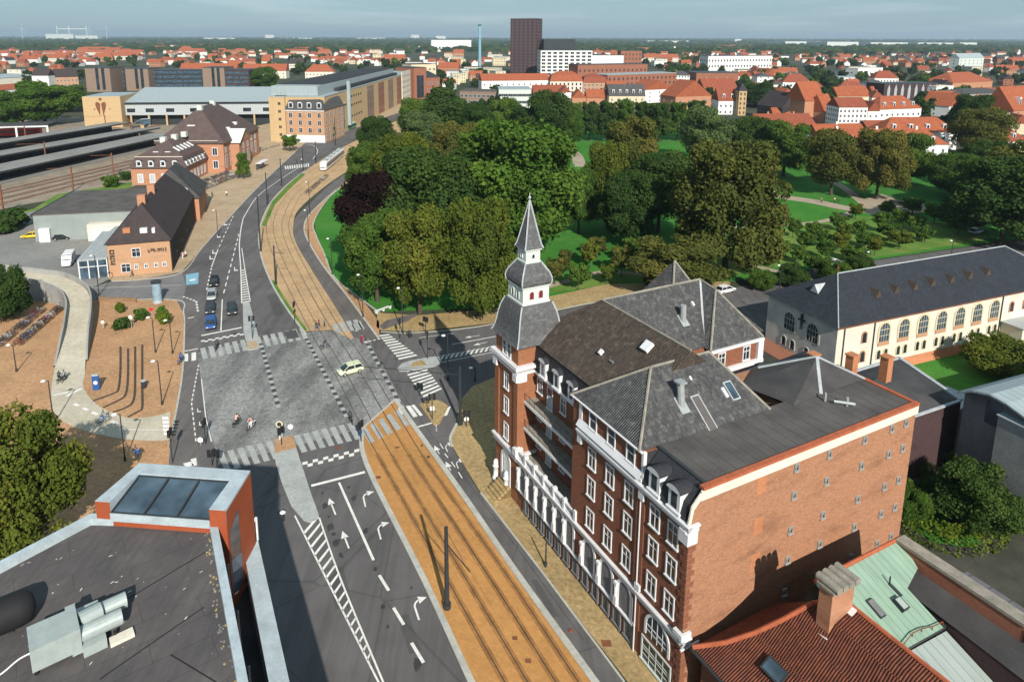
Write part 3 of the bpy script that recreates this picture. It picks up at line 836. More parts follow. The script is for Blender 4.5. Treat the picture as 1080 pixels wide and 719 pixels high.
WM = {}
def win_meshes(w, h, bars='cross', frame='white', glass='glass', fw=.11, out=.09, arch=False):
    """frame and pane, facing -Y, sill at z = 0, centred on x = 0"""
    k = (w, h, bars, frame, glass, arch, fw)
    if k in WM: return WM[k]
    f = MB(); p = MB()
    if arch:
        r = w / 2; n = 10; hs = h - r
        def ring(ri):
            return [(-ri, 0)] + [(-ri * math.cos(PI * i / n), hs + ri * math.sin(PI * i / n)) for i in range(n + 1)] + [(ri, 0)]
        a, b = ring(r + fw), ring(r)
        for i in range(len(a) - 1):
            f.poly([(a[i][0], -out, a[i][1]), (b[i][0], -out, b[i][1]), (b[i + 1][0], -out, b[i + 1][1]), (a[i + 1][0], -out, a[i + 1][1])])
            f.poly([(a[i][0], 0, a[i][1]), (a[i][0], -out, a[i][1]), (a[i + 1][0], -out, a[i + 1][1]), (a[i + 1][0], 0, a[i + 1][1])])
            f.poly([(b[i][0], -out, b[i][1]), (b[i][0], 0, b[i][1]), (b[i + 1][0], 0, b[i + 1][1]), (b[i + 1][0], -out, b[i + 1][1])])
        p.poly([(x, -.015, z) for x, z in b][::-1] if False else [(x, -.015, z) for x, z in reversed(b)])
        if bars: 
            f.box(-.03, -.05, .02, .03, -.016, h - .05); f.box(-r, -.05, hs - .04, r, -.018, hs + .04)
            if bars == 'grid':
                f.box(-r, -.05, hs * .5 - .03, r, -.018, hs * .5 + .03)
                for s in (-.5, .5): f.box(r * s - .025, -.048, .02, r * s + .025, -.017, hs + r * .8)
    else:
        f.box(-w / 2 - fw, -out, 0, -w / 2, 0, h); f.box(w / 2, -out, 0, w / 2 + fw, 0, h)
        f.box(-w / 2 - fw, -out - .003, h, w / 2 + fw, 0, h + fw); f.box(-w / 2 - fw - .05, -out - .08, -fw, w / 2 + fw + .05, 0, 0)
        p.poly([(-w / 2, -.015, 0), (w / 2, -.015, 0), (w / 2, -.015, h), (-w / 2, -.015, h)])
        if bars in ('cross', 'grid'):
            f.box(-.035, -.05, 0, .035, -.016, h); f.box(-w / 2, -.052, h * .62, w / 2, -.016, h * .62 + .07)
        if bars == 'grid':
            for s in (.25, .5): f.box(-w / 2, -.052, h * (s - .01), w / 2, -.017, h * (s + .01) + .02)
            for s in (-.25, .25): f.box(w * s - .025, -.05, 0, w * s + .025, -.0165, h)
        if bars == 'mid': f.box(-.035, -.05, 0, .035, -.016, h)
        if bars == 'h': f.box(-w / 2, -.05, h * .55, w / 2, -.016, h * .55 + .08)
    WM[k] = (f.mesh('window_frame', M[frame]), p.mesh('window_pane', M[glass]))
    return WM[k]

def win(parent, x, y, z, rot, w, h, bars='cross', frame='white', glass='glass', fw=.11, arch=False, name='window', label=None, deep=True):
    """a window part (frame) with its pane as sub-part; rot in degrees turns -Y"""
    a, b = win_meshes(w, h, bars, frame, glass, fw, .09, arch)
    o = link(name, a, parent); o.location = (x, y, z); o.rotation_euler = (0, 0, rad(rot))
    q = link('pane', b, o)
    if label: o['label'] = label
    return o

SM = {}
def swin(parent, x, y, z, rot, w, h, frame='white', glass='glass', name='window', fw=.1, bar=True, arch=False):
    """small far window: frame and pane in one mesh"""
    k = (w, h, frame, glass, fw, bar, arch)
    if k not in SM:
        m = MB()
        hs = h
        if arch:
            n = 6; r = w / 2
            ring = lambda ri: [(-ri, 0)] + [(-ri * math.cos(PI * i / n), h - r + ri * math.sin(PI * i / n)) for i in range(n + 1)] + [(ri, 0)]
            a, b = ring(r + fw), ring(r)
            for i in range(len(a) - 1):
                m.poly([(a[i][0], -.06, a[i][1]), (b[i][0], -.06, b[i][1]), (b[i + 1][0], -.06, b[i + 1][1]), (a[i + 1][0], -.06, a[i + 1][1])])
                m.poly([(a[i][0], 0, a[i][1]), (a[i][0], -.06, a[i][1]), (a[i + 1][0], -.06, a[i + 1][1]), (a[i + 1][0], 0, a[i + 1][1])])
            m.poly([(x_, -.03, z_) for x_, z_ in reversed(b)], 1)
        else:
            m.box(-w / 2 - fw, -.06, 0, -w / 2, 0, h); m.box(w / 2, -.06, 0, w / 2 + fw, 0, h)
            m.box(-w / 2 - fw, -.062, h, w / 2 + fw, 0, h + fw); m.box(-w / 2 - fw, -.1, -fw, w / 2 + fw, 0, 0)
            if bar: m.box(-.05, -.055, 0, .05, 0, h)
            m.poly([(-w / 2, -.03, 0), (w / 2, -.03, 0), (w / 2, -.03, h), (-w / 2, -.03, h)], 1)
        SM[k] = m.mesh('window', [M[frame], M[glass]])
    o = link(name, SM[k], parent); o.location = (x, y, z); o.rotation_euler = (0, 0, rad(rot))
    return o

def hip(mb, x0, y0, x1, y1, z0, z1, axis='x', ov=.4, m=0, r0=None, r1=None, drop=None):
    """hip (or, with r0 = r1 = 0, gable) roof over a rectangle; r0, r1: hip run at each ridge end"""
    if axis == 'y':
        w = (x1 - x0) / 2; xm = (x0 + x1) / 2
        r0 = w if r0 is None else r0; r1 = w if r1 is None else r1
        a, b = (xm, y0 + r0, z1), (xm, y1 - r1, z1)
        A, B_, C, D = (x0 - ov, y0 - (ov if r0 else .15), z0), (x1 + ov, y0 - (ov if r0 else .15), z0), (x1 + ov, y1 + (ov if r1 else .15), z0), (x0 - ov, y1 + (ov if r1 else .15), z0)
        if not r0: a = (xm, y0 - .15, z1)
        if not r1: b = (xm, y1 + .15, z1)
        mb.poly([A, B_, a], m); mb.poly([B_, C, b, a], m); mb.poly([C, D, b], m); mb.poly([D, A, a, b], m)
    else:
        w = (y1 - y0) / 2; ym = (y0 + y1) / 2
        r0 = w if r0 is None else r0; r1 = w if r1 is None else r1
        a, b = (x0 + r0, ym, z1), (x1 - r1, ym, z1)
        if not r0: a = (x0 - .15, ym, z1)
        if not r1: b = (x1 + .15, ym, z1)
        A, B_, C, D = (x0 - (ov if r0 else .15), y0 - ov, z0), (x1 + (ov if r1 else .15), y0 - ov, z0), (x1 + (ov if r1 else .15), y1 + ov, z0), (x0 - (ov if r0 else .15), y1 + ov, z0)
        mb.poly([A, B_, b, a], m); mb.poly([B_, C, b], m); mb.poly([C, D, a, b], m); mb.poly([D, A, a], m)
    mb.poly([D, C, B_, A], m)
    return mb

def dormer(parent, x, y, z, rot, w=1.0, h=1.7, d=1.6, mats=('white', 'glass', 'dark_slate')):
    k = ('dorm', w, h, d, mats)
    if k not in SM:
        m = MB()
        m.box(-w / 2 - .18, -.1, 0, w / 2 + .18, d, h)
        n = 6
        prof = [(-w / 2 - .3, h)] + [(-(w / 2 + .3) * math.cos(PI * i / n), h + .45 * math.sin(PI * i / n)) for i in range(1, n)] + [(w / 2 + .3, h)]
        for i in range(len(prof) - 1):
            (xa, za), (xb, zb) = prof[i], prof[i + 1]
            m.poly([(xb, -.25, zb), (xa, -.25, za), (xa, d, za), (xb, d, zb)][::-1], 2)
        m.poly([(px_, -.25, pz) for px_, pz in reversed(prof)], 0)
        m.poly([(px_, -.252, pz) for px_, pz in prof][::-1], 0)
        m.box(-w / 2 - .3, -.25, -.18, w / 2 + .3, .1, 0)
        a = m.mesh('dormer', [M[i] for i in mats])
        p = MB(); p.poly([(-w / 2 + .12, -.112, .15), (w / 2 - .12, -.112, .15), (w / 2 - .12, -.112, h - .15), (-w / 2 + .12, -.112, h - .15)])
        SM[k] = (a, p.mesh('pane', M[mats[1]]))
    a, p = SM[k]
    o = link('dormer', a, parent); o.location = (x, y, z); o.rotation_euler = (0, 0, rad(rot))
    link('pane', p, o)
    return o
# ---------------------------------------------------------------- the brick corner building with the spire
C0 = (14.2325, 43.0241, 0.0)
B = Fr(C0, 27.2)
bb = thing('corner_building', 'red brick corner building with a slate spire, white arcade and large blank side wall', 'building', C0, rad(27.2))
# walls: X runs along the blank side wall, Y along the street front, front face at X = 0
w = MB()
w.box(.0, .35, 0, 13.7, 5.2, 15.6); w.box(1.5, .35, 15.6, 13.7, 5.2, 18.1); w.box(.0, 5.2, 0, 13.7, 15.0, 18.1)                     # near block
w.box(2.2, 15.0, 0, 14.5, 28.4, 18.1); w.box(2.2, 13.95, 0, 8, 15.0, 17.2)
w.box(14.5, 16.9, 0, 26.0, 28.4, 18.1); w.box(17.75, 16.1, 0, 24.9, 16.9, 18.1)
w.box(0.02, 15.0, 0, 2.2, 25.3, 5.55)
w.build('street_wall', M['brick'], bb)
w = MB(); w.poly([(0, 0, 0), (26.3, 0, 0), (26.3, 0, 18.0), (1.2, 0, 18.0), (.1, 0, 16.9), (0, 0, 15.6)]); w.box(.01, .004, 0, 26.3, .35, 15.6); w.box(1.3, .004, 15.6, 26.3, .35, 18.0); w.box(13.7, .35, 0, 26.3, 5.3, 18.0); w.box(16.4, 5.3, 0, 26.2, 12, 17.6)
w.build('side_wall', M['brick_gable'], bb)
for k in range(30):                                     # quoins at the near corner, proud of both faces
    w = MB()
    z = .2 + k * .5
    if 5.2 < z < 6.4: continue
    e = .42 if k % 2 else .7
    w.box(-.06, -.05, z, e, .0, z + .4); w.box(-.06, .0, z, 0, e, z + .4)
    w.build('quoin', M['brick'], bb)
# coping of the side wall
w = MB(); w.box(.85, -.12, 17.25, 26.45, -.003, 18.05); w.bar((-.12, -.06, 15.7), (.12, -.06, 16.95), .118, .3); w.bar((.12, -.06, 16.9), (.95, -.06, 17.75), .116, .4); w.build('white_band', M['plaster'], bb)
w = MB(); w.box(1.0, -.16, 18.05, 26.5, .28, 18.3); w.box(26.1, .28, 18.05, 26.5, 8, 18.28)
w.build('tile_coping', M['red_ridge'], bb)
# flat roof strip, low tar roof behind it
w = MB(); w.box(1.5, .29, 18.1, 26.1, 5.6, 18.16)
for k in range(22): w.box(1.6 + k * 1.12, .3, 18.16, 1.66 + k * 1.12, 5.5, 18.185)
w.build('flat_roof', M['felt2'], bb)
w = MB(); ap = (22.6, 7.5, 20.2)
q = [(18.85, 11.0, 18.3), (15.6, 10.0, 17.7), (16.25, 4.75, 18.2), (20.0, 4.85, 18.25), (26.2, 4.9, 18.25), (26.2, 11.5, 18.25)]
for i in range(6): w.poly([ap, q[i], q[(i + 1) % 6]])
w.build('tar_roof', M['felt'], bb)
w = MB()
for i in (0, 3, 4): w.bar(ap, (q[i][0], q[i][1], q[i][2] + .05), .28, .1)
w.build('hip_flashing', M['lead'], bb)
# tiled roofs
r = MB()
Z0, Z1, Z2 = 18.2, 22.0, 23.0
A = [(-.25, 5.5, Z0), (13.9, 5.2, Z0), (13.9, 15.2, Z0), (-.25, 15.2, Z0)]
a, b = (4.7, 10.3, Z1), (11.3, 10.2, Z1)
r.poly([A[0], A[1], b, a]); r.poly([A[1], A[2], b]); r.poly([A[2], A[3], a, b]); r.poly([A[3], A[0], a])
r.build('near_roof', M['slate_roof'], bb)
r = MB()
e0, e1 = 2.05, 14.9; xm = 8.55
r.poly([(e0, 13.6, Z0 + .15), (e0, 28.3, Z0 + .15), (xm, 22.7, Z2), (xm, 9.6, Z2)][::-1])
r.poly([(e1, 9.6, Z0), (xm, 9.6, Z2), (xm, 22.7, Z2), (e1, 17, Z0)][::-1])
r.poly([(xm, 9.6, Z2), (e0, 9.6, Z0 + .15), (e0, 13.6, Z0 + .15)][::-1]); r.poly([(e0, 9.6, Z0 + .15), (xm, 9.6, Z2), (e1, 9.6, Z0)])
r.build('street_roof', M['brown_roof'], bb)
r = MB()
r.poly([(8.5, 16.75, Z0 + .1), (26.2, 16.75, Z0 + .1), (22.2, 22.7, Z2 + .02), (xm, 22.7, Z2 + .02)])
r.poly([(xm, 22.7, Z2 + .02), (22.2, 22.7, Z2 + .02), (26.2, 28.6, Z0), (2.35, 28.6, Z0)]); r.poly([(26.2, 16.75, Z0 + .1), (26.2, 28.6, Z0), (22.2, 22.7, Z2 + .02)])
pk = (21.9, 20.0, Z2 - .25)
r.poly([(17.5, 15.9, Z0), (25.15, 15.9, Z0), pk]); r.poly([(17.5, 15.9, Z0), pk, (22.1, 22.7, Z2), (17.5, 19, Z0)][::1]); r.poly([(25.15, 15.9, Z0), (25.15, 23, Z0), (22.1, 22.7, Z2), pk])
r.poly([(19.5, 24, Z0 + 1), (24.8, 24, Z0 + 1), (22.2, 27, 23.9)]); r.poly([(24.8, 24, Z0 + 1), (24.8, 30, Z0 + 1), (22.2, 27, 23.9)]); r.poly([(19.5, 24, Z0 + 1), (22.2, 27, 23.9), (19.5, 30, Z0 + 1)]); r.poly([(19.5, 30, Z0 + 1), (22.2, 27, 23.9), (24.8, 30, Z0 + 1)])
r.build('rear_roof', M['slate_roof'], bb)
r = MB()
for p0, p1 in (((4.7, 10.3, Z1), (11.3, 10.2, Z1)), ((4.7, 10.3, Z1), (-.25, 5.5, Z0)), ((4.7, 10.3, Z1), (-.25, 15.2, Z0)), ((11.3, 10.2, Z1), (13.9, 5.2, Z0)), ((xm, 9.6, Z2), (xm, 22.7, Z2)), ((xm, 22.7, Z2), (22.2, 22.7, Z2)), (pk, (17.5, 15.9, Z0)), (pk, (25.15, 15.9, Z0)), (pk, (22.1, 22.7, Z2)), ((22.2, 27, 23.9), (19.5, 24, Z0 + 1)), ((22.2, 27, 23.9), (24.8, 24, Z0 + 1))):
    r.tube(p0, p1, .13, n=6)
r.build('ridge_tiles', M['coping'], bb)
r = MB(); r.bar((17.7, 17.0, Z0 + .2), (22.0, 22.5, Z2 + .02), .22, .06); r.build('valley_flashing', M['lead'], bb)
# mansard slopes with dormers
r = MB()
r.poly([(-.2, .3, 15.7), (-.2, 5.1, 15.7), (.15, 5.1, 16.9), (.15, .3, 16.9)][::-1]); r.poly([(.15, .3, 16.9), (.15, 5.1, 16.9), (1.5, 5.1, 18.22), (1.5, .3, 18.22)][::-1])
r.build('mansard', M['dark_slate'], bb); r = MB(); r.poly([(-.05, 5.19, 15.7), (1.6, 5.19, 15.7), (1.6, 5.19, 18.15), (.0, 5.19, 18.15)]); r.build('slate_cheek', M['dark_slate'], bb); r = MB()
r.poly([(1.86, 13.95, 15.56), (1.86, 25.29, 15.56), (2.16, 25.29, 18.28), (2.16, 13.95, 18.28)][::-1])
r.build('mansard', M['dark_slate'], bb)
for y in (1.5, 3.7): dormer(bb, -.1, y, 15.9, -90, .85, 1.55, 1.4)
for y in (15.3, 17.9, 20.5, 23.1): dormer(bb, 1.75, y, 15.75, -90, .72, 1.6, 1.2)
# cornices and belts, each piece clear of its neighbours
def belt(name, pieces, mat='white'):
    for p in pieces: m = MB(); m.box(*p); m.build(name, M[mat], bb)
belt('cornice', [(-.45, -.35, 15.45, -.003, 13.95, 15.62), (-.32, -.25, 15.1, -.003, 13.95, 15.45), (-.25, 5.15, 15.62, -.004, 13.95, 15.95),
                 (-.45, -.35, 15.455, .75, -.06, 15.6), (-.32, -.25, 15.0, .7, -.055, 15.45),
                 (1.85, 13.97, 15.25, 2.195, 25.28, 15.55), (2.0, 13.97, 15.0, 2.197, 25.28, 15.25)])
belt('console', [(-.42, -.32, 14.1, .55, -.062, 15.0), (-.42, -.062, 14.1, -.062, .62, 15.09), (-.3, 4.75, 14.3, -.07, 5.35, 15.09), (-.3, 13.3, 14.3, -.01, 13.9, 15.09),
                 (-.36, -.3, 5.95, .6, -.064, 6.45), (-.36, -.064, 6.06, -.064, .65, 6.45), (-.26, 4.75, 6.06, -.07, 5.35, 6.6)])
belt('belt_course', [(-.3, -.28, 5.72, -.003, 25.28, 5.9), (-.2, -.2, 5.35, -.003, 25.28, 5.5), (-.22, 5.4, 2.25, -.003, 25.28, 2.42), (-.3, -.28, 5.725, .75, -.066, 5.89),
                     (-.2, -.2, 5.35, .72, -.066, 5.5), (-.24, -.2, 5.0, 1.6, -.068, 5.15)])
belt('brown_belt', [(-.16, .05, 5.5, -.003, 25.28, 5.72), (-.14, 5.4, 2.05, -.003, 25.28, 2.25)], 'brick_dark')
# attic wall of the left bay: brick between the windows, sloping white gutter
m = MB(); m.poly([(-.45, 5.2, 15.96), (-.45, 13.95, 15.96), (-.06, 13.95, 16.55), (-.06, 5.2, 16.55)][::-1]); m.build('sloping_gutter', M['white'], bb)
m = MB(); m.box(-.1, 13.55, 15.96, .3, 13.98, 18.2); m.box(-.12, 5.1, 15.96, .2, 5.35, 18.25); m.box(-.3, 5.2, 18.2, -.05, 15.2, 18.28); m.build('parapet_edge', M['white'], bb)
m = MB(); m.box(1.4, .3, 18.18, 1.7, 5.4, 18.3); m.build('roof_kerb', M['metal_dark'], bb)
# pilaster and rainwater pipe
m = MB(); m.box(-.065, 4.8, 2.3, -.001, 5.3, 14.3); m.build('pilaster', M['brick'], bb)
m = MB(); m.tube((-.2, 5.12, .1), (-.2, 5.12, 15.1), .06, n=6); m.build('rain_pipe', M['white'], bb)
# windows of the street front
for y in (1.55, 3.6):
    for z in (6.75, 9.9, 12.75): win(bb, 0, y, z, -90, .95, 1.75)
for y in (6.75, 9.3, 11.9):
    for z in (6.75, 9.9, 12.75): win(bb, 0, y, z, -90, .95, 1.75)
    win(bb, -.02, y, 16.5, -90, .9, 1.45, 'h')
for lv, z in enumerate((6.0, 9.3, 12.35)):
    for k, y in enumerate((15.0, 17.4, 19.9, 22.4, 24.4)):
        if k % 2 == 1:
            d = win(bb, 2.2, y, z, -90, .85, 2.3, 'h', name='balcony_door'); 
            m = MB(); m.box(-.38, -.045, .08, .38, -.02, 1.2); m.build('door_panel', M['door'], d)
        else: win(bb, 2.2, y, z + .8, -90, .85, 1.5)
for z in (8.95, 12.0):
    m = MB(); m.box(.75, 13.98, z, 2.195, 25.28, z + .22); o = m.build('balcony', M['coping'], bb)
    n = MB(); n.box(.66, 13.98, z - .06, .747, 25.28, z + .25); n.build('edge', M['white'], o)
    n = MB()
    for k in range(12): n.box(.72, 14.1 + k, z + .25, .745, 14.13 + k, z + 1.1)
    n.box(.71, 13.99, z + 1.1, .75, 25.27, z + 1.14); n.build('railing', M['metal_dark'], o)
# arcade
def arch(y, w_, h_, z):
    o = win(bb, -.02, y, z, -90, w_, h_, None, 'white', 'conc_dark', .28, True, 'arch')
    m = MB()
    m.box(-w_ / 2 - .42, -.32, -.02, -w_ / 2 - .02, -.1, .9); m.tube((-w_ / 2 - .2, -.2, .9), (-w_ / 2 - .2, -.2, h_ - w_ / 2), .15, n=8); m.box(-w_ / 2 - .4, -.34, h_ - w_ / 2 - .02, -w_ / 2, -.1, h_ - w_ / 2 + .28)
    m.build('column', M['white'], o)
    return o
for k in range(6): arch(15.0 + k * 1.78, 1.15, 2.75, 2.45)
for y in (6.7, 9.25, 11.85): arch(y, 1.5, 2.75, 2.45)
win(bb, -.02, 2.6, 2.95, -90, 2.5, 2.2, 'grid', 'white', 'glass', .22, True, 'arched_window')
win(bb, -.02, 2.6, .35, -90, 3.2, 2.0, 'grid', 'green_white', 'glass', .14, False, 'shop_window')
for y in [6.1 + k * 1.55 for k in range(12)]: win(bb, -.02, y, .55, -90, .75, 1.3, 'mid', 'conc_dark', 'glass_blue', .16, name='basement_window')
for k in range(12): m = MB(); m.box(-.16, 5.35 + k * 1.62, .05, -.01, 5.55 + k * 1.62, 2.0); m.build('plinth_pier', M['conc_dark'], bb)
# terrace balustrade
m = MB(); m.box(-.15, 14.0, 6.62, .2, 25.2, 6.78); m.box(-.1, 14.0, 5.91, .15, 25.2, 6.05)
for k in range(7): m.box(-.2, 13.98 + k * 1.86, 5.9, .25, 14.3 + k * 1.86, 7.0)
for k in range(44): m.box(-.03, 14.4 + k * .25, 6.05, .07, 14.5 + k * .25, 6.62)
m.build('balustrade', M['white'], bb)
m = MB(); m.box(.21, 14.0, 5.56, 2.19, 25.25, 5.62); m.build('terrace', M['coping'], bb)
# small windows and bricked-up openings of the side wall
for x in (10.98, 14.85, 19.3, 22.95, 24.93):
    for z in (17.35 - .0, 14.3, 11.13, 8.4, 5.35):
        if z > 17: z = 16.95 if False else 16.75
        if (x > 24 and z < 5.6) or (x < 12 and z < 5.6): pass
        win(bb, x, 0, z - .3, 0, .36, .54, 'cross', 'concrete', 'glass', .07, name='small_window')
for z in (15.6, 12.1, 8.9): m = MB(); m.box(6.7, -.012, z, 7.7, .1, z + 1.5); m.build('bricked_up_opening', M['brick_patch'], bb)
# pavilion facing the courtyard: windows and white trim
for x in (19.3, 22.9):
    win(bb, x, 16.1, 16.0, 0, .85, 1.45); win(bb, x, 16.1, 12.6, 0, .9, 1.7)
belt('courtyard_cornice', [(17.5, 15.75, 17.85, 25.2, 16.09, 18.12), (17.5, 15.7, 15.3, 25.2, 16.09, 15.75), (24.4, 15.8, 15.76, 25.2, 16.095, 17.84), (17.6, 15.85, 14.6, 25.1, 16.09, 14.85)])
# roof fittings
nr = ((0, 5.5, Z0), Vector((0, -.61, .79)))
def roofbox(px, py, w_, l_, mat, name, p0=nr[0], n=nr[1], h_=.1, glass=None):
    p = rp(B, px, py, p0, n); n = Vector(n).normalized()
    t = Vector((-n.y, n.x, 0)).normalized() if abs(n.z) < .99 else Vector((1, 0, 0)); b_ = n.cross(t)
    mtx = Matrix((t, b_, n)).transposed().to_4x4(); mtx.translation = p
    m = MB(); m.box(-w_ / 2, -l_ / 2, -.05, w_ / 2, l_ / 2, h_); m.xf(mtx)
    o = m.build(name, M[mat], bb)
    if glass:
        m = MB(); m.box(-w_ / 2 + .1, -l_ / 2 + .1, h_, w_ / 2 - .1, l_ / 2 - .1, h_ + .02); m.xf(mtx); m.build('pane', M[glass], o)
    return p, o
roofbox(742, 436, .95, 3.2, 'lead', 'roof_hatch', h_=.14, glass='felt2')
roofbox(770, 413, .9, 1.7, 'lead', 'roof_window', h_=.3, glass='glass_blue'); roofbox(763, 415, .3, .9, 'white', 'vent_cover', h_=.3)
roofbox(728, 399, .2, .35, 'white', 'vent_cover')
p, o = roofbox(719, 427, .9, 1.5, 'metal_grey', 'flue_base', h_=.08)
m = MB(); m.tube((p.x, p.y, p.z - .3), (p.x - .1, p.y + .2, p.z + 2.0), .32, n=10); m.box(p.x - .48, p.y - .2, p.z + 1.95, p.x + .3, p.y + .6, p.z + 2.1); m.build('flue', M['metal_grey'], bb)
rr = ((0, 16.75, Z0 + .1), Vector((0, -.63, .776)))
p, o = roofbox(720.5, 338, .9, 1.4, 'metal_grey', 'flue_base', rr[0], rr[1], .08)
m = MB(); m.tube((p.x, p.y, p.z - .3), (p.x, p.y + .1, p.z + 1.7), .33, n=10); m.build('flue', M['metal_grey'], bb)
roofbox(730, 321, .25, .5, 'white', 'vent_cover', rr[0], rr[1], .25)
br = ((e0, 20, Z0 + .15), Vector((-.61, 0, .79)))
roofbox(634.5, 372, .3, .5, 'white', 'vent_cover', br[0], br[1], .3); roofbox(645, 381, .5, .2, 'conc_dark', 'vent_cover', br[0], br[1], .12)
roofbox(683, 366, .9, 1.0, 'white', 'vent_cover', br[0], br[1], .3)
p = rp(B, 893, 428, (0, 0, 18.19), (0, 0, 1)); m = MB(); m.tube((p.x - .8, p.y + .7, 18.5), (p.x + .4, p.y - .5, 18.5), .13, n=7); m.tube((p.x, p.y, 18.2), (p.x, p.y, 19.0), .12, n=7); m.build('vent_pipe', M['metal_grey'], bb)
p = rp(B, 870, 423, (0, 0, 18.19), (0, 0, 1)); m = MB(); m.tube((p.x, p.y, 18.2), (p.x, p.y, 19.0), .1, n=7); m.build('vent_pipe', M['metal_grey'], bb)
for px, py in ((857, 388), (897.5, 389), (934, 391)):
    p = rp(B, px, py, (0, 0, 18.6), (0, 0, 1)); m = MB(); m.box(p.x - .4, p.y - .4, 17.6, p.x + .4, p.y + .4, 20.0); m.box(p.x - .48, p.y - .48, 20.0, p.x + .48, p.y + .48, 20.15)
    m.build('chimney', M['brick_patch'], bb)
# the tower ------------------------------------------------------------
tw = MB(); tw.box(0.0, 25.3, 0, 4.9, 30.2, 18.5)
tower = tw.build('tower', M['brick_tower'], bb)
tw = MB()
for x0, x1, y0, y1 in ((-.12, 1.0, 25.18, 25.295), (-.12, 0, 25.295, 26.0), (-.12, 0, 29.4, 30.32)): tw.box(x0, y0, 6.3, x1, y1, 14.6)
tw.build('corner_pilaster', M['brick_tower'], tower)
def trim(*b): m = MB(); m.box(*b); m.build('cornice', M['white'], tower)
for z0, z1, e in ((5.35, 5.55, .25), (5.85, 6.1, .38), (15.3, 15.55, .3), (15.9, 16.3, .5), (18.3, 18.48, .3)):
    trim(-e, 25.3 - e, z0, -.001, 30.2 + e, z1); trim(-.001, 25.3 - e, z0, 2.5 if z0 < 17 else 4.9 + e, 25.299, z1)
for y in (25.05, 29.55): trim(-.35, y, 14.5, -.13, y + .85, 15.29)
trim(-.13, 24.95, 14.5, .9, 25.17, 15.29); trim(-.45, 24.9, 6.1, .5, 25.6, 6.9)
for z in (6.6, 9.7, 12.6): win(tower, 0, 27.75, z, -90, .85, 1.75)
for y in (27.2, 28.2): win(tower, 0, y, 16.5, -90, .6, 1.5, 'h')
win(tower, -.02, 27.75, 1.2, -90, 1.5, 3.6, 'grid', 'white', 'green_white', .35, True, 'arched_door')
m = MB()
for k in range(5): m.box(-2.0 + k * .38, 26.6, 0, -.01, 28.9, .24 * (k + 1))
m.build('steps', M['paving'], tower)
AX = (2.45, 27.55)
def stage(name, prof, mat, n=4):
    m = MB(); q = math.sqrt(2)
    m.lathe([(r_ * q, z) for r_, z in prof], (AX[0], AX[1], 0), 4, a0=PI / 4)
    return m.build(name, M[mat], tower)
P1 = [(2.95, 18.5), (2.8, 18.75), (2.62, 19.3), (2.48, 20.0), (2.36, 20.8), (2.15, 21.7), (1.85, 22.5)]
P2 = [(1.72, 24.45), (1.82, 24.8), (1.8, 25.2), (1.6, 25.75), (1.25, 26.3), (.98, 26.75)]
P3 = [(1.1, 28.3), (.95, 28.65), (.76, 29.5), (.02, 33.3)]
stage('lower_roof', P1, 'spire_slate'); stage('belfry', [(1.68, 22.45), (1.68, 22.65), (1.58, 22.7), (1.58, 24.25), (1.7, 24.3), (1.7, 24.45)], 'green_white')
stage('bell_roof', P2, 'spire_slate'); stage('lantern', [(.95, 26.7), (.95, 26.9), (.86, 26.95), (.86, 28.05), (1.0, 28.1), (1.0, 28.3)], 'green_white')
stage('spire', P3, 'spire_slate')
for P_ in (P1, P2, P3):
    for sx, sy in ((-1, -1), (1, -1), (1, 1), (-1, 1)):
        m = MB()
        for i in range(len(P_) - 1):
            (ra, za), (rb, zb) = P_[i], P_[i + 1]
            m.tube((AX[0] + sx * ra, AX[1] + sy * ra, za), (AX[0] + sx * rb, AX[1] + sy * rb, zb), .085, n=5)
        m.build('hip_roll', M['lead'], tower)
m = MB(); m.tube((AX[0], AX[1], 33.1), (AX[0], AX[1], 34.1), .05, n=6); m.sphere((AX[0], AX[1], 33.6), .16, 8); m.build('finial', M['lead'], tower)
for s in (-.55, .55):
    win(tower, AX[0] + s, AX[1] - 1.58, 23.05, 0, .5, .85, None, 'green_white', 'wine', .06, True, 'belfry_opening'); win(tower, AX[0] - 1.58, AX[1] + s, 23.05, -90, .5, .85, None, 'green_white', 'glass_blue', .06, True, 'belfry_opening')
win(tower, AX[0], AX[1] - .86, 27.25, 0, .3, .45, None, 'white', 'glass', .05, True, 'lantern_opening'); win(tower, AX[0] - .86, AX[1], 27.25, -90, .3, .45, None, 'white', 'glass', .05, True, 'lantern_opening')
# gate posts by the tower door
for (px, py), lb in (((534, 520), 'right hand white gate post with ball top by the tower steps'), ((523, 506.5), 'left hand white gate post with ball top by the tower steps')):
    g = G(px, py); m = MB(); m.lathe([(.42, 0), (.42, .5), (.3, .6), (.3, 1.7), (.4, 1.8), (.4, 1.95), (.25, 2.0), (.33, 2.3), (.2, 2.6), (.02, 2.7)], (0, 0, 0), 10)
    o = m.build('gate_post', M['white'], None, True); o.location = (g[0], g[1], .1); o.rotation_euler = (0, 0, rad(27.2)); tag(o, lb, 'gate post')
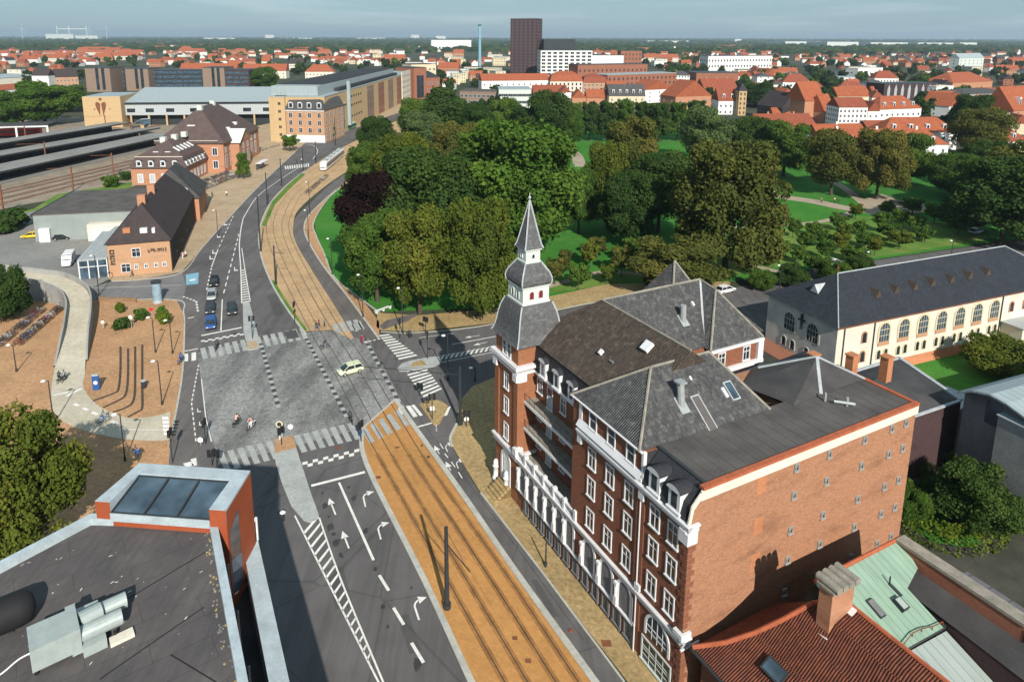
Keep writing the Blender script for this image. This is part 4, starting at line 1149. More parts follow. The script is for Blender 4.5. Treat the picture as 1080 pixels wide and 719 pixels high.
# ---------------------------------------------------------------- the flat-roofed building at the lower left
def offset_in(P, d):
    """inset a counter-clockwise outline by d"""
    out = []
    n = len(P)
    for i in range(n):
        a, b, c = Vector(P[i - 1]), Vector(P[i]), Vector(P[(i + 1) % n])
        e0, e1 = (b - a).normalized(), (c - b).normalized()
        n0, n1 = Vector((-e0.y, e0.x)), Vector((-e1.y, e1.x))
        k = (n0 + n1).normalized(); k = k / max(.3, k.dot(n0))
        out.append(tuple(b + k * d))
    return out
fb = thing('flat_roofed_building', 'modern building with grey felt roof, zinc coping and orange glazed roof light', 'building')
ZC, ZD = 22.8, 22.35
E1, E2, E3 = G(228, 545, ZC)[:2], G(96, 541, ZC)[:2], G(0, 591, ZC)[:2]
E0 = G(262, 719, ZC)[:2]
dr = Vector((E0[0] - E1[0], E0[1] - E1[1])).normalized()
Ea = (E1[0] + dr.x * 34, E1[1] + dr.y * 34)
dl = Vector((E3[0] - E2[0], E3[1] - E2[1])).normalized()
Eb = (E2[0] + dl.x * 11, E2[1] + dl.y * 11)
PM = [E1, E2, Eb, (Eb[0] + 3, 4.0), Ea]
m = MB(); m.prism(PM, 0, ZD, 0, 1)
m.build('body', [M['conc_dark'], M['felt']], fb)
# the roof deck: felt sheets with lapped seams, bird lime, rust-coloured wash
t = NT('roof_deck_felt')
v = t.coord('UV')
c = t.ramp(t.noise(v, .35, 6, .65), [(.3, (.085, .08, .083)), (.55, (.115, .105, .105)), (.75, (.15, .135, .125))])
c = t.mix(1.0, c, t.ramp(t.noise(t.coord('UV', (3, .3, 1), (0, 0, -.6)), 1.0, 6, .65), [(.3, .75), (.65, 1.0)]), 'MULTIPLY')
c = t.mix(1.0, c, t.ramp(t.noise(v, 14, 3, .8), [(.3, .8), (.7, 1.0)]), 'MULTIPLY')
b_ = t.new('ShaderNodeTexBrick'); b_.inputs['Scale'].default_value = 1; b_.inputs['Brick Width'].default_value = 5.0; b_.inputs['Row Height'].default_value = 1.35; b_.inputs['Mortar Size'].default_value = .012
b_.inputs['Color1'].default_value = b_.inputs['Color2'].default_value = (1, 1, 1, 1); b_.inputs['Mortar'].default_value = (.5, .5, .5, 1)
t.link(t.coord('UV', rot=(0, 0, -.62)), b_.inputs['Vector'])
c = t.mix(1.0, c, b_.outputs['Color'], 'MULTIPLY')
vo = t.new('ShaderNodeTexVoronoi', feature='F1'); vo.inputs['Scale'].default_value = 1.5; vo.inputs['Randomness'].default_value = 1.0
wp = t.new('ShaderNodeMix', data_type='RGBA'); wp.inputs[0].default_value = .06
nzv = t.new('ShaderNodeTexNoise'); nzv.inputs['Scale'].default_value = 6.0; t.link(v, nzv.inputs['Vector']); t.link(v, wp.inputs[6]); t.link(nzv.outputs['Color'], wp.inputs[7])
t.link(wp.outputs[2], vo.inputs['Vector'])
c = t.mix(t.ramp(vo.outputs['Distance'], [(.030, .6), (.05, 0.0)]), c, (.55, .55, .52))
M['deck'] = t.done(c, .85, spec=.2)
m = MB(); m.poly([(*p, ZD + .01) for p in offset_in(PM, .4)]); m.build('roof_deck', M['deck'], fb)
IN = offset_in(PM, .42)
m = MB()
for i in range(5):
    a, b, c2, d2 = PM[i], PM[(i + 1) % 5], IN[(i + 1) % 5], IN[i]
    m.poly([(*a, ZC), (*b, ZC), (*c2, ZC - .03), (*d2, ZC - .03)]); m.poly([(*d2, ZC - .03), (*c2, ZC - .03), (*c2, ZD), (*d2, ZD)]); m.poly([(*b, ZC), (*a, ZC), (*a, ZD - .3), (*b, ZD - .3)])
m.build('coping', M['cap'], fb)
# glazed roof light: U-shaped zinc rim, glass sloping towards the deck
ZL = 23.9
FL, FR, NL, NR = [Vector((*G(*p, ZL)[:2], 0)) for p in ((147, 488), (264, 496), (100, 528), (238, 538))]
def mixp(a, b, t): return a + (b - a) * t
m = MB(); P = [tuple(q[:2]) for q in (FR, FL, NL, NR)]
m.prism(P, 12, ZL - .75)
body2 = m.build('roof_light', M['orange_panel'], fb)
m = MB()
def rim(a, b, c3, d3):
    m.poly([(*a[:2], ZL), (*b[:2], ZL), (*c3[:2], ZL), (*d3[:2], ZL)])
    for p, q in ((a, b), (b, c3), (c3, d3), (d3, a)): m.poly([(*q[:2], ZL), (*p[:2], ZL), (*p[:2], ZL - .76), (*q[:2], ZL - .76)])
fl2, fr2 = mixp(FL, NL, .27) + (FR - FL) * .1, mixp(FR, NR, .27) - (FR - FL) * .12
nl2, nr2 = NL + (NR - NL) * .115, NR - (NR - NL) * .125
rim(FR, FL, fl2, fr2); rim(FL, NL, nl2, fl2); rim(NR, FR, fr2, nr2)
m.build('rim', M['cap'], body2)
for a, b in ((NL, nl2), (nr2, NR)):
    m = MB()
    d3 = (a - FL).normalized() * .012 if a is NL else (NR - FR).normalized() * .012
    m.poly([(*(a + d3)[:2], ZL - .02), (*(a + d3)[:2], ZL - .76), (*(b + d3)[:2], ZL - .76), (*(b + d3)[:2], ZL - .02)]); m.build('cladding', M['orange_panel'], body2)
m = MB(); o3 = (FR - FL).normalized() * .012
m.poly([(*(NR + o3)[:2], ZL - .12), (*(NR + o3)[:2], 18), (*(FR + o3)[:2], 18), (*(FR + o3)[:2], ZL - .12)])
m.build('cladding', M['orange_panel'], body2)
m = MB(); q_ = [mixp(NR, FR, .06) + o3 * 1.8, mixp(NR, FR, .42) + o3 * 1.8]; m.poly([(*q_[0][:2], 22.3), (*q_[0][:2], 18), (*q_[1][:2], 18), (*q_[1][:2], 22.9)]); m.build('side_glass', M['glass_blue'], body2)
for k in range(3):
    m = MB()
    a, b = mixp(fl2, fr2, k / 3 + .012), mixp(fl2, fr2, (k + 1) / 3 - .012); c3, d3 = mixp(nl2, nr2, (k + 1) / 3 - .012), mixp(nl2, nr2, k / 3 + .012)
    m.poly([(*a[:2], ZL - .18), (*d3[:2], ZL - .72), (*c3[:2], ZL - .72), (*b[:2], ZL - .18)])
    m.build('glass_panel', M['glass_blue'], body2)
m = MB()
for k in range(4):
    a, b = mixp(fl2, fr2, k / 3), mixp(nl2, nr2, k / 3)
    m.bar((*a[:2], ZL - .12), (*b[:2], ZL - .66), .09, .1)
m.bar((*fl2[:2], ZL - .14), (*fr2[:2], ZL - .14), .09, .1); m.bar((*nl2[:2], ZL - .68), (*nr2[:2], ZL - .68), .09, .1)
m.build('glazing_bars', M['metal_dark'], body2)
q_ = (NL - FL).normalized() * .05; m = MB(); m.bar((*(nl2 + q_)[:2], 22.98), (*(nr2 + q_)[:2], 22.98), .09, .5); m.build('sill', M['cap'], body2)
# street side: recessed glass, balcony with pale slab
u = dr; nrm = Vector((-u.y, u.x)) if Vector((-u.y, u.x)).x > 0 else Vector((u.y, -u.x))
def S3(a, o, z): return (E1[0] + u.x * a + nrm.x * o, E1[1] + u.y * a + nrm.y * o, z)
m = MB()
m.poly([S3(-.5, .02, 22.0), S3(-.5, .02, 2), S3(34, .02, 2), S3(34, .02, 22.0)]); m.build('street_glazing', M['glass_blue'], fb)
for k in range(9):
    m = MB(); m.bar(S3(k * 3.4, .08, 1), S3(k * 3.4, .08, 22.2), .25, .25); m.build('mullion', M['metal_dark'], fb)
A1, A2, A3, A4 = G(258, 585, 18.8), G(272, 569, 18.8), G(309, 735, 18.8), G(285, 735, 18.8)
dd = Vector((A3[0] - A2[0], A3[1] - A2[1], 0)) * 2.2
m = MB(); q = [A1, A4, A3, A2]; q[1] = tuple(Vector(A1) + dd); q[2] = tuple(Vector(A2) + dd)
m.prism([p[:2] for p in q], 17.4, 18.8); m.build('balcony_parapet', M['cap'], fb)
m = MB(); m.prism([S3(-3, .05, 0)[:2], tuple((Vector(S3(-3, .05, 0)) + Vector(dd))[:2]), q[1][:2], A1[:2]], 16.9, 17.3); m.build('balcony_floor', M['felt'], fb)
m = MB(); tv = Vector(A2); m.bar((A1[0], A1[1], 18.8), (A1[0], A1[1], 20.1), .1, .1); m.bar((A2[0], A2[1], 18.8), (A2[0], A2[1], 20.4), .1, .1); m.bar((A1[0], A1[1], 20.05), (A2[0], A2[1], 20.4), .1, .1); m.build('screen_frame', M['white'], fb)
# ventilation plant on the deck
hv = thing('ventilation_unit', 'pale green-grey ventilation unit with two round ducts on the flat roof', 'ventilation unit', (*G(60, 690, ZD)[:2], ZD + .02), rad(38))
m = MB(); m.box(-.95, -.75, .25, .55, .85, 1.35); m.build('housing', M['duct'], hv)
m = MB(); m.box(.55, -.85, .2, .95, .95, 1.45); m.build('flange', M['duct'], hv)
for y in (-.42, .52):
    m = MB(); m.tube((.9, y, .8), (2.75 + (.25 if y > 0 else -.1), y, .8), .36, n=16); m.build('duct', M['duct'], hv, False)
m = MB(); m.tube((1.0, .15, 1.0), (1.9, .3, .95), .42, n=14); m.build('fan_casing', M['duct'], hv)
m = MB(); m.box(1.0, 1.0, .3, 1.9, 1.4, .75); m.build('motor_box', M['duct'], hv)
m = MB(); m.box(.95, -1.0, .0, 1.9, -.62, .5); m.build('control_box', M['duct'], hv)
m = MB(); m.box(2.0, -1.15, .0, 3.0, -.65, .16); m.build('paving_block', M['plaster'], hv)
m = MB()
for x in (-.8, .75, 2.3):
    for y in (-.6, .65): m.tube((x, y, 0), (x, y, .3), .09, n=8)
m.build('feet', M['black'], hv)
m = MB(); P = spl([(-.9, .1, .6), (-1.4, .2, .45), (-2.0, .25, .12), (-2.8, .1, .04)], 5)
for a, b in zip(P, P[1:]): m.tube(a, b, .035, n=6)
m.build('cable', M['cable_white'], hv)
bd = thing('black_duct', 'thick black insulated duct with a rounded end at the left of the flat roof', 'duct', (*G(40, 648, ZD)[:2], ZD + .75), rad(38))
m = MB(); m.lathe([(.02, 0), (.45, .08), (.72, .3), (.8, .7), (.8, 9)], (0, 0, 0), 18); m.xf(Matrix.Rotation(rad(-90), 4, 'Y')); m.build('sleeve', M['black'], bd, True)
m = MB()
for k in range(3): m.box(-1.2 - k * 2.4, -.5, -.75, -1.0 - k * 2.4, .5, -.6)
m.build('cradle', M['metal_dark'], bd)
# ---------------------------------------------------------------- low buildings at the lower right (frame B)
RB_ = thing('red_tiled_house', 'low house with dark red pantile roof, brick chimney and one roof window', 'house', C0, rad(27.2))
m = MB(); m.box(.5, -24, 0, 8.6, -1.6, 5.9); m.build('wall', M['brick'], RB_)
m = MB()
hipl = [B.L((0, 0, 0))] and [(.1, -1.0, 6.0), (1.9, -2.3, 6.75), (3.6, -3.4, 7.8), (5.2, -4.4, 9.1), (6.8, -5.4, 10.6), (8.65, -6.4, 11.0)]
# slope towards the street in strips, gently sagging
for i in range(len(hipl) - 1):
    a, b = hipl[i], hipl[i + 1]
    za = 6.0 + (11.0 - 6.0) * ((a[0] - .1) / 8.55) ** 1.0; zb = 6.0 + 5.0 * ((b[0] - .1) / 8.55)
    m.poly([a, (a[0], -26, za), (b[0], -26, zb), b])
m.poly([hipl[-1], hipl[-2], hipl[-3], hipl[-4], hipl[-5], hipl[0], (8.65, -.9, 6.0)])
m.poly([hipl[-1], (8.65, -.9, 6.0), (8.66, -.9, 5.0), (8.66, -26, 5.0), (8.65, -26, 11.0)])
m.build('roof', M['red_tile'], RB_)
m = MB()
for a, b in zip(hipl, hipl[1:]): m.tube((a[0], a[1], a[2] + .04), (b[0], b[1], b[2] + .04), .17, n=7)
m.tube((8.65, -6.4, 11.04), (8.65, -26, 11.04), .17, n=7); m.build('ridge_tiles', M['red_ridge'], RB_)
m = MB(); m.tube((.0, -1.0, 5.9), (.0, -26, 5.9), .12, n=7); m.build('gutter', M['metal_dark'], RB_)
ch = MB(); ch.box(6.2, -7.2, 7.5, 8.5, -6.2, 13.1); cho = ch.build('chimney', M['brick_st'], RB_)
m = MB(); m.box(6.05, -7.35, 13.1, 8.65, -6.05, 13.3); m.build('cap', M['coping'], cho)
for k in range(4):
    m = MB(); x = 6.42 + k * .62
    m.tube((x, -7.55, 13.5), (x, -5.85, 13.5), .29, n=12); m.build('pot', M['coping'], cho)
m = MB(); m.bar((6.0, -7.25, 9.7), (8.6, -7.3, 11.15), .5, .06); m.bar((6.05, -6.1, 9.6), (6.05, -7.3, 9.75), .3, .06); m.build('flashing', M['white'], cho)
p = rp(B, 817, 707, (.1, 0, 6.0), (-.505, 0, .863))
m = MB(); m.box(-.55, -.8, -.05, .55, .8, .14); mt = Matrix.Rotation(rad(-30.3), 4, 'Y') ; mt = Matrix.Translation(p) @ mt; m.xf(mt); wq = m.build('roof_window', M['metal_dark'], RB_)
m = MB(); m.box(-.42, -.68, .14, .42, .68, .16); m.xf(mt); m.build('pane', M['glass_blue'], wq)
CB = thing('copper_roofed_house', 'low house with pale green copper sheet roof and a white-grey zinc extension', 'house', C0, rad(27.2))
pn = Vector((0, -math.sin(rad(21)), math.cos(rad(21)))); p0 = (0, -4.0, 10.33)
def onp(px, p0_, n_): return [tuple(rp(B, x, y, p0_, n_)) for x, y in px]
m = MB(); q = onp([(862, 612.5), (886, 632), (952.5, 685.5), (995, 661.5), (957, 620), (968, 599), (951, 581)], p0, pn); q[0] = (8.85, -4.0, 10.33); q[1] = (8.85, q[1][1], q[1][2]); q[-1] = (19.1, -4.05, 10.31)
m.poly(q); m.poly([(8.85, -4.0, 10.33), (19.1, -4.05, 10.31), (19.1, -2.6, 6), (8.85, -2.6, 6)]); m.build('copper_roof', M['verdigris'], CB)
m = MB(); m.box(8.9, -9, 0, 15.5, -2.8, 7.4); m.box(15.5, -5, 0, 19, -2.8, 8.4); m.build('wall', M['brick'], CB)
m = MB(); m.tube((8.9, -4.0, 10.38), (19.1, -4.05, 10.36), .16, n=7); m.build('ridge_tiles', M['red_ridge'], CB)
zp = (0, -4.0, 9.85)
m = MB(); q2 = onp([(954.5, 689), (998, 665), (1046, 717), (1080, 760), (1030, 790), (985, 722)], zp, pn); m.poly(q2); m.build('zinc_roof', M['zinc_white'], CB)
m = MB(); a, b = onp([(953, 687), (996, 662.5)], zp, pn); m.bar((a[0], a[1], a[2] + .2), (b[0], b[1], b[2] + .2), .18, .3); m.build('gutter', M['metal_dark'], CB)
def onroof(px, py, w_, l_, mat, name, h_=.15, mat2=None):
    c3 = rp(B, px, py, p0, pn); k = MB(); k.box(-w_ / 2, -l_ / 2, -.05, w_ / 2, l_ / 2, h_); mm = Matrix.Translation(c3) @ Matrix.Rotation(rad(21), 4, 'X'); k.xf(mm); o = k.build(name, M[mat], CB)
    if mat2: k = MB(); k.box(-w_ / 2 + .08, -l_ / 2 + .08, h_, w_ / 2 - .08, l_ / 2 - .08, h_ + .015); k.xf(mm); k.build('pane', M[mat2], o)
onroof(923.5, 641.5, .6, 1.3, 'metal_dark', 'roof_window', .12, 'conc_dark'); onroof(949, 638, .7, .9, 'metal_dark', 'roof_vent', .35, 'zinc_white')
c3 = rp(B, 938, 616, p0, pn); d3 = rp(B, 951, 629, p0, pn)
m = MB(); m.bar((c3.x, c3.y, c3.z + .05), (d3.x, d3.y, d3.z + .05), .22, .12); m.tube((c3.x, c3.y, c3.z), (c3.x, c3.y, c3.z + .7), .06, n=6); m.build('roof_ladder', M['metal_dark'], CB)
m = MB(); P = onp([(953, 682), (962, 671), (972, 666), (983, 664), (994, 659)], p0, pn)
for a, b in zip(P, P[1:]): m.bar((a[0], a[1], a[2] + .3), (b[0], b[1], b[2] + .3), .05, .05)
for a in P: m.bar(a, (a[0], a[1], a[2] + .3), .05, .05, up=(1, 0, 0))
m.build('snow_guard', M['metal_rust'], CB)
KB = thing('black_roofed_wing', 'narrow wing with black felt roof leaning on a long brick wall', 'house', C0, rad(27.2))
m = MB(); T = [(18.35, -5.5, 9.1), (16.6, -6.2, 8.3), (15.6, -26, 8.3), (18.35, -26, 9.1)]
m.poly(T); m.build('roof', M['felt'], KB)
m = MB(); m.prism([(16.65, -6.3), (15.65, -26), (18.3, -26), (18.3, -5.6)], 0, 8.2); m.build('wall', M['brick_dark'], KB)
win(KB, 16.17, -15.0, 6.0, -87, .9, 1.4, 'cross')
fw_ = thing('firewall', 'long red brick fire wall with wide weathered concrete coping', 'wall', C0, rad(27.2))
m = MB(); m.box(18.4, -13.2, 0, 19.25, -4.2, 10.3); m.build('brickwork', M['brick_red'], fw_)
m = MB(); m.box(18.3, -13.3, 10.3, 19.4, -4.1, 10.55); m.build('coping', M['coping'], fw_)
m = MB(); m.box(18.35, -14.2, 0, 19.3, -13.31, 10.1); m.build('end_pier', M['plaster_grey'], fw_)
GS = thing('grey_roofed_shed', 'low shed behind the fire wall with grey sheet roof and red tiled end', 'shed', C0, rad(27.2))
m = MB(); m.box(20, -22, 0, 26.2, -5.2, 5.2); m.build('wall', M['brick_red'], GS)
m = MB(); m.poly([(19.5, -24, 6.6), (26.8, -24, 5.3), (26.8, -5.6, 5.3), (19.5, -5.6, 6.6)]); m.build('roof', M['metal_roof'] if False else m_seam('grey_sheet', (.13, .125, .14), 1.5, .15, .7), GS)
m = MB(); m.poly([(19.6, -5.5, 6.6), (23.6, -5.5, 5.6), (22.6, -2.2, 5.6), (19.6, -2.2, 6.8)]); m.build('tiled_end', M['red_ridge'], GS)
# wall and low roof between the tower block side and the white hall
LB = thing('low_flat_building', 'low building with black felt roof and pale metal edge trim beside the concrete building', 'building', C0, rad(27.2))
m = MB(); m.prism([(30, 9), (50, 8), (54, 18), (30, 19)], 0, 8.2, 0, 1); m.build('body', [M['brick_dark'], M['felt2']], LB)  # near-black brick stands in for the shadow over this sunlit front
m = MB(); m.bar((50, 8, 8.3), (54, 18, 8.3), .5, .2); m.bar((54, 18, 8.3), (44, 18.3, 8.3), .4, .2); m.bar((30, 9, 8.3), (49.7, 8, 8.3), .3, .2); m.build('edge_trim', M['lead'], LB)
m = MB(); ap_ = (41, 13.5, 9.9); q = [(30.2, 9.3, 8.22), (49.6, 8.4, 8.22), (53.5, 17.8, 8.22), (30.2, 18.7, 8.22)]
for i in range(4): m.poly([q[i], q[(i + 1) % 4], ap_])
m.build('pitched_roof', M['felt'], LB)
SHD = thing('blue_canopy', 'low blue-grey canopy in the shaded yard beside the blank brick wall', 'canopy', G(975, 450), rad(24))
m = MB(); m.box(-1.5, -2, 2.6, 8, 2.5, 2.8); m.build('roof', M['zinc'], SHD)
for x in (-1.2, 7.6):
    for y in (-1.7, 2.2): m = MB(); m.tube((x, y, 0), (x, y, 2.6), .08, n=6); m.build('post', M['metal_dark'], SHD)
# ---------------------------------------------------------------- the white hall with arched windows
W = Fr(G(966, 380), 21.4)
WH = thing('white_hall', 'long cream hall with blue-grey slate hip roof and tall arched windows', 'building', W.o, rad(21.4))
m = MB(); m.box(-17.5, .01, 0, 36, 13.8, 8.55); m.build('wall', M['plaster'], WH)
m = MB(); m.poly([(-17.53, 13.79, 0), (-17.53, .0, 0), (-17.53, .0, 8.5), (-17.53, 13.79, 8.5)]); m.build('end_wall', M['plaster_grey'], WH)  # end wall in greyer, more mottled plaster than the long front
m = MB(); m.box(-17.6, -.18, 0, 18.9, -.0, 1.0); m.poly([(-17.6, -1.0, .06), (18.9, -1.0, .06), (18.9, -.18, 1.0), (-17.6, -.18, 1.0)]); m.build('brick_plinth', M['brick_patch'], WH)
m = MB(); m.box(-17.9, 3, 0, -17.56, 14, .8); m.poly([(-17.9, 14, .8), (-17.9, 3, .8), (-20.2, 3, .1), (-20.2, 14, .1)]); m.build('brick_apron', M['brick_red'], WH)
m = MB(); ra, rb = (-10.7, 6.9, 13.5), (29.2, 6.9, 13.5)
e = [(-18.1, -.55, 8.5), (36.6, -.55, 8.5), (36.6, 14.4, 8.5), (-18.1, 14.4, 8.5)]
m.poly([e[0], e[1], rb, ra]); m.poly([e[1], e[2], rb]); m.poly([e[2], e[3], ra, rb]); m.poly([e[3], e[0], ra]); m.poly(e[::-1])
m.build('roof', M['blue_slate'], WH)
m = MB(); m.tube(e[0], ra, .1, n=5); m.tube(ra, rb, .12, n=5); m.tube(rb, e[1], .1, n=5); m.build('hip_rolls', M['zinc'], WH)
m = MB(); m.box(-18.15, -.7, 8.38, 36.6, -.55, 8.52); m.build('gutter', M['metal_rust'], WH)
for x in (-16.2, -10.1, 19.0): m = MB(); m.tube((x, -.12, .9), (x, -.12, 8.4), .08, n=6); m.build('rain_pipe', M['metal_dark'], WH)
for k in range(7):
    x = -7.85 + k * 4.19
    win(WH, x, 0, 4.55, 0, 2.1, 3.0, 'grid', 'cream', 'glass_blue', .34, True, 'arched_window')
    m = MB(); m.box(x - 1.2, -.1, 3.9, x + 1.2, 0, 4.53); m.build('apron', M['brick_pale'], WH)
    for s in (-.75, .75): win(WH, x + s, 0, 1.75, 0, .7, 1.5, None, 'cream', 'glass', .16, True, 'small_arched_window')
for x, z in ((-12.0, 5.0), (-12.0, 1.9), (21.6, 4.9), (25, 4.9), (29, 4.9)): win(WH, x, 0, z, 0, .8, 1.7, None, 'brick_st', 'glass', .2, True, 'small_arched_window')
for y in (4.35, 8.95):
    win(WH, -17.53, y, 4.2, -90, 2.1, 2.9, 'grid', 'plaster_grey', 'glass', .3, True, 'arched_window')
    for s in (-.9, .9): win(WH, -17.53, y + s, 1.3, -90, .8, 1.5, None, 'plaster_grey', 'glass', .18, True, 'small_arched_window')
sl = math.atan2(5.0, 7.45)
for px, py in ((925, 312), (944.5, 307.5), (964.5, 304), (983, 300), (1003, 296.5), (1022, 292.5), (1041, 289)):
    p = rp(W, px, py, (0, -.55, 8.5), (0, -math.sin(sl), math.cos(sl)))
    m = MB(); m.poly([(p.x - .6, p.y - .3, p.z - .15), (p.x + .6, p.y - .3, p.z - .15), (p.x, p.y - .3, p.z + 1.0)]); m.poly([(p.x - .6, p.y - .3, p.z - .15), (p.x, p.y - .3, p.z + 1.0), (p.x, p.y + 1.6, p.z + 1.0)]); m.poly([(p.x, p.y - .3, p.z + 1.0), (p.x + .6, p.y - .3, p.z - .15), (p.x, p.y + 1.6, p.z + 1.0)])
    m.build('roof_dormer', M['bark'], WH)
p = rp(W, 860, 308, (-18.1, 0, 8.5), Vector((-5.0, 0, 7.4)).normalized())
m = MB(); m.poly([(p.x - .3, p.y + .8, p.z), (p.x - .3, p.y - .8, p.z), (p.x - .3, p.y, p.z + 1.3)]); m.poly([(p.x - .3, p.y - .8, p.z), (p.x + 2, p.y, p.z + 1.3), (p.x - .3, p.y, p.z + 1.3)]); m.poly([(p.x + 2, p.y, p.z + 1.3), (p.x - .3, p.y + .8, p.z), (p.x - .3, p.y, p.z + 1.3)]); m.build('roof_dormer', M['lead'], WH)
m = MB(); m.tube((ra[0], ra[1], 13.4), (ra[0], ra[1], 15), .06, n=5); m.sphere((ra[0], ra[1], 14.4), .2, 6); m.build('finial', M['metal_rust'], WH)
m = MB(); m.box(-17.9, 6.4, 5.4, -17.55, 6.6, 7.9); m.box(-17.9, 5.9, 6.8, -17.55, 7.1, 7.05); m.build('wall_anchor', M['metal_dark'], WH)
AN = thing('hall_annex', 'small flat annex with pale walls leaning on the right end of the white hall', 'building', W.Wd(19.5, -3.4), rad(21.4))
m = MB(); m.box(0, 0, 0, 12, 3.3, 3.4); m.build('wall', M['plaster'], AN); m = MB(); m.box(-.2, -.2, 3.4, 12.2, 3.35, 3.6); m.build('roof', M['zinc'], AN)
win(AN, 2.0, 0, 1.0, 0, 2.2, 1.4, 'mid')
# ---------------------------------------------------------------- the concrete building with a vaulted roof
VB = thing('vaulted_building', 'grey concrete building with blind walls and a low curved metal roof', 'building', W.o, rad(21.4))
prof = [(-22.0, 11.0), (-23.5, 11.9), (-25.3, 12.4), (-27, 12.25), (-29, 11.7), (-31, 10.8), (-33, 9.6)]
m = MB(); n_ = len(prof)
m.poly([(-23.3, -22.2, 0)] + [(-23.3, y, z - .12) for y, z in [(-22.2, 11.05)] + prof[1:-1] + [(-32.8, 9.7)]] + [(-23.3, -32.8, 0)])
m.box(-23.29, -32.8, 0, 20, -22.2, 9.5); m.build('wall', M['conc_dark'], VB)
m = MB()
for (ya, za), (yb, zb) in zip(prof, prof[1:]):
    m.poly([(-24.3, ya, za), (22, ya, za), (22, yb, zb), (-24.3, yb, zb)][::-1]); m.poly([(-24.3, ya, za), (-24.3, yb, zb), (-24.3, yb, zb - .22), (-24.3, ya, za - .22)][::-1]); m.poly([(-24.3, ya, za - .2), (-24.3, yb, zb - .2), (22, yb, zb - .2), (22, ya, za - .2)][::-1])
m.build('vaulted_roof', M['metal_roof'], VB)
m = MB(); m.box(-24.2, -33.5, 0, -19, -26.4, 10.5); m.build('stair_block', M['concrete'], VB)
m = MB(); m.box(-24.35, -33.6, 10.5, -18.9, -26.3, 10.65); m.build('coping', M['cap'], VB)
m = MB(); m.box(-23.36, -26.2, 8.6, -23.305, -24.6, 11.2); m.build('strip_window', M['glass_blue'], VB)

# lime streaks, grit and lapped seams on the deck
for a, b in (((105, 716), (215, 640)), ((120, 640), (228, 575)), ((180, 690), (228, 719))):
    p, q = G(*a, ZD + .012), G(*b, ZD + .012); m = MB(); m.bar((p[0], p[1], ZD + .015), (q[0], q[1], ZD + .015), .05, .02); m.build('felt_seam', M['black'], fb)
rl = random.Random(4)
for i in range(26):
    x, y = rl.choice(((rl.uniform(90, 225), rl.uniform(555, 715)), (rl.uniform(20, 120), rl.uniform(580, 640)), (rl.uniform(110, 150), rl.uniform(605, 660))))
    p = G(x, y, ZD + .013); a = rl.gauss(.9, .3); l_, w2 = rl.uniform(.03, .13), rl.uniform(.015, .035)
    m = MB(); m.poly([(p[0] + l_ * math.cos(a) * u_ - w2 * math.sin(a) * v_, p[1] + l_ * math.sin(a) * u_ + w2 * math.cos(a) * v_, p[2]) for u_, v_ in ((-1, -.6), (.3, -1), (1, 0), (.4, 1), (-.8, .7))]); m.build('lime_spot', M['plaster'], fb)
for i in range(60):
    t_ = rl.uniform(.02, .95); p = Vector((E1[0], E1[1])) + Vector((dr.x, dr.y)) * (t_ * 13); o_ = rl.uniform(.45, .8)
    m = MB(); m.tube((p.x - nrm.x * o_, p.y - nrm.y * o_, ZD + .01), (p.x - nrm.x * o_, p.y - nrm.y * o_, ZD + .05), rl.uniform(.03, .08), n=5); m.build('grit', M[rl.choice(('paving', 'conc_dark', 'coping'))], fb)
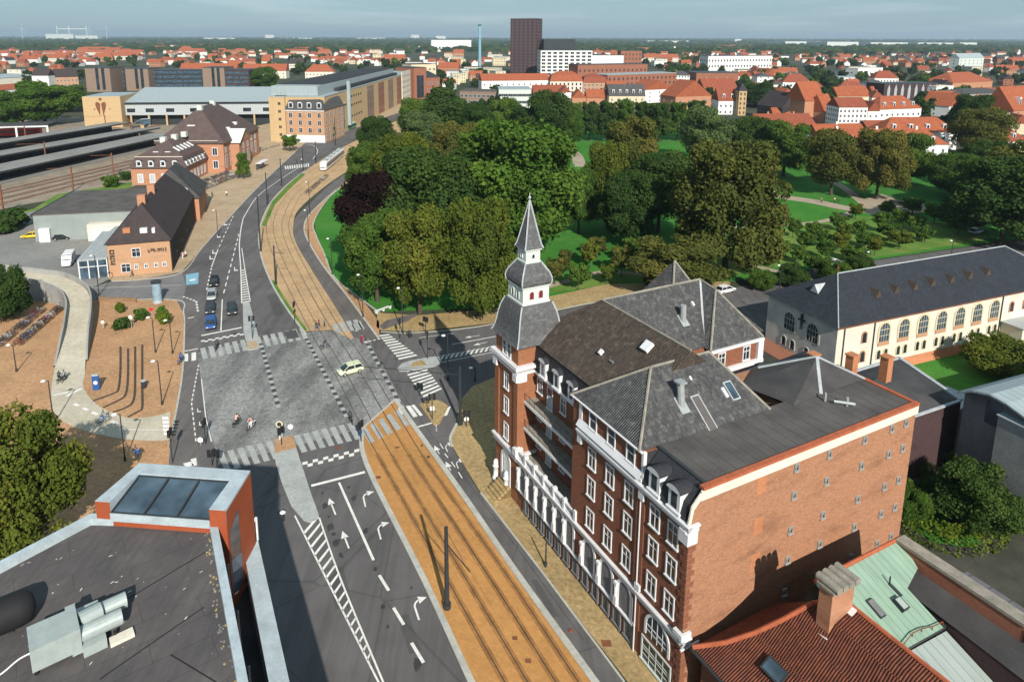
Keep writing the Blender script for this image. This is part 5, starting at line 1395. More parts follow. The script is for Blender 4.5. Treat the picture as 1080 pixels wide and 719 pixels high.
# ---------------------------------------------------------------- houses set on the ground by the foot of their front wall
def house(name, label, cat, pl, pr, h, depth, roof='gable', rh=4.0, wall='brick_st', rmat='orange_tile', cols=0, rows=0, ww=1.0, wh=1.5, sides=True, group=None, rot=None, top=None, ov=.4, frame='white', glass='glass', chim=0, dorm=0, r0=None, r1=None, trim=None, z0=.9):
    a, b = G(*pl), G(*pr)
    ang = math.atan2(b[1] - a[1], b[0] - a[0]) if rot is None else rad(rot)
    L = math.hypot(b[0] - a[0], b[1] - a[1])
    if top is not None: h = hgt(pl[0], pl[1], pl[0], top)
    o = thing(name, label, cat, a, ang, group)
    m = MB()
    m.box(0, 0, 0, L, depth, h)
    if roof in ('gable', 'gabley'):
        if roof == 'gable': pts = [((0, 0, h), (0, depth / 2, h + rh), (0, depth, h)), ((L, 0, h), (L, depth / 2, h + rh), (L, depth, h))]
        else: pts = [((0, 0, h), (L / 2, 0, h + rh), (L, 0, h)), ((0, depth, h), (L / 2, depth, h + rh), (L, depth, h))]
        m.poly([q for q in pts[0]][::-1] if roof == 'gable' else pts[0][::-1]); m.poly(pts[1])
    m.build('wall', M[wall], o)
    r = MB()
    if roof == 'gable': hip(r, 0, 0, L, depth, h, h + rh, 'x', ov, 0, 0, 0)
    elif roof == 'gabley': hip(r, 0, 0, L, depth, h, h + rh, 'y', ov, 0, 0, 0)
    elif roof == 'hip': hip(r, 0, 0, L, depth, h, h + rh, 'x' if L >= depth else 'y', ov, 0, r0, r1)
    elif roof == 'flat': r.box(-.15, -.15, h, L + .15, depth + .15, h + .35)
    elif roof == 'mansard':
        e, k = .35, 1.3
        lo = [(-e, -e), (L + e, -e), (L + e, depth + e), (-e, depth + e)]; hi = [(k, k), (L - k, k), (L - k, depth - k), (k, depth - k)]
        for i in range(4): j = (i + 1) % 4; r.poly([(*lo[i], h), (*lo[j], h), (*hi[j], h + rh * .6), (*hi[i], h + rh * .6)])
        hip(r, k, k, L - k, depth - k, h + rh * .6, h + rh, 'x' if L >= depth else 'y', 0)
        r.poly([(*p, h) for p in lo[::-1]])
    r.build('roof', M[rmat], o)
    if trim: t_ = MB(); t_.box(-.2, -.25, h - .5, L + .2, -.0, h - .02); t_.build('cornice', M[trim], o)
    if cols:
        st = (h - z0) / rows
        for i in range(cols):
            for j in range(rows): swin(o, L * (i + .5) / cols, 0, z0 + j * st, 0, ww, wh, frame, glass)
        if sides:
            left = a[0] > -20 and math.cos(ang) >= 0
            n = max(1, int(cols * depth / L))
            camx = -a[0] * math.cos(ang) - a[1] * math.sin(ang)
            for i in range(n):
                for j in range(rows):
                    if camx > L: swin(o, L, depth * (i + .5) / n, z0 + j * st, 90, ww, wh, frame, glass)
                    elif camx < 0: swin(o, 0, depth * (i + .5) / n, z0 + j * st, -90, ww, wh, frame, glass)
    for i in range(chim):
        c = MB(); x = L * (i + .6) / (chim + .2); c.box(x - .4, depth * .5 - .4, h + rh * .6, x + .4, depth * .5 + .4, h + rh + 1.0); c.build('chimney', M['brick_pale' if wall != 'whitewash' else 'whitewash'], o)
    for i in range(dorm):
        x = L * (i + .7) / (dorm + .4); d = MB(); d.box(x - .8, depth * .1, h + rh * .1, x + .8, depth * .4, h + rh * .55); q = d.build('dormer', M['white'], o)
        d = MB(); d.poly([(x - .5, depth * .1 - .02, h + rh * .2), (x + .5, depth * .1 - .02, h + rh * .2), (x + .5, depth * .1 - .02, h + rh * .48), (x - .5, depth * .1 - .02, h + rh * .48)]); d.build('pane', M['glass'], q)
    return o, L, h
# the small brick house with a dark roof by the road -----------------------------
T0 = G(181.7, 286.5); TF = Fr(T0, 17.5)
TH_ = thing('brick_house', 'orange brick house with steep black tiled roof and lettering by the road fork', 'house', T0, rad(17.5))
m = MB(); m.box(-12, 0, 0, 0, 50, 7.2); m.build('wall', M['brick_pale'], TH_)
m = MB(); hip(m, -12, 0, 0, 44, 7.2, 14.0, 'y', .5, 0, 6.5, 3); m.build('roof', M['dark_tile'], TH_)
m = MB(); m.poly([(-13, 42, 6.5), (2.2, 42, 6.5), (-5.4, 46, 14.2)]); m.poly([(2.2, 42, 6.5), (2.2, 62, 6.5), (-5.4, 58, 14.2), (-5.4, 46, 14.2)]); m.poly([(-13, 62, 6.5), (-13, 42, 6.5), (-5.4, 46, 14.2), (-5.4, 58, 14.2)]); m.poly([(2.2, 62, 6.5), (-13, 62, 6.5), (-5.4, 58, 14.2)]); m.build('rear_roof', M['felt'], TH_)
m = MB(); m.box(-12, 42.5, 0, 1.6, 61.5, 6.5); m.build('rear_wall', M['brick_st'], TH_)
m = MB()
for a, b in (((-8.5, 43, 9), (-4, 43.8, 10.6)), ((-4, 43.8, 10.6), (-1, 43, 9)), ((-8.5, 43, 9), (-3, 42.4, 7.6)), ((-3, 42.4, 7.6), (-1, 43, 9))): m.bar(a, b, .35, .25)
m.build('roof_light', M['lead'], TH_)
m = MB(); m.box(.01, .3, 0, .16, 43, 7.1); m.build('dark_side_sheet', M['dark_tile'], TH_)  # thin sheet in dark tile over the long right side
for x, y in ((-6.2, 9), (-6, 20)):
    m = MB(); m.box(x - .8, y - .8, 11.5, x + .8, y + .8, 15.4); m.build('chimney', M['brick_st'], TH_)
win(TH_, -6.6, 0, 4.1, 0, 1.5, 1.7)
for x in (-6.8, -4.9, -3.0, -1.4): win(TH_, x, 0, 1.5, 0, .55, .8)
win(TH_, -8.8, 0, .9, 0, 1.6, 1.7)
for k in range(3): win(TH_, 0, 8 + k * 9, 2.2, 90, 1.1, 1.6)
mm_ = math.atan2(6.8, 6.5)
for x, z, mt in ((-8.3, 9.3, 'brick_patch'), (-5.0, 9.1, 'white'), (-3.1, 9.0, 'white')):
    m = MB(); w_ = .7 if x < -4 else .3; y = -.5 + (z - 7.2) / 6.8 * 7.0; m.box(x - w_, y - .35, z - .6, x + w_, y + .8, z + .65); m.build('roof_window', M[mt], TH_)
# raised letters on the front and at the porch corner; the photo shows only dark strokes, none of them legible
def marks(parent, x, z, w_, h_, strokes, name='lettering_mark'):
    m = MB()
    for x0, z0, x1, z1 in strokes: m.box(x + x0 * w_, -.14, z + z0 * h_, x + x1 * w_, -.02, z + z1 * h_)
    return m.build(name, M['bark'], parent)
for k, st_ in enumerate(([(0, 0, .3, 1), (.3, 0, .9, .45)], [(0, .6, 1, 1), (.2, .2, .5, .6)], [(0, .3, .9, 1), (.55, 0, .9, .3)], [(0, .1, .4, .6)], [(0, 0, .4, 1), (.4, .6, .7, 1), (.7, 0, 1, 1)], [(0, .5, .9, 1), (.5, 0, .9, .5)], [(.2, .1, .8, 1)], [(.3, 0, .8, 1.15)])): marks(TH_, -4.3 + k * .46, 4.75, .42, .75, st_)
for k, st_ in enumerate(([(0, 0, 1, .25), (0, .75, 1, 1), (0, .25, .3, .75), (.75, .25, 1, .75)], [(0, .55, 1, 1), (0, 0, .35, .55), (.5, 0, 1, .3)], [(0, 0, 1, .3), (.1, .3, .45, 1), (.6, .6, 1, 1)])): marks(TH_, -11.6, 5.0 - k * 1.15, .9, .95, st_)
PO = thing('glass_porch', 'flat grey-roofed glass entrance porch on the left of the brick house', 'porch', TF.Wd(-12.2, .3), rad(17.5))
m = MB(); m.box(-5.6, 0, 3.9, 0, 22, 4.3); m.build('roof', M['zinc'], PO)
m = MB(); m.box(-5.4, .15, 0, -.05, 21.8, 3.9); m.build('glazing', M['glass_blue'], PO)
for k in range(4): m = MB(); m.box(-5.5 + k * 1.75, 0, 0, -5.3 + k * 1.75, .14, 3.9); m.build('post', M['white'], PO)
for k in range(5): m = MB(); m.box(-5.6, .2 + k * 4, 0, -5.41, .4 + k * 4, 3.9); m.build('post', M['white'], PO)
m = MB(); m.box(-5.5, -.01, 2.5, -.05, .13, 2.65); m.build('transom', M['white'], PO)
# warehouse -----------------------------------------------------------------------
w0 = G(38, 255)
WHS = thing('grey_warehouse', 'long flat warehouse with grey-green cladding, dark roof and white doors beside the yard', 'warehouse', w0, rad(12))
m = MB(); m.box(0, 0, 0, 28, 26, 6.6); m.build('wall', M['greywall'], WHS)
m = MB(); m.box(-.3, -.05, 6.6, 28.3, 26.3, 6.95); m.build('roof', M['felt2'], WHS)
m = MB(); m.box(-.35, -.35, 6.3, .0, 26.4, 7.05); m.build('edge', M['metal_dark'], WHS)
m = MB(); m.box(1.2, -1.0, 0, 3.6, -.02, 3.4); m.build('white_door', M['white'], WHS)
m = MB(); m.box(12.5, -2.2, 0, 22, -.02, 4.2); ex = m.build('extension', M['plaster'], WHS)
for x in (13.2, 16.6): m = MB(); m.box(x, -2.26, .1, x + 2.6, -2.21, 3.0); m.build('garage_door', M['white'], ex)
m = MB(); m.box(19, -7.5, 3.2, 25, -.05, 3.6); m.build('awning', M['zinc_white'], WHS)
# the station --------------------------------------------------------------------
s0 = G(196.7, 195); SF = Fr(s0, 2)
ST = thing('station_building', 'old brick station with dark steep roofs, white windows and rows of dormers', 'station', s0, rad(2))
m = MB(); m.box(-18.2, 0, 0, 0, 20, 5.9); m.box(-18, 19.8, 0, 6.2, 62, 11.2); m.box(6.2, 27, 0, 9.5, 40, 10.5); m.build('wall', M['brick_st'], ST)
m = MB()
lo = [(-18.8, -.6), (.6, -.6), (.6, 20), (-18.8, 20)]; hi = [(-17.0, 1.5), (-1.2, 1.5), (-1.2, 20), (-17.0, 20)]
for i in (0, 1, 3): j = (i + 1) % 4; m.poly([(*lo[i], 5.9), (*lo[j], 5.9), (*hi[j], 9.4), (*hi[i], 9.4)])
m.poly([(-17.0, 1.5, 9.4), (-1.2, 1.5, 9.4), (-9.1, 9.5, 14.2)]); m.poly([(-1.2, 1.5, 9.4), (-1.2, 20, 9.4), (-9.1, 20, 14.2), (-9.1, 9.5, 14.2)]); m.poly([(-17, 20, 9.4), (-17, 1.5, 9.4), (-9.1, 9.5, 14.2), (-9.1, 20, 14.2)])
m.build('low_roof', M['umber_tile'], ST)
m = MB(); hip(m, -18, 19.8, 6.2, 62, 11.2, 23.5, 'y', .7, 0, 12, 14); m.build('hall_roof', M['umber_tile'], ST)
m = MB(); m.bar((-17.2, 1.4, 9.5), (-1.1, 1.4, 9.5), .25, .2); m.bar((-18.3, 19.2, 12.2), (4.4, 19.6, 12.2), .2, .18); m.build('snow_guard', M['plaster'], ST)
m = MB(); m.poly([(9.6, 26.8, 10.5), (9.6, 40.2, 10.5), (9.6, 33.5, 14.6)]); m.build('pediment', M['brick_st'], ST)
m = MB(); m.poly([(10.2, 26.3, 10.3), (10.2, 33.5, 14.9), (-2, 33.5, 14.9), (-2, 26.3, 10.3)]); m.poly([(10.2, 33.5, 14.9), (10.2, 40.7, 10.3), (-2, 40.7, 10.3), (-2, 33.5, 14.9)]); m.build('pediment_roof', M['green_white'], ST)
for x in (-15.2, -11.2, -7.2, -3.2):
    swin(ST, x, 0, 1.0 if x != -7.2 else .3, 0, 1.4, 2.6 if x != -7.2 else 3.4, glass='lead', fw=.25); dormer(ST, x, -.15, 6.6, 0, 1.3, 1.5, 1.6)
for k in range(6):
    swin(ST, 0, 2 + k * 3.0, 1.2, 90, 1.1, 2.6, glass='lead', fw=.2); dormer(ST, .25, 1.8 + k * 2.9, 6.6, 90, 1.1, 1.5, 1.6)
for x, y, z in ((-11, 4.2, 10.4), (-7, 4.2, 10.4)): m = MB(); m.box(x - .9, y - .6, z - .3, x + .9, y + .8, z + .5); m.build('roof_window', M['white'], ST)
for k in range(5): m = MB(); y = 5 + k * 2.9; m.bar((-3.3, y, 10.9), (-5.5, y, 12.3), .8, .3); m.build('roof_window', M['white'], ST)
for x, y, z in ((-10.6, 9.5, 13.2), (-8.6, 14, 13.5), (-7.2, 19, 13.8), (-5.5, 31, 22.2), (-5.8, 45, 22.6)): m = MB(); m.box(x - .9, y - .9, z, x + .9, y + .9, z + 1.9); m.build('chimney', M['green_white'], ST)
for z in (2.0, 6.8): swin(ST, 3, 19.8, z, 0, 1.6, 2.6, fw=.2)
for k in range(8): swin(ST, 6.2 if not (2 <= k <= 3) else 9.5, 22 + k * 5, 2.0, 90, 1.6, 4.5, fw=.2)
for k in range(8): swin(ST, 6.2 if not (2 <= k <= 3) else 9.5, 22 + k * 5, 7.6, 90, 1.2, 1.8, fw=.2)
for p in ((-7, 25.5, 16.8), (2.6, 34, 14.8), (2.0, 44, 15.6)): m = MB(); m.box(p[0] - 1.4, p[1] - .5, p[2] - .6, p[0] + 1.4, p[1] + 1.0, p[2] + .5); m.build('roof_window', M['white'], ST)
# train hall, heart wall ------------------------------------------------------------
tl = G(134, 133); TRH = thing('train_hall', 'wide train hall with pale blue-grey sheet roof and white upper wall', 'station hall', tl, rad(6))
m = MB(); m.box(0, 0, 6.0, 92, 60, 12.0); m.build('wall', M['lead'], TRH)
m = MB(); hip(m, 0, 0, 92, 60, 13.2, 19.5, 'x', 1.0, 0, 0, 0); m.build('roof', M['metal_roof'], TRH)
m = MB(); m.box(-.3, -.3, 12.0, 92.3, 60.3, 13.2); m.build('dark_band', M['metal_dark'], TRH)
m = MB(); m.box(.5, 4, 0, 91, 59, 5.98); m.build('undercroft', M['metal_dark'], TRH)
for x in (3, 13, 24, 37, 50, 66, 77): swin(TRH, x, 0, 7.6, 0, 4.5, 2.2, 'green_white', 'glass', bar=False)
for k in range(10): m = MB(); m.box(2 + k * 9.6, .2, 0, 2.9 + k * 9.6, 1.1, 6); m.build('pillar', M['ochre'], TRH)
rmp = thing('covered_stairs', 'glass roofed stair passage sloping down from the train hall to the platforms', 'stairs', G(142, 139), rad(-50))
m = MB(); m.bar((0, 0, 3.5), (26, 0, 9.2), 4.4, .4); m.build('roof', M['metal_roof'], rmp)
m = MB(); m.bar((0, 0, 1.8), (26, 0, 7.6), 4.0, 2.6); m.build('glazing', M['glass_blue'], rmp)
for x, h_ in ((3, 1), (24, 6.5)): m = MB(); m.box(x, -2.4, 0, x + 2, -1, h_); m.build('pier', M['ochre'], rmp)
HW = thing('ochre_pavilion', 'ochre brick block with a brown split heart emblem on its blind wall', 'building', G(90, 135), rad(8))
m = MB(); m.box(0, 0, 0, 19.5, 30, 17.0); m.build('wall', M['ochre'], HW)
m = MB(); m.box(.4, .4, 17.0, 19.1, 29.6, 17.15); m.build('roof', M['metal_roof'], HW)
def leaf(sx):
    P = [(0, 13.2), (1.2 * sx, 14.2), (2.2 * sx, 13.9), (2.5 * sx, 12.6), (2.0 * sx, 10.5), (1.2 * sx, 8.3), (.5 * sx, 6.4)]
    P = [(9.2 + .28 * sx + x, z) for x, z in P]
    m = MB(); m.poly([(x, -.1, z) for x, z in (P if sx < 0 else P[::-1])]); m.poly([(x, -.02, z) for x, z in (P if sx > 0 else P[::-1])])
    for (xa, za), (xb, zb) in zip(P, P[1:] + P[:1]): m.poly([(xa, -.02, za), (xb, -.02, zb), (xb, -.1, zb), (xa, -.1, za)])
    m.build('emblem_leaf', M['metal_rust'], HW)
leaf(-1); leaf(1)
m = MB(); m.tube((9.2, -.1, 15.6), (9.2, -.01, 15.6), .8, n=14); m.build('emblem_disc', M['metal_rust'], HW)
for x in (5.4, 13.2): m = MB(); m.box(x, -.06, 9.9, x + .8, -.01, 10.4); m.build('emblem_mark', M['brick_dark'], HW)
# ochre shopping block --------------------------------------------------------------
oA, LA, hA = house('mansard_corner_house', 'pale brick corner house with grey mansard and white bays beside ochre block', 'building', (303, 150), (343, 151), 15.5, 26, 'mansard', 7.5, 'brick_pale', 'slate_roof', 4, 4, 1.5, 2.2, True, frame='white', trim='white', z0=1.2, dorm=0)
for x in (.14, .38, .62, .88): dormer(oA, LA * x, .2, 16.6, 0, 1.8, 2.2, 1.8)
m = MB(); m.box(-.05, -.12, .1, LA + .1, -.01, 3.6); m.build('shop_front', M['white'], oA)
oT, _, _ = house('ochre_stair_tower', 'slim ochre brick stair tower left of the mansard house', 'building', (291, 150), (302.5, 150), 21.5, 12, 'flat', 1, 'ochre', 'zinc', 1, 5, 1.2, 1.3, False, frame='ochre', z0=3)
oM, LM, hM = house('ochre_shopping_block', 'long ochre brick shopping block with blue-grey roof along the street', 'building', (344, 150), (436, 103), 21.5, 27, 'flat', 1, 'ochre', 'metal_roof')
m = MB(); m.box(3, 4, 21.9, LM - 60, 26.5, 26.5); m.build('roof_plant', M['metal_roof'], oM)
m = MB(); m.box(12, 4.5, 26.5, LM - 62, 26, 26.9); m.box(30, 1.2, 21.9, LM - 60, 3.8, 23.6); m.build('dark_roof', M['dark_slate'], oM)
m = MB(); m.box(40, -1.6, 3, 42, -.0, 26.5); m.build('shaft', M['metal_roof'], oM)
m = MB(); m.box(22, -.14, 2.5, 34, -.01, 15); m.build('glass_front', M['glass_blue'], oM)
for k in range(6): m = MB(); m.box(22.2 + k * 2.3, -.2, 2.5, 22.5 + k * 2.3, -.14, 15); m.build('mullion', M['metal_grey'], oM)
m = MB(); m.box(21, -.7, 15.1, 37, -.01, 15.8); m.build('canopy', M['ochre'], oM)
for x in (6, 10): m = MB(); m.box(x, -.1, 2, x + 2.2, -.01, 14.5); m.build('tall_window', M['glass_blue'], oM)
swin(oM, 2.2, 0, 17.5, 0, 2.0, 1.6, 'ochre')
for k in range(6):
    for z in (6.5, 12.5, 17.2): swin(oM, 44 + k * 5, 0, z, 0, 3.2, 1.1, 'ochre', bar=False)
for k in range(5):
    m = MB(); x = 84 + k * 30; m.box(x, -.12, 1, x + 17, -.01, 20.5); m.build('brown_bay', M['brick_red' if k % 2 else 'brown_panel'], oM)
    for j in range(4):
        for q_ in range(4): swin(oM, x + 2.2 + q_ * 4.2, -.12, 3 + j * 4.6, 0, 1.6, 2.4, 'brown_panel')
m = MB(); m.box(LM - 50, -.5, 0, LM, .0, 23.5); m.build('white_end', M['plaster'], oM)
for k in range(8):
    for j in range(5): swin(oM, LM - 47 + k * 6, -.5, 2.5 + j * 4.2, 0, 3.2, 1.7, 'plaster')
# platforms and their roofs -----------------------------------------------------------
PLT = (((-30, 198), (176, 151), 13, 'nearest long grey platform roof beside the open tracks'), ((-30, 180), (160, 144), 11, 'second grey platform roof from the station'), ((-30, 166), (130, 138), 10, 'farthest grey platform roof, in front of the car park'))
for (a, b, wdt, lb) in PLT:
    A, Bq = G(*a), G(*b); L = math.hypot(Bq[0] - A[0], Bq[1] - A[1])
    o = thing('platform_roof', lb, 'platform roof', A, math.atan2(Bq[1] - A[1], Bq[0] - A[0]), 'platform roofs of the station')
    m = MB(); m.box(0, -wdt / 2, 4.3, L, wdt / 2, 4.7); m.build('roof', M['yard'], o)
    m = MB(); m.box(0, -wdt / 2 - .2, 4.1, L, -wdt / 2, 4.75); m.build('edge', M['metal_dark'], o)
    m = MB(); m.box(0, -wdt / 2 + .6, 0, L, wdt / 2 - .6, .9); m.build('platform', M['yard'], o)
    m = MB(); m.box(L * .1, -.8, .9, L * .9, .8, 3.4); m.build('kiosk', M['metal_dark'], o)
    pm = MB(); pm.box(-.15, -.15, .9, .15, .15, 4.3); me = pm.mesh('post', M['metal_dark'])
    for k in range(int(L / 7)):
        for s in (-1.6, 1.6): q = link('post', me, o); q.location = (3 + k * 7, s, 0)
def gantry(px, py, h_, label, arm=9.0, rot=0):
    g = G(px, py); o = thing('catenary_mast', label, 'mast', g, rad(rot), 'rust brown catenary masts along the railway')
    m = MB(); m.box(-.2, -.2, 0, .2, .2, h_); m.build('post', M['metal_rust'], o)
    m = MB(); m.box(-arm, -.05, h_ - .75, .2, .05, h_ - .62); m.build('arm', M['metal_rust'], o)
for i, (x, y) in enumerate(((4, 226), (77.5, 202), (120, 186), (49, 172), (28, 152), (112, 138), (140, 147))):
    gantry(x, y, 8.5, ('rust brown catenary mast nearest the left edge by the rail verge', 'rust brown catenary mast behind the warehouse', 'rust brown catenary mast beside the station gable', 'thin catenary mast rising through the middle platform roof', 'catenary mast by the farthest platform roof at the left', 'catenary mast in front of the ochre heart wall', 'catenary mast by the covered stairs')[i], 10 if i > 2 else 7, 12)
RT = thing('red_train', 'bright red train standing under the white framed shed at the left edge', 'train', G(-20, 146), rad(14))
m = MB(); m.box(0, 0, .8, 26, 3, 4.2); m.build('body', M['red'], RT); m = MB(); m.box(.5, -.03, 2.3, 25, 0, 3.3); m.build('window_band', M['glass'], RT); m = MB(); m.box(.5, .3, 0, 25.5, 2.7, .8); m.build('bogies', M['black'], RT)
SHW = thing('white_framed_shed', 'open train shed with white frame and black roof at the left edge', 'shed', G(-14, 149), rad(14))
m = MB(); m.box(0, -1, 6.6, 27, 12, 7.4); m.build('roof', M['felt'], SHW)
m = MB(); m.box(0, -1.1, 6.2, 27.2, -.6, 6.9); m.build('beam', M['white'], SHW)
for x in (13, 26.4): m = MB(); m.box(x, -1.1, 0, x + .8, -.5, 6.2); m.build('post', M['white'], SHW)
# ---------------------------------------------------------------- trees
ORD = ['first', 'second', 'third', 'fourth', 'fifth', 'sixth', 'seventh', 'eighth', 'ninth', 'tenth', 'eleventh', 'twelfth', 'thirteenth', 'fourteenth', 'fifteenth', 'sixteenth', 'seventeenth', 'eighteenth', 'nineteenth', 'twentieth']
def leaf_mesh(name, pts, nrm, size, tint, mat, rng, aspect=1.0):
    """one mesh of leaf-clump faces: centres pts, normals nrm"""
    n = len(pts)
    nr = nrm + rng.normal(0, .55, (n, 3)); nr /= np.linalg.norm(nr, axis=1)[:, None]
    rv = rng.normal(size=(n, 3)); t = np.cross(nr, rv); t /= np.linalg.norm(t, axis=1)[:, None]
    b = np.cross(nr, t)
    s = (size * rng.uniform(.6, 1.35, n))[:, None]
    bend = nr * s * .22
    V = np.empty((n, 5, 3))
    V[:, 0] = pts - t * s * .5 - b * s * .42 * aspect - bend; V[:, 1] = pts + t * s * .55 - b * s * .35 * aspect - bend
    V[:, 2] = pts + t * s * .62 + b * s * .25 * aspect; V[:, 3] = pts + b * s * .62 * aspect + bend * .5; V[:, 4] = pts - t * s * .6 + b * s * .2 * aspect
    me = bpy.data.meshes.new(name)
    me.vertices.add(n * 5); me.vertices.foreach_set('co', V.reshape(-1))
    me.loops.add(n * 5); me.loops.foreach_set('vertex_index', np.arange(n * 5, dtype=np.int32))
    me.polygons.add(n); me.polygons.foreach_set('loop_start', np.arange(0, n * 5, 5, dtype=np.int32))
    at = me.attributes.new('tint', 'FLOAT', 'FACE'); at.data.foreach_set('value', np.clip(tint, 0, 1).astype(np.float32))
    me.materials.append(mat); me.update(calc_edges=True)
    return me

def crown_mesh(seed, h0, h1, rw, nl, n, size, shape='round', mat=None, name='crown'):
    """lobed crown between heights h0 and h1, half width rw"""
    rng = np.random.default_rng(seed)
    hc, hz = (h0 + h1) / 2, (h1 - h0) / 2
    L = []
    for i in range(int(nl * 1.7)):
        a = rng.uniform(0, 2 * PI); z = rng.uniform(-.88, .86)
        if shape == 'round': prof = math.sqrt(max(0, 1 - (z * .95) ** 2)) ** .8
        elif shape == 'cone': prof = (1 - z) / 2 * 1.0 + .05
        elif shape == 'oval': prof = math.sqrt(max(0, 1 - z * z)) * .9 + .05
        else: prof = 1.0 if z < .3 else .75
        r = rng.uniform(.6, .92) * prof * rw
        lr = rng.uniform(.17, .34) * rw * (.75 if shape == 'cone' else 1)
        L.append((math.cos(a) * r, math.sin(a) * r, hc + z * (hz - lr * .55), lr, rng.uniform(0, 1)))
    L.append((0, 0, hc + hz * .1, rw * .62, .5)); L.append((0, 0, hc - hz * .35, rw * .6, .4))
    w = np.array([l[3] ** 2 for l in L]); w /= w.sum()
    k = rng.choice(len(L), n, p=w)
    A = np.array([l[:3] for l in L])[k]; Rr = np.array([l[3] for l in L])[k]; T = np.array([l[4] for l in L])[k]
    d = rng.normal(size=(n, 3)); d[:, 2] = d[:, 2] * .9 + .12; d /= np.linalg.norm(d, axis=1)[:, None]
    # sub-clumps on each lobe leave gaps in between
    f = np.sin(d[:, 0] * 7 + k * 1.7) * np.sin(d[:, 1] * 7 + k * 2.3) * np.sin(d[:, 2] * 6 + k)
    rad_ = Rr * (np.clip(rng.normal(.93, .12, n), .45, 1.22) + .16 * f)
    P = A + d * rad_[:, None] * np.array([1, 1, .85])
    q_ = np.percentile(np.hypot(P[:, 0], P[:, 1]), 95); P[:, :2] *= rw / q_
    z_ = np.percentile(P[:, 2], 99.3); P[:, 2] = h0 + (P[:, 2] - h0) * (h1 - h0) / (z_ - h0)
    keep = P[:, 2] > h0 - .3
    tint = .5 * T + .25 * rng.uniform(0, 1, n) + .25 * (.5 + .5 * f) 
    return leaf_mesh(name, P[keep], d[keep], size, tint[keep], mat, rng)

def trunk_mesh(h, r, seed, spread, top):
    rng = random.Random(seed); m = MB()
    m.tube((0, 0, -.1), (0, 0, h * .5), r * 1.25, r * .9, 8, caps=False); m.tube((0, 0, h * .5), (.1, .05, h), r * .9, r * .7, 8)
    for i in range(7):
        a = i * 2.4 + rng.uniform(-.3, .3); z0_ = h * rng.uniform(.75, 1.0)
        e = (math.cos(a) * spread * .55, math.sin(a) * spread * .55, h + (top - h) * rng.uniform(.3, .62))
        m.tube((0, 0, z0_), e, r * .5, r * .12, 6)
    return m.mesh('trunk', [M['bark']], True)

PROTO = {}
def proto(kind):
    if kind in PROTO: return PROTO[kind]
    K = {  # seed, h0, h1, rw, lobes, leaves, size, shape, trunk h, trunk r
        'broad_a': (1, 2.6, 18, 7.0, 34, 34000, .31, 'round', 5, .42), 'broad_b': (2, 2.2, 18, 7.0, 30, 34000, .31, 'round', 5, .42),
        'broad_c': (3, 3.0, 18, 7.0, 40, 34000, .30, 'oval', 5, .40), 'broad_d': (4, 2.0, 18, 7.2, 44, 36000, .31, 'full', 4, .42),
        'cedar': (5, 2.5, 18, 6.5, 40, 18000, .34, 'cone', 6, .35), 'lime': (6, 1.5, 14, 4.0, 26, 9000, .36, 'full', 4, .3),
        'young': (7, 1.5, 5.2, 1.9, 12, 2600, .25, 'round', 2.2, .09), 'young_b': (8, 1.2, 5.0, 2.1, 13, 2600, .25, 'round', 2.0, .10),
        'fine': (9, 2.0, 15, 6.2, 44, 36000, .25, 'full', 4, .35), 'fine_b': (10, .8, 9, 5.0, 34, 26000, .21, 'round', 2, .25),
        'shrub': (11, .2, 2.2, 1.5, 9, 1100, .26, 'round', .6, .08), 'far_a': (12, 1.0, 14, 6.2, 14, 1300, 1.25, 'round', 4, .4), 'far_b': (13, .8, 13, 6.6, 16, 1300, 1.3, 'full', 4, .4),
    }[kind]
    sd, h0, h1, rw, nl, n, sz, shp, th, tr = K
    PROTO[kind] = (crown_mesh(sd, h0, h1, rw, nl, n, sz, shp, M['leaf_green']), trunk_mesh(th, tr, sd, rw, h1), h1, rw)
    return PROTO[kind]
def tree_at(p, h, w, kind, mat, label, name='tree', group=None, cat='tree', seed=None):
    cm, tm, H0, W0 = proto(kind)
    o = thing(name, label, cat, p, R.uniform(0, 6.28) if seed is None else seed, group)
    o.scale = (w / (2 * W0), w / (2 * W0), h / H0)
    c = link('crown', cm, o); c.material_slots[0].link = 'OBJECT'; c.material_slots[0].material = M[mat]
    link('trunk', tm, o)
    return o
def tree(base, top, wpx, kind, mat, label, **k):
    g = G(*base)
    h = hgt(base[0], base[1], base[0], top)
    w = wpx / F * math.hypot(g[0], g[1], H) * .97
    return tree_at(g, max(2.0, h * .98), w, kind, mat, label, **k)

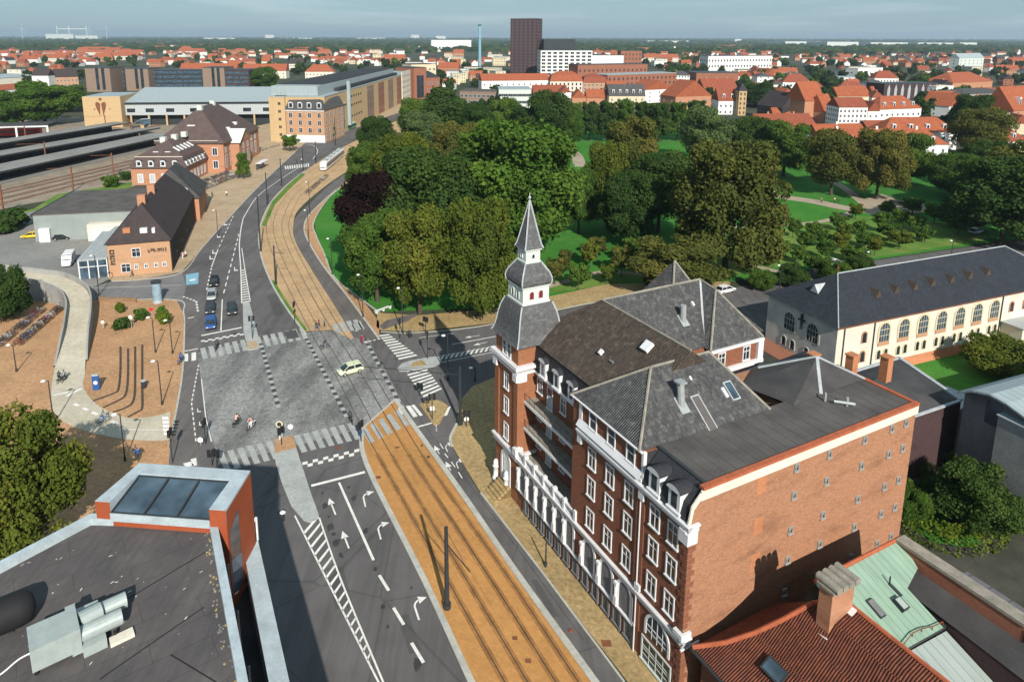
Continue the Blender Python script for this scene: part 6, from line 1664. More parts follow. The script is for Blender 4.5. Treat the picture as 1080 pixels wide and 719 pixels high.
for a in (
    ((443, 331), 219, 72, 'broad_b', 'leaf_olive', 'large olive-green plane tree by the crossing, left of a similar one', 'plane_tree'),
    ((505, 333), 212, 74, 'broad_d', 'leaf_olive', 'large olive-green plane tree nearest the spire on its left', 'plane_tree'),
    ((398, 318), 222, 70, 'broad_a', 'leaf_green', 'rounded green tree at the park corner beside the white bench', 'tree'),
    ((396, 290), 181, 72, 'broad_c', 'leaf_copper', 'dark purple copper beech by the curved lawn', 'copper_beech'),
    ((450, 284), 160, 108, 'broad_d', 'leaf_dark', 'broad dark green tree behind the two olive plane trees', 'tree'),
    ((548, 268), 128, 124, 'broad_a', 'leaf_bright', 'huge bright green tree directly behind the spire', 'tree'),
    ((520, 255), 150, 70, 'broad_b', 'leaf_bright', 'bright green tree leaning on the left of the huge one', 'tree'),
    ((391, 212), 151, 46, 'broad_b', 'leaf_green', 'green tree at the tram curve where the cycle path begins', 'tree'),
    ((425, 228), 140, 58, 'broad_c', 'leaf_olive', 'yellowish green tree above the copper beech', 'tree'),
    ((398, 175), 124, 40, 'broad_d', 'leaf_dark', 'dark tall tree at the park edge below the ochre block', 'tree'),
    ((446, 176), 119, 50, 'broad_a', 'leaf_silver', 'pale silvery green tree at the top of the park', 'tree'),
    ((482, 205), 130, 62, 'broad_d', 'leaf_brown', 'dark brownish tree in the thick of the park, left of centre', 'tree'),
    ((468, 150), 93, 66, 'cedar', 'leaf_dark', 'spreading cedar rising at the far end of the park', 'cedar'),
    ((440, 150), 104, 40, 'broad_c', 'leaf_green', 'green tree to the left of the cedar', 'tree'),
    ((504, 158), 110, 36, 'broad_a', 'leaf_dark', 'dark green tree right of the cedar in the far row', 'tree'),
    ((533, 156), 104, 36, 'broad_b', 'leaf_green', 'mid green tree in the far row below the blue-white office', 'tree'),
    ((556, 160), 112, 34, 'broad_d', 'leaf_dark', 'small dark tree between two taller ones in the far row', 'tree'),
    ((577, 162), 97, 48, 'broad_a', 'leaf_dark', 'tall dark tree below the brown tower block', 'tree'),
    ((600, 158), 118, 30, 'broad_c', 'leaf_green', 'bright low tree beside the gravel bend', 'tree'),
    ((664, 206), 124, 58, 'broad_b', 'leaf_brown', 'brownish tree standing before the open lawn', 'tree'),
    ((640, 240), 150, 48, 'broad_d', 'leaf_olive', 'olive topped tree left of the dark park thicket', 'tree'),
    ((694, 245), 160, 72, 'broad_c', 'leaf_dark', 'very dark tree in the thicket left of the big brown tree', 'tree'),
    ((662, 262), 184, 56, 'broad_a', 'leaf_dark', 'dark tree at the front of the thicket, by the lawn', 'tree'),
    ((610, 246), 178, 40, 'broad_b', 'leaf_green', 'green tree just right of the huge bright one', 'tree'),
    ((764, 287), 151, 102, 'broad_d', 'leaf_brown', 'massive brown-green tree, largest on the right of the park', 'tree'),
    ((744, 175), 113, 52, 'broad_a', 'leaf_silver', 'pale yellow-green tree behind the massive brown tree', 'tree'),
    ((790, 178), 124, 42, 'broad_c', 'leaf_dark', 'dark rounded tree right of the pale yellow-green one', 'tree'),
    ((826, 186), 128, 48, 'broad_b', 'leaf_green', 'dark green tree below the red roofed backyards', 'tree'),
    ((712, 309), 254, 92, 'broad_b', 'leaf_brown', 'spreading rust tinged tree behind the slate roofs', 'tree'),
    ((876, 206), 138, 52, 'broad_c', 'leaf_brown', 'dark brownish tree in front of the white houses, left of the drooping one', 'tree'),
    ((924, 210), 137, 50, 'broad_d', 'leaf_brown', 'drooping brown-green tree by the gravel fork', 'tree'),
    ((956, 194), 140, 40, 'broad_a', 'leaf_green', 'green tree against the white gable house', 'tree'),
    ((1006, 208), 163, 46, 'broad_b', 'leaf_green', 'round green tree right of the white house lawn', 'tree'),
    ((1030, 168), 114, 46, 'broad_c', 'leaf_brown', 'autumn brown tree beside the car park', 'tree'),
    ((1022, 150), 100, 34, 'broad_d', 'leaf_dark', 'dark tree behind the autumn brown one', 'tree'),
    ((1056, 258), 168, 80, 'broad_d', 'leaf_dark', 'big dark tree behind the right end of the slate hall', 'tree'),
    ((1082, 240), 150, 76, 'broad_a', 'leaf_brown', 'brownish dark tree cut by the right edge of the picture', 'tree'),
    ((1040, 200), 150, 44, 'broad_b', 'leaf_dark', 'dark tree above the big one behind the hall', 'tree'),
    ((796, 112), 88, 30, 'broad_c', 'leaf_dark', 'pair-like dark tall tree beside the slim brick tower', 'tree'),
    ((806, 114), 87, 26, 'cedar', 'leaf_dark', 'dark pointed tree beside the slim brick tower', 'tree'),
    ((25, 136), 94, 44, 'broad_b', 'leaf_bright', 'bright green tree above the red train', 'tree'),
    ((48, 132), 86, 50, 'broad_a', 'leaf_bright', 'bright green tree, larger, left of the ochre heart wall', 'tree'),
    ((8, 128), 96, 34, 'broad_c', 'leaf_dark', 'dark tree at the left edge behind the train shed', 'tree'),
    ((72, 118), 90, 34, 'broad_d', 'leaf_green', 'green tree behind the ochre heart wall', 'tree'),
    ((257, 189), 161, 13, 'lime', 'leaf_green', 'slim street tree in front of the station', 'tree'),
    ((306, 160), 143, 18, 'young', 'leaf_bright', 'small round street tree by the mansard corner house', 'tree'),
    ((349, 147), 127, 10, 'lime', 'leaf_green', 'narrow street tree before the ochre block', 'tree'),
    ((280, 97), 71, 26, 'broad_a', 'leaf_green', 'round green tree behind the train hall roof', 'tree'),
    ((5, 338), 284, 42, 'fine_b', 'leaf_dark', 'dark green pine-like tree at the left edge above the bicycle racks', 'tree'),
    ((30, 600), 440, 92, 'fine', 'leaf_olive', 'large green and rusty tree at the lower left corner', 'tree'),
    ((1028, 556), 498, 62, 'fine_b', 'leaf_dark', 'wide dark garden tree below the concrete walls', 'tree'),
    ((958, 552), 512, 30, 'fine_b', 'leaf_green', 'pointed bush tree at the corner of the blank brick wall', 'tree'),
    ((982, 534), 506, 30, 'fine_b', 'leaf_dark', 'dark bush left of the wide garden tree', 'tree'),
    ((1056, 395), 360, 60, 'fine_b', 'leaf_olive', 'olive bush on the lawn at the end of the white hall', 'bush'),
    ((878, 296), 274, 30, 'fine_b', 'leaf_green', 'dark bush between the meadow and the slate hall', 'bush'),
    ((905, 290), 270, 26, 'fine_b', 'leaf_dark', 'dark bush touching the ridge of the slate hall', 'bush'),
    ((836, 302), 280, 30, 'fine_b', 'leaf_dark', 'dark bush left of the street lamp behind the hall', 'bush'),
    ((803, 306), 286, 24, 'fine_b', 'leaf_green', 'green bush by the street corner near the hall', 'bush'),
):
    tree(*a[:6], name=a[6], cat=a[6].replace('_', ' '))
# clipped limes at the far side of the park
for i in range(8):
    x = 603 + i * 18.5
    tree((x, 149 + R.uniform(-1, 1)), 107 - (i == 3) * 2 + R.uniform(-2, 2), 22, 'lime', 'leaf_dark' if i % 3 else 'leaf_green', 'clipped lime tree in the far park row, %s from the left' % ORD[i], name='lime_tree', group='row of clipped limes at the far edge of the park')
# young trees of the orchard meadow, in slanting rows
OT = [[(836, 252), (858, 250), (884, 243), (902, 232), (934, 228), (962, 226)], [(848, 265), (866, 262), (890, 256), (905, 248), (930, 244), (948, 240), (985, 236)], [(826, 270), (842, 278), (870, 274), (886, 266), (912, 262), (936, 254), (966, 246), (1000, 240)], [(815, 282), (856, 288), (898, 277), (922, 270), (948, 262), (975, 256), (1010, 248), (1030, 243)]]
for r_, row in enumerate(OT):
    for i, (x, y) in enumerate(row):
        tree((x, y + R.uniform(-1, 1)), y - R.uniform(15, 23), R.uniform(13, 20), R.choice(['young', 'young_b']), R.choice(['leaf_olive', 'leaf_green', 'leaf_bright', 'leaf_green']), 'young meadow tree, %s from the left in the %s row from the gravel path' % (ORD[i], ORD[r_]), name='young_tree', group='young trees of the meadow')
PT = [(596, 286), (622, 282), (640, 300), (610, 306), (655, 292), (585, 300), (668, 282), (630, 272)]
for i, (x, y) in enumerate(PT):
    tree((x, y), y - R.uniform(20, 32), R.uniform(16, 24), R.choice(['young', 'young_b']), R.choice(['leaf_olive', 'leaf_green', 'leaf_brown']), 'young tree on the lawn between spire and slate roofs, number %s from the left' % ORD[sorted(p[0] for p in PT).index(x)], name='young_tree', group='young trees beside the spire')
# shrubs on the plaza and along the rails
for (x, y, w_, mt, lb) in ((129, 347, 15, 'leaf_dark', 'low dark shrub on the plaza, left of the others'), (149, 337, 13, 'leaf_green', 'round green shrub on the plaza beside the advertising column'), (174, 341, 13, 'leaf_hedge', 'yellowish shrub on the plaza nearest the cycle track'), (127, 330, 8, 'leaf_hedge', 'thin pale shrub on the plaza edge'), (171, 334, 9, 'leaf_bright', 'upright pale shrub behind the yellowish one'),
        (118, 197, 16, 'leaf_green', 'green shrub at the left of the station gable'), (133, 190, 12, 'leaf_dark', 'dark shrub touching the station gable'), (14, 240, 26, 'leaf_dark', 'dark shrub at the left edge by the yard'), (3, 246, 24, 'leaf_dark', 'dark shrub cut by the left edge by the yard'), (24, 322, 12, 'leaf_bright', 'bright shrub beside the cycle ramp')):
    tree((x, y), y - w_ * .75, w_, 'shrub', mt, lb, name='shrub', cat='shrub')
# hedges: clipped, leafy boxes
def hedge(px, wd_, h_, label, mat='leaf_hedge', size=.17, dens=170):
    P = [Vector(p) for p in gl(px, 0, 4)]
    rng = np.random.default_rng(len(label)); pts = []; nr = []; tn = []
    for a, b in zip(P, P[1:]):
        d = (b - a); L = d.length; d.normalize(); s = Vector((-d.y, d.x, 0)); n = int(L * dens)
        for i in range(n):
            u = rng.uniform(0, L); f = rng.uniform(0, wd_ + 2 * h_)
            if f < wd_: o, z, q = f - wd_ / 2, h_, Vector((0, 0, 1))
            elif f < wd_ + h_: o, z, q = wd_ / 2, f - wd_, s
            else: o, z, q = -wd_ / 2, f - wd_ - h_, -s
            c = a + d * u + s * o; k = rng.normal(0, .1, 3)
            pts.append((c.x + k[0], c.y + k[1], z + k[2])); nr.append(tuple(q)); tn.append(.5 + .5 * math.sin(c.x * 2.1 + c.y * 1.3) * .6 + rng.uniform(-.2, .2))
    me = leaf_mesh('hedge', np.array(pts), np.array(nr), size, np.array(tn), M[mat], rng)
    tag(link('hedge', me), label, 'hedge')
hedge([(948, 560), (970, 566), (1000, 577), (1025, 577), (1044, 568), (1046, 558)], 2.6, 1.8, 'curved yellow-green hedge around the garden lawn at the lower right')
hedge([(956, 492), (975, 502), (1000, 520)], 1.6, 1.6, 'straight bright hedge beside the blank brick wall')
hedge([(964, 470), (985, 484), (1005, 497)], 1.8, 1.8, 'darker hedge nearer the concrete building', 'leaf_green')
hedge([(936, 189), (975, 183), (1000, 182)], 3, 2.2, 'dark red hedge below the white house lawn', 'leaf_copper', .5, 30)
# ---------------------------------------------------------------- named blocks of the middle distance
H_ = house
H_('tower_block', 'tall dark brown brick tower block rising above the horizon', 'tower block', (538, 78), (562, 79), 73, 26, 'flat', 1, 'brick_dark', 'metal_dark', 6, 17, 2.2, 1.8, True, frame='brick_red', glass='glass_blue', z0=3, rot=-20)
H_('white_office', 'white office with dark roof storey right of the tower block', 'office', (570, 82), (624, 82), 33, 40, 'flat', 1, 'whitewash', 'metal_dark', 9, 7, 4.5, 2.6, True, frame='whitewash', z0=3)
H_('black_roof_storey', 'black glazed box standing on the white office roof', 'roof storey', (573, 79), (606, 79), 46, 26, 'flat', 1, 'metal_dark', 'metal_dark')
H_('long_white_block', 'long low white block behind the red brick flats', 'office', (614, 80), (657, 80), 26, 30, 'flat', 1, 'whitewash', 'metal_dark')
H_('brick_flats', 'red-brown flats, long upper terrace with a row of dark windows', 'apartment block', (609, 92), (682, 90), 22, 20, 'flat', 1, 'brick_red', 'metal_dark', 16, 3, 1.6, 2.4, True, frame='brick_red')
H_('brick_flats', 'red-brown flats, nearer terrace stepping down to the right', 'apartment block', (640, 104), (712, 100), 19, 20, 'flat', 1, 'brick_red', 'metal_roof', 16, 4, 1.5, 2.3, True, frame='brick_red')
H_('stepped_tower_flats', 'stepped red-brown flats at the back of the terraces', 'apartment block', (654, 78), (676, 78), 31, 20, 'flat', 1, 'brick_red', 'metal_dark', 6, 5, 1.6, 2.3, True, frame='brick_red')
R_ = 'half timbered town houses below the tower block'
H_('timbered_house', 'cream and red house with orange mansard roof, leftmost of the row', 'house', (580, 104), (614, 104), 14, 16, 'mansard', 8, 'plaster', 'orange_tile', 8, 4, 1.1, 1.9, True, group=R_, frame='brick_red', dorm=4)
H_('timbered_house', 'cream and red house with orange mansard roof, middle of the row', 'house', (614.5, 104), (640, 104), 13, 16, 'mansard', 7, 'brick_pale', 'redbrown_tile', 6, 4, 1.1, 1.9, True, group=R_, dorm=3)
H_('orange_roofed_house', 'house with plain bright orange roof right of the timbered row', 'house', (640.5, 106), (661, 106), 9, 14, 'gable', 6, 'plaster', 'orange_tile', 5, 2, 1.0, 1.6, group=R_)
H_('white_gable_house', 'white gabled house with bright orange roof near the red flats', 'house', (680, 109), (693, 106), 10, 20, 'gabley', 7, 'whitewash', 'orange_tile', 3, 3, .9, 1.5, rot=28)
H_('grey_roofed_house', 'ochre house with long grey roof and roof windows behind the limes', 'house', (642, 113), (680, 113), 8, 15, 'gable', 8, 'cream', 'slate_roof', 6, 2, 1.0, 1.6, dorm=5)
H_('orange_gable_house', 'low orange gabled house left of the ochre one', 'house', (603, 112), (618, 112), 6, 12, 'gabley', 6, 'brick_st', 'orange_tile', 3, 1, .9, 1.4)
H_('orange_gable_house', 'low house with two orange gables beside the white gable', 'house', (618.5, 112), (640, 112), 6, 11, 'gable', 6, 'brick_st', 'orange_tile', 4, 1, .9, 1.4)
H_('white_shed_house', 'white house with stepped blank wall beside dark red roof', 'house', (590, 116), (602, 116), 12, 12, 'gabley', 4, 'whitewash', 'redbrown_tile')
H_('dark_red_roofed_house', 'long house with dark red-brown roof below the timbered row', 'house', (562, 112), (598, 112), 10, 14, 'gable', 5, 'brick_red', 'redbrown_tile', 6, 2, 1.0, 1.5)
H_('blue_white_office', 'flat blue-white office with long window bands', 'office', (526, 118), (560, 118), 15, 26, 'flat', 1, 'green_white', 'metal_roof', 7, 3, 3.6, 1.7, True, frame='green_white')
H_('grey_brick_office', 'grey-brown brick office with white framed windows left of the blue-white one', 'office', (485, 116), (526, 117), 13, 18, 'flat', 1, 'brown_panel', 'felt2', 9, 3, 2.0, 1.7)
H_('orange_long_house', 'long orange roofed house above the blue-white office', 'house', (508, 97), (580, 96), 10, 16, 'gable', 6, 'whitewash', 'orange_tile', 12, 2, 1.2, 1.6)
H_('brick_corner_block', 'red brick block with tall black window at the street end', 'building', (437, 105), (450, 104), 25, 24, 'flat', 1, 'brick_red', 'metal_dark', 1, 1, 7, 18, False, frame='brick_red')
H_('barrel_roofed_block', 'brick block with dark curved roof beyond the street end', 'building', (450, 104), (464, 103), 17, 30, 'hip', 5, 'brick_red', 'metal_dark', 4, 3, 1.5, 1.5)
H_('white_low_store', 'white low store behind the street end', 'store', (434, 88), (460, 87), 20, 22, 'flat', 1, 'cream', 'metal_dark', 6, 3, 2.5, 1.6)
H_('white_wide_hall', 'wide white industrial hall far beyond the street', 'hall', (455, 51.5), (497, 51.5), 34, 80, 'flat', 1, 'whitewash', 'plaster', 12, 1, 8, 6, frame='concrete')
for a in (((186, 41.5), 34, 'distant white hall left of the white block on the horizon'),): pass
HG = 'pale halls far out near the horizon'
for x0, x1, y, hh_, lb in ((215, 248, 42.5, 40, 'long pale hall near the horizon above the orange terraces'), (298, 329, 42, 36, 'long pale hall near the horizon right of the white block'), (377, 407, 41.8, 38, 'pale hall near the horizon left of the white high block'), (683, 726, 45.5, 28, 'thin pale hall near the horizon right of the tower block'), (828, 866, 48.5, 40, 'pale hall near the horizon above the old town, leftmost'), (872, 905, 51, 46, 'bigger white hall near the horizon above the old town'), (918, 957, 49, 34, 'pale hall near the horizon, third above the old town'), (968, 1005, 49, 32, 'pale hall near the horizon, fourth above the old town'), (1012, 1030, 49, 34, 'short pale hall near the horizon at the right'), (775, 782, 45, 50, 'small white block near the horizon')):
    H_('pale_hall', lb, 'hall', (x0, y), (x1, y), hh_ * .62, 160, 'flat', 2, 'green_white', 'metal_roof', group=HG)
for x0, x1, y, hh_, lb in ((280, 289, 41.5, 60, 'white high block on the horizon left of the street'), (434, 442, 41.5, 70, 'white high block on the horizon right of the street'), (460, 470, 42, 52, 'grey-white block on the horizon beside the high one')):
    H_('white_high_block', lb, 'building', (x0, y), (x1, y), hh_, 60, 'flat', 2, 'whitewash', 'plaster', 4, 8, 6, 3, frame='concrete')
# power station and turbines on the left horizon
pw = thing('power_station', 'white power station with twin stacks on the left horizon', 'power station', G(70, 42.2))
k_ = 0
for x, w_, h_ in ((-220, 300, 60), (100, 240, 45)): m = MB(); m.box(x, 0, 0, x + w_, 80, h_); m.build('hall', M['green_white'], pw)
for x in (-90, 40, 230): m = MB(); m.tube((x, 0, 0), (x, 0, 150), 6, 5, 8); m.build('stack', M['green_white'], pw)
m = MB(); m.box(-80, -5, 112, 230, 10, 122); m.build('gallery', M['green_white'], pw)
for px_, lb in ((24, 'white wind turbine on the left horizon, leftmost'), (95, 'white wind turbine on the left horizon, right of the power station'), (113, 'white wind turbine on the left horizon, farthest right')):
    w2 = thing('wind_turbine', lb, 'wind turbine', G(px_, 42), group='wind turbines on the horizon')
    m = MB(); m.tube((0, 0, 0), (0, 0, 130), 3.4, 2, 6); m.build('mast', M['green_white'], w2)
    for a_ in (.3, 2.4, 4.5): m = MB(); m.tube((0, -4, 130), (90 * math.sin(a_), -4, 130 + 90 * math.cos(a_)), 2, .8, 5); m.build('blade', M['green_white'], w2)
fl_ = thing('blue_chimney', 'slender blue steel chimney left of the tower block', 'chimney', G(506, 73))
m = MB(); m.tube((0, 0, 0), (0, 0, 66), 2.3, 1.9, 10); m.build('shaft', M['blue_paint'], fl_); m = MB(); m.tube((0, 0, 66), (0, 0, 67.5), 2.7, 2.7, 10); m.build('rim', M['metal_dark'], fl_)
m = MB(); m.tube((0, 0, 48), (0, 0, 49), 3.2, 3.2, 10); m.build('platform', M['lead'], fl_)
# brown panel offices
for x0, x1, y, h_, wl, lb in ((92, 118, 97, 21, 'brown_panel', 'brown panel office tower, leftmost of the cluster'), (118, 134, 95, 19, 'metal_dark', 'dark glazed office link beside the leftmost brown tower'), (134, 158, 96, 20, 'brown_panel', 'brown panel office, second tower of the cluster'), (158, 215, 95, 18, 'metal_dark', 'long dark glazed office in the brown cluster'), (215, 238, 96, 21, 'brown_panel', 'brown panel office, third tower of the cluster'), (238, 264, 96, 19, 'brick_dark', 'dark brown office at the right end of the cluster')):
    o, L, hx = H_('panel_office', lb, 'office', (x0, y), (x1, y), h_, 26, 'flat', 1, wl, 'metal_dark', group='brown office cluster behind the train hall')
    if wl == 'brown_panel':
        for f in (.42, .66): m = MB(); m.box(L * f, -.4, 2, L * f + 2.5, -.01, h_ + .4); m.build('window_strip', M['glass'], o)
    else:
        for j in range(4): m = MB(); m.box(1, -.25, 3 + j * 4, L - 1, -.01, 5.4 + j * 4); m.build('window_band', M['glass_blue'], o)
H_('row_house_block', 'pale brick house with dark roof and white gable left of the office cluster', 'house', (60, 97), (84, 96), 13, 14, 'gable', 7, 'brick_pale', 'dark_tile', 6, 3, 1.1, 1.7)
H_('white_gable_end', 'white blind gable end beside the dark roofed house', 'house', (53, 98), (60, 97), 15, 14, 'gabley', 6, 'whitewash', 'dark_tile')
H_('red_roofed_store', 'long low store with red roof and white wall at the left', 'store', (-10, 106), (50, 100), 7, 14, 'gable', 4, 'whitewash', 'orange_tile', 8, 1, 3, 2)
H_('grey_roofed_store', 'low pale store with blue-grey roof above the red roofed one', 'store', (-10, 92), (48, 88), 8, 40, 'hip', 3, 'plaster', 'metal_roof')
for x0, x1, y, lb in ((256, 302, 79, 'long orange roofed terrace behind the round green tree'), (190, 250, 78, 'long orange roofed terrace behind the office cluster'), (322, 352, 80, 'orange roofed villa with pale gables right of the street mouth'), (276, 285, 67, 'small orange roofed house on the rise'), (305, 320, 70, 'white house with dark roof among trees')):
    H_('orange_terrace', lb, 'house', (x0, y + 4), (x1, y + 4), 9, 16, 'gable' if x0 != 322 else 'hip', 8, 'plaster', 'orange_tile' if x0 != 305 else 'dark_tile', 8, 2, 1.2, 1.6, chim=2)
# the white houses and the old town at the right ---------------------------------------
WG = 'white houses with orange roofs beyond the park'
H_('white_house', 'large white house with orange hip roof nearest the park', 'house', (862, 172), (998, 172), 7.6, 13, 'hip', 5.6, 'whitewash', 'orange_tile', 13, 2, 1.0, 1.5, True, group=WG, chim=3, dorm=6)
H_('white_house', 'white house behind, long orange roof with white dormers', 'house', (930, 158), (1008, 158), 8.2, 13, 'hip', 6.0, 'whitewash', 'orange_tile', 8, 2, 1.1, 1.5, True, group=WG, dorm=4)
H_('red_roofed_wing', 'low wing with dark red roof between the two white houses', 'house', (916, 153), (962, 152), 6, 12, 'gable', 5, 'whitewash', 'redbrown_tile', group=WG)
H_('orange_wing', 'orange roofed wing left of the white houses', 'house', (862, 158), (914, 157), 6, 12, 'gable', 5, 'whitewash', 'orange_tile', 6, 1, 1.0, 1.4, group=WG, chim=1)
H_('white_apartment_house', 'four-storey white house with many small windows', 'apartment house', (883, 136), (913, 136), 12, 14, 'gable', 5, 'whitewash', 'redbrown_tile', 7, 4, 1.0, 1.4)
H_('orange_top_house', 'orange roofed house above the four-storey white one', 'house', (882, 117), (915, 117), 10, 14, 'gable', 6, 'cream', 'orange_tile', 6, 2, 1.4, 1.4)
H_('white_gable_house', 'white gable house with red roof right of the four-storey one', 'house', (914, 132), (926, 132), 8, 14, 'gabley', 5.5, 'whitewash', 'redbrown_tile', 2, 2, 1.0, 1.3)
H_('long_orange_house', 'long orange roofed house with white eaves band', 'house', (926, 132), (970, 130), 9, 15, 'hip', 7, 'whitewash', 'orange_tile', 8, 2, 1.2, 1.4, dorm=4)
H_('brick_gable_house', 'tall brick house with steep orange roof on the courtyard', 'house', (847, 130), (868, 129), 13, 16, 'gable', 11, 'brick_st', 'orange_tile', 4, 1, 1.5, 2.5)
H_('orange_lean_to', 'steep orange lean-to right of the tall brick house', 'house', (868.5, 131), (880, 130), 7, 12, 'gable', 10, 'brick_st', 'orange_tile')
H_('dark_barn', 'dark open barn with black roof left of the tall brick house', 'barn', (824, 128), (846, 127), 8, 22, 'gabley', 9, 'metal_dark', 'dark_tile')
H_('red_shed', 'low red roofed shed before the dark barn', 'shed', (815, 128), (838, 128), 4, 8, 'gable', 4, 'brick_red', 'orange_tile')
H_('dark_red_roofs', 'broad dark red roof left of the orange wing', 'house', (800, 142), (860, 141), 4.5, 16, 'gable', 5.5, 'brick_red', 'redbrown_tile', chim=2)
H_('pale_shed', 'pale green-white gabled shed among dark red roofs', 'shed', (822, 140), (836, 139), 5, 10, 'gabley', 3.5, 'green_white', 'redbrown_tile')
H_('slim_brick_tower', 'slim ochre brick tower house with slate cap', 'house', (778, 122), (786, 122), 16, 7, 'hip', 5, 'ochre', 'dark_slate', 2, 5, 1.0, 1.8, True, frame='ochre', r0=2, r1=2)
H_('white_twin_gable', 'white house with twin gables left of the slim tower', 'house', (757, 121), (778, 121), 9, 13, 'gable', 8, 'whitewash', 'redbrown_tile', 4, 2, 1.1, 1.5, dorm=2)
H_('orange_gable_end', 'big orange roofed house with brick gable above the limes', 'house', (712, 116), (738, 113), 9, 18, 'gabley', 11, 'brick_st', 'orange_tile', 4, 2, 1.1, 1.6, rot=22)
H_('redbrown_row', 'red-brown tiled row between orange gable and slim tower', 'house', (742, 110), (777, 109), 11, 14, 'gable', 8, 'brick_st', 'redbrown_tile', 8, 2, 1.1, 1.6, chim=3)
H_('white_long_office', 'long white office with ribbon windows beyond the orange roofs', 'office', (746, 78), (813, 77), 24, 20, 'flat', 1, 'whitewash', 'metal_dark', 22, 3, 2.2, 3.0, True)
H_('black_flat_hall', 'flat black roofed hall before the long white office', 'hall', (734, 89), (778, 89), 12, 40, 'flat', 1, 'brick_red', 'metal_dark')
H_('teal_terrace', 'terrace of dark teal town houses with white gables', 'terrace', (931, 106), (988, 105), 13, 20, 'flat', 2, 'brick_dark', 'metal_dark')
TE = bpy.data.objects['teal_terrace']
for i in range(8):
    m = MB(); x = 3 + i * 6.4; m.prism([(x, -.4), (x + 2.6, -.4), (x + 2.6, -.01), (x, -.01)], 1, 9); m.poly([(x, -.42, 9), (x + 2.6, -.42, 9), (x + 1.3, -.42, 13)]); m.build('gable', M['zinc'], TE)
H_('white_terrace_end', 'white block at the right end of the teal terrace', 'building', (986, 106), (1004, 105), 11, 16, 'flat', 1, 'whitewash', 'plaster', 4, 3, 1.4, 1.5)
H_('orange_big_roof', 'large orange-brown hip roof above the grey hall', 'house', (1004, 95), (1046, 93), 7, 30, 'hip', 9, 'brick_st', 'orange_tile')
H_('grey_hall', 'grey sheet metal hall with curved look at the right', 'hall', (1015, 114), (1066, 112), 10, 26, 'hip', 3, 'concrete', 'slate_roof')
H_('white_ribbon_office', 'white flat office with one ribbon of black windows at the right', 'office', (1034, 136), (1066, 136), 9, 14, 'flat', 1, 'whitewash', 'felt2', 4, 2, 4.2, 1.5, True)
H_('brick_edge_house', 'brick house with steep orange roof cut by the right edge', 'house', (1066, 136), (1100, 133), 10, 18, 'gable', 13, 'brick_st', 'orange_tile', 4, 2, 1.2, 1.7, dorm=2)
H_('bright_orange_gable', 'bright orange roofed white gable house in the gap', 'house', (1000, 124), (1014, 122), 7, 18, 'gabley', 8, 'whitewash', 'orange_tile', 2, 2, 1.0, 1.3, rot=30)
H_('dark_red_corner', 'house with dark red roof beside the car park', 'house', (1038, 162), (1084, 160), 5, 14, 'hip', 6, 'plaster', 'redbrown_tile', 6, 1, 1.0, 1.4, dorm=2)
H_('red_roof_middle', 'small red roofed house left of the dark red corner house', 'house', (1038, 150), (1058, 149), 6, 12, 'gable', 6, 'whitewash', 'redbrown_tile', 3, 1, 1.0, 1.4)
H_('pale_blue_houses', 'pale blue and white houses high in the right background', 'house', (1010, 76), (1036, 75), 20, 14, 'gable', 7, 'green_white', 'metal_roof', 6, 4, 1.6, 2)
H_('white_flat_house', 'white flat roofed house in the old town', 'house', (904, 84), (930, 83), 13, 16, 'flat', 1, 'whitewash', 'plaster', 5, 2, 2, 1.6)
BUILT = [tuple(G(*p)[:2]) for p in ((554, 76), (596, 80), (640, 85), (676, 97), (600, 103), (650, 106), (545, 95), (540, 118), (505, 116), (443, 104), (457, 103), (228, 95), (180, 94), (110, 96), (930, 170), (970, 157), (900, 136), (898, 116), (945, 130), (857, 129), (835, 127), (830, 141), (782, 123), (767, 121), (725, 114), (760, 109), (780, 77), (756, 88), (960, 105), (995, 105), (1025, 94), (1040, 113), (1050, 135), (1080, 134), (1007, 123), (1060, 161), (1048, 150), (1023, 75), (917, 83), (72, 96), (25, 103), (20, 90))]
# ---------------------------------------------------------------- the town: every house an object, meshes shared
def town_mesh(w, d, h, rh, wall, roof, kind):
    m = MB(); m.box(0 - w / 2, 0 - d / 2, 0, w / 2, d / 2, h)
    if kind == 'gable':
        m.poly([(-w / 2, -d / 2, h), (-w / 2, 0, h + rh), (-w / 2, d / 2, h)][::-1]); m.poly([(w / 2, -d / 2, h), (w / 2, 0, h + rh), (w / 2, d / 2, h)])
    nx = max(2, int(w / 2.6)); ny = max(1, int(h / 3))
    for j in range(ny):
        for i in range(nx):
            x = -w / 2 + w * (i + .5) / nx; z = 1.0 + j * h / ny
            for s in (-1, 1):
                y = s * (d / 2 + .03); q = [(x - .5, y, z), (x + .5, y, z), (x + .5, y, z + 1.4), (x - .5, y, z + 1.4)]; m.poly(q if s < 0 else q[::-1], 1)
        for s in (-1, 1):
            for yy in (-d / 4, d / 4):
                x = s * (w / 2 + .03); q = [(x, yy - .5, 1 + j * h / ny), (x, yy + .5, 1 + j * h / ny), (x, yy + .5, 2.4 + j * h / ny), (x, yy - .5, 2.4 + j * h / ny)]; m.poly(q if s > 0 else q[::-1], 1)
    a = m.mesh('town_house', [M[wall], M['glass']])
    r = MB()
    if kind == 'flat': r.box(-w / 2 - .2, -d / 2 - .2, h, w / 2 + .2, d / 2 + .2, h + .4)
    else: hip(r, -w / 2, -d / 2, w / 2, d / 2, h, h + rh, 'x', .4, 0, 0 if kind == 'gable' else None, 0 if kind == 'gable' else None)
    b = r.mesh('roof', [M[roof]])
    c = MB(); c.box(-w * .2, -.5, h + rh * .5, -w * .2 + .9, .5, h + rh + 1.0)
    return a, b, c.mesh('chimney', [M['brick_st']]), kind
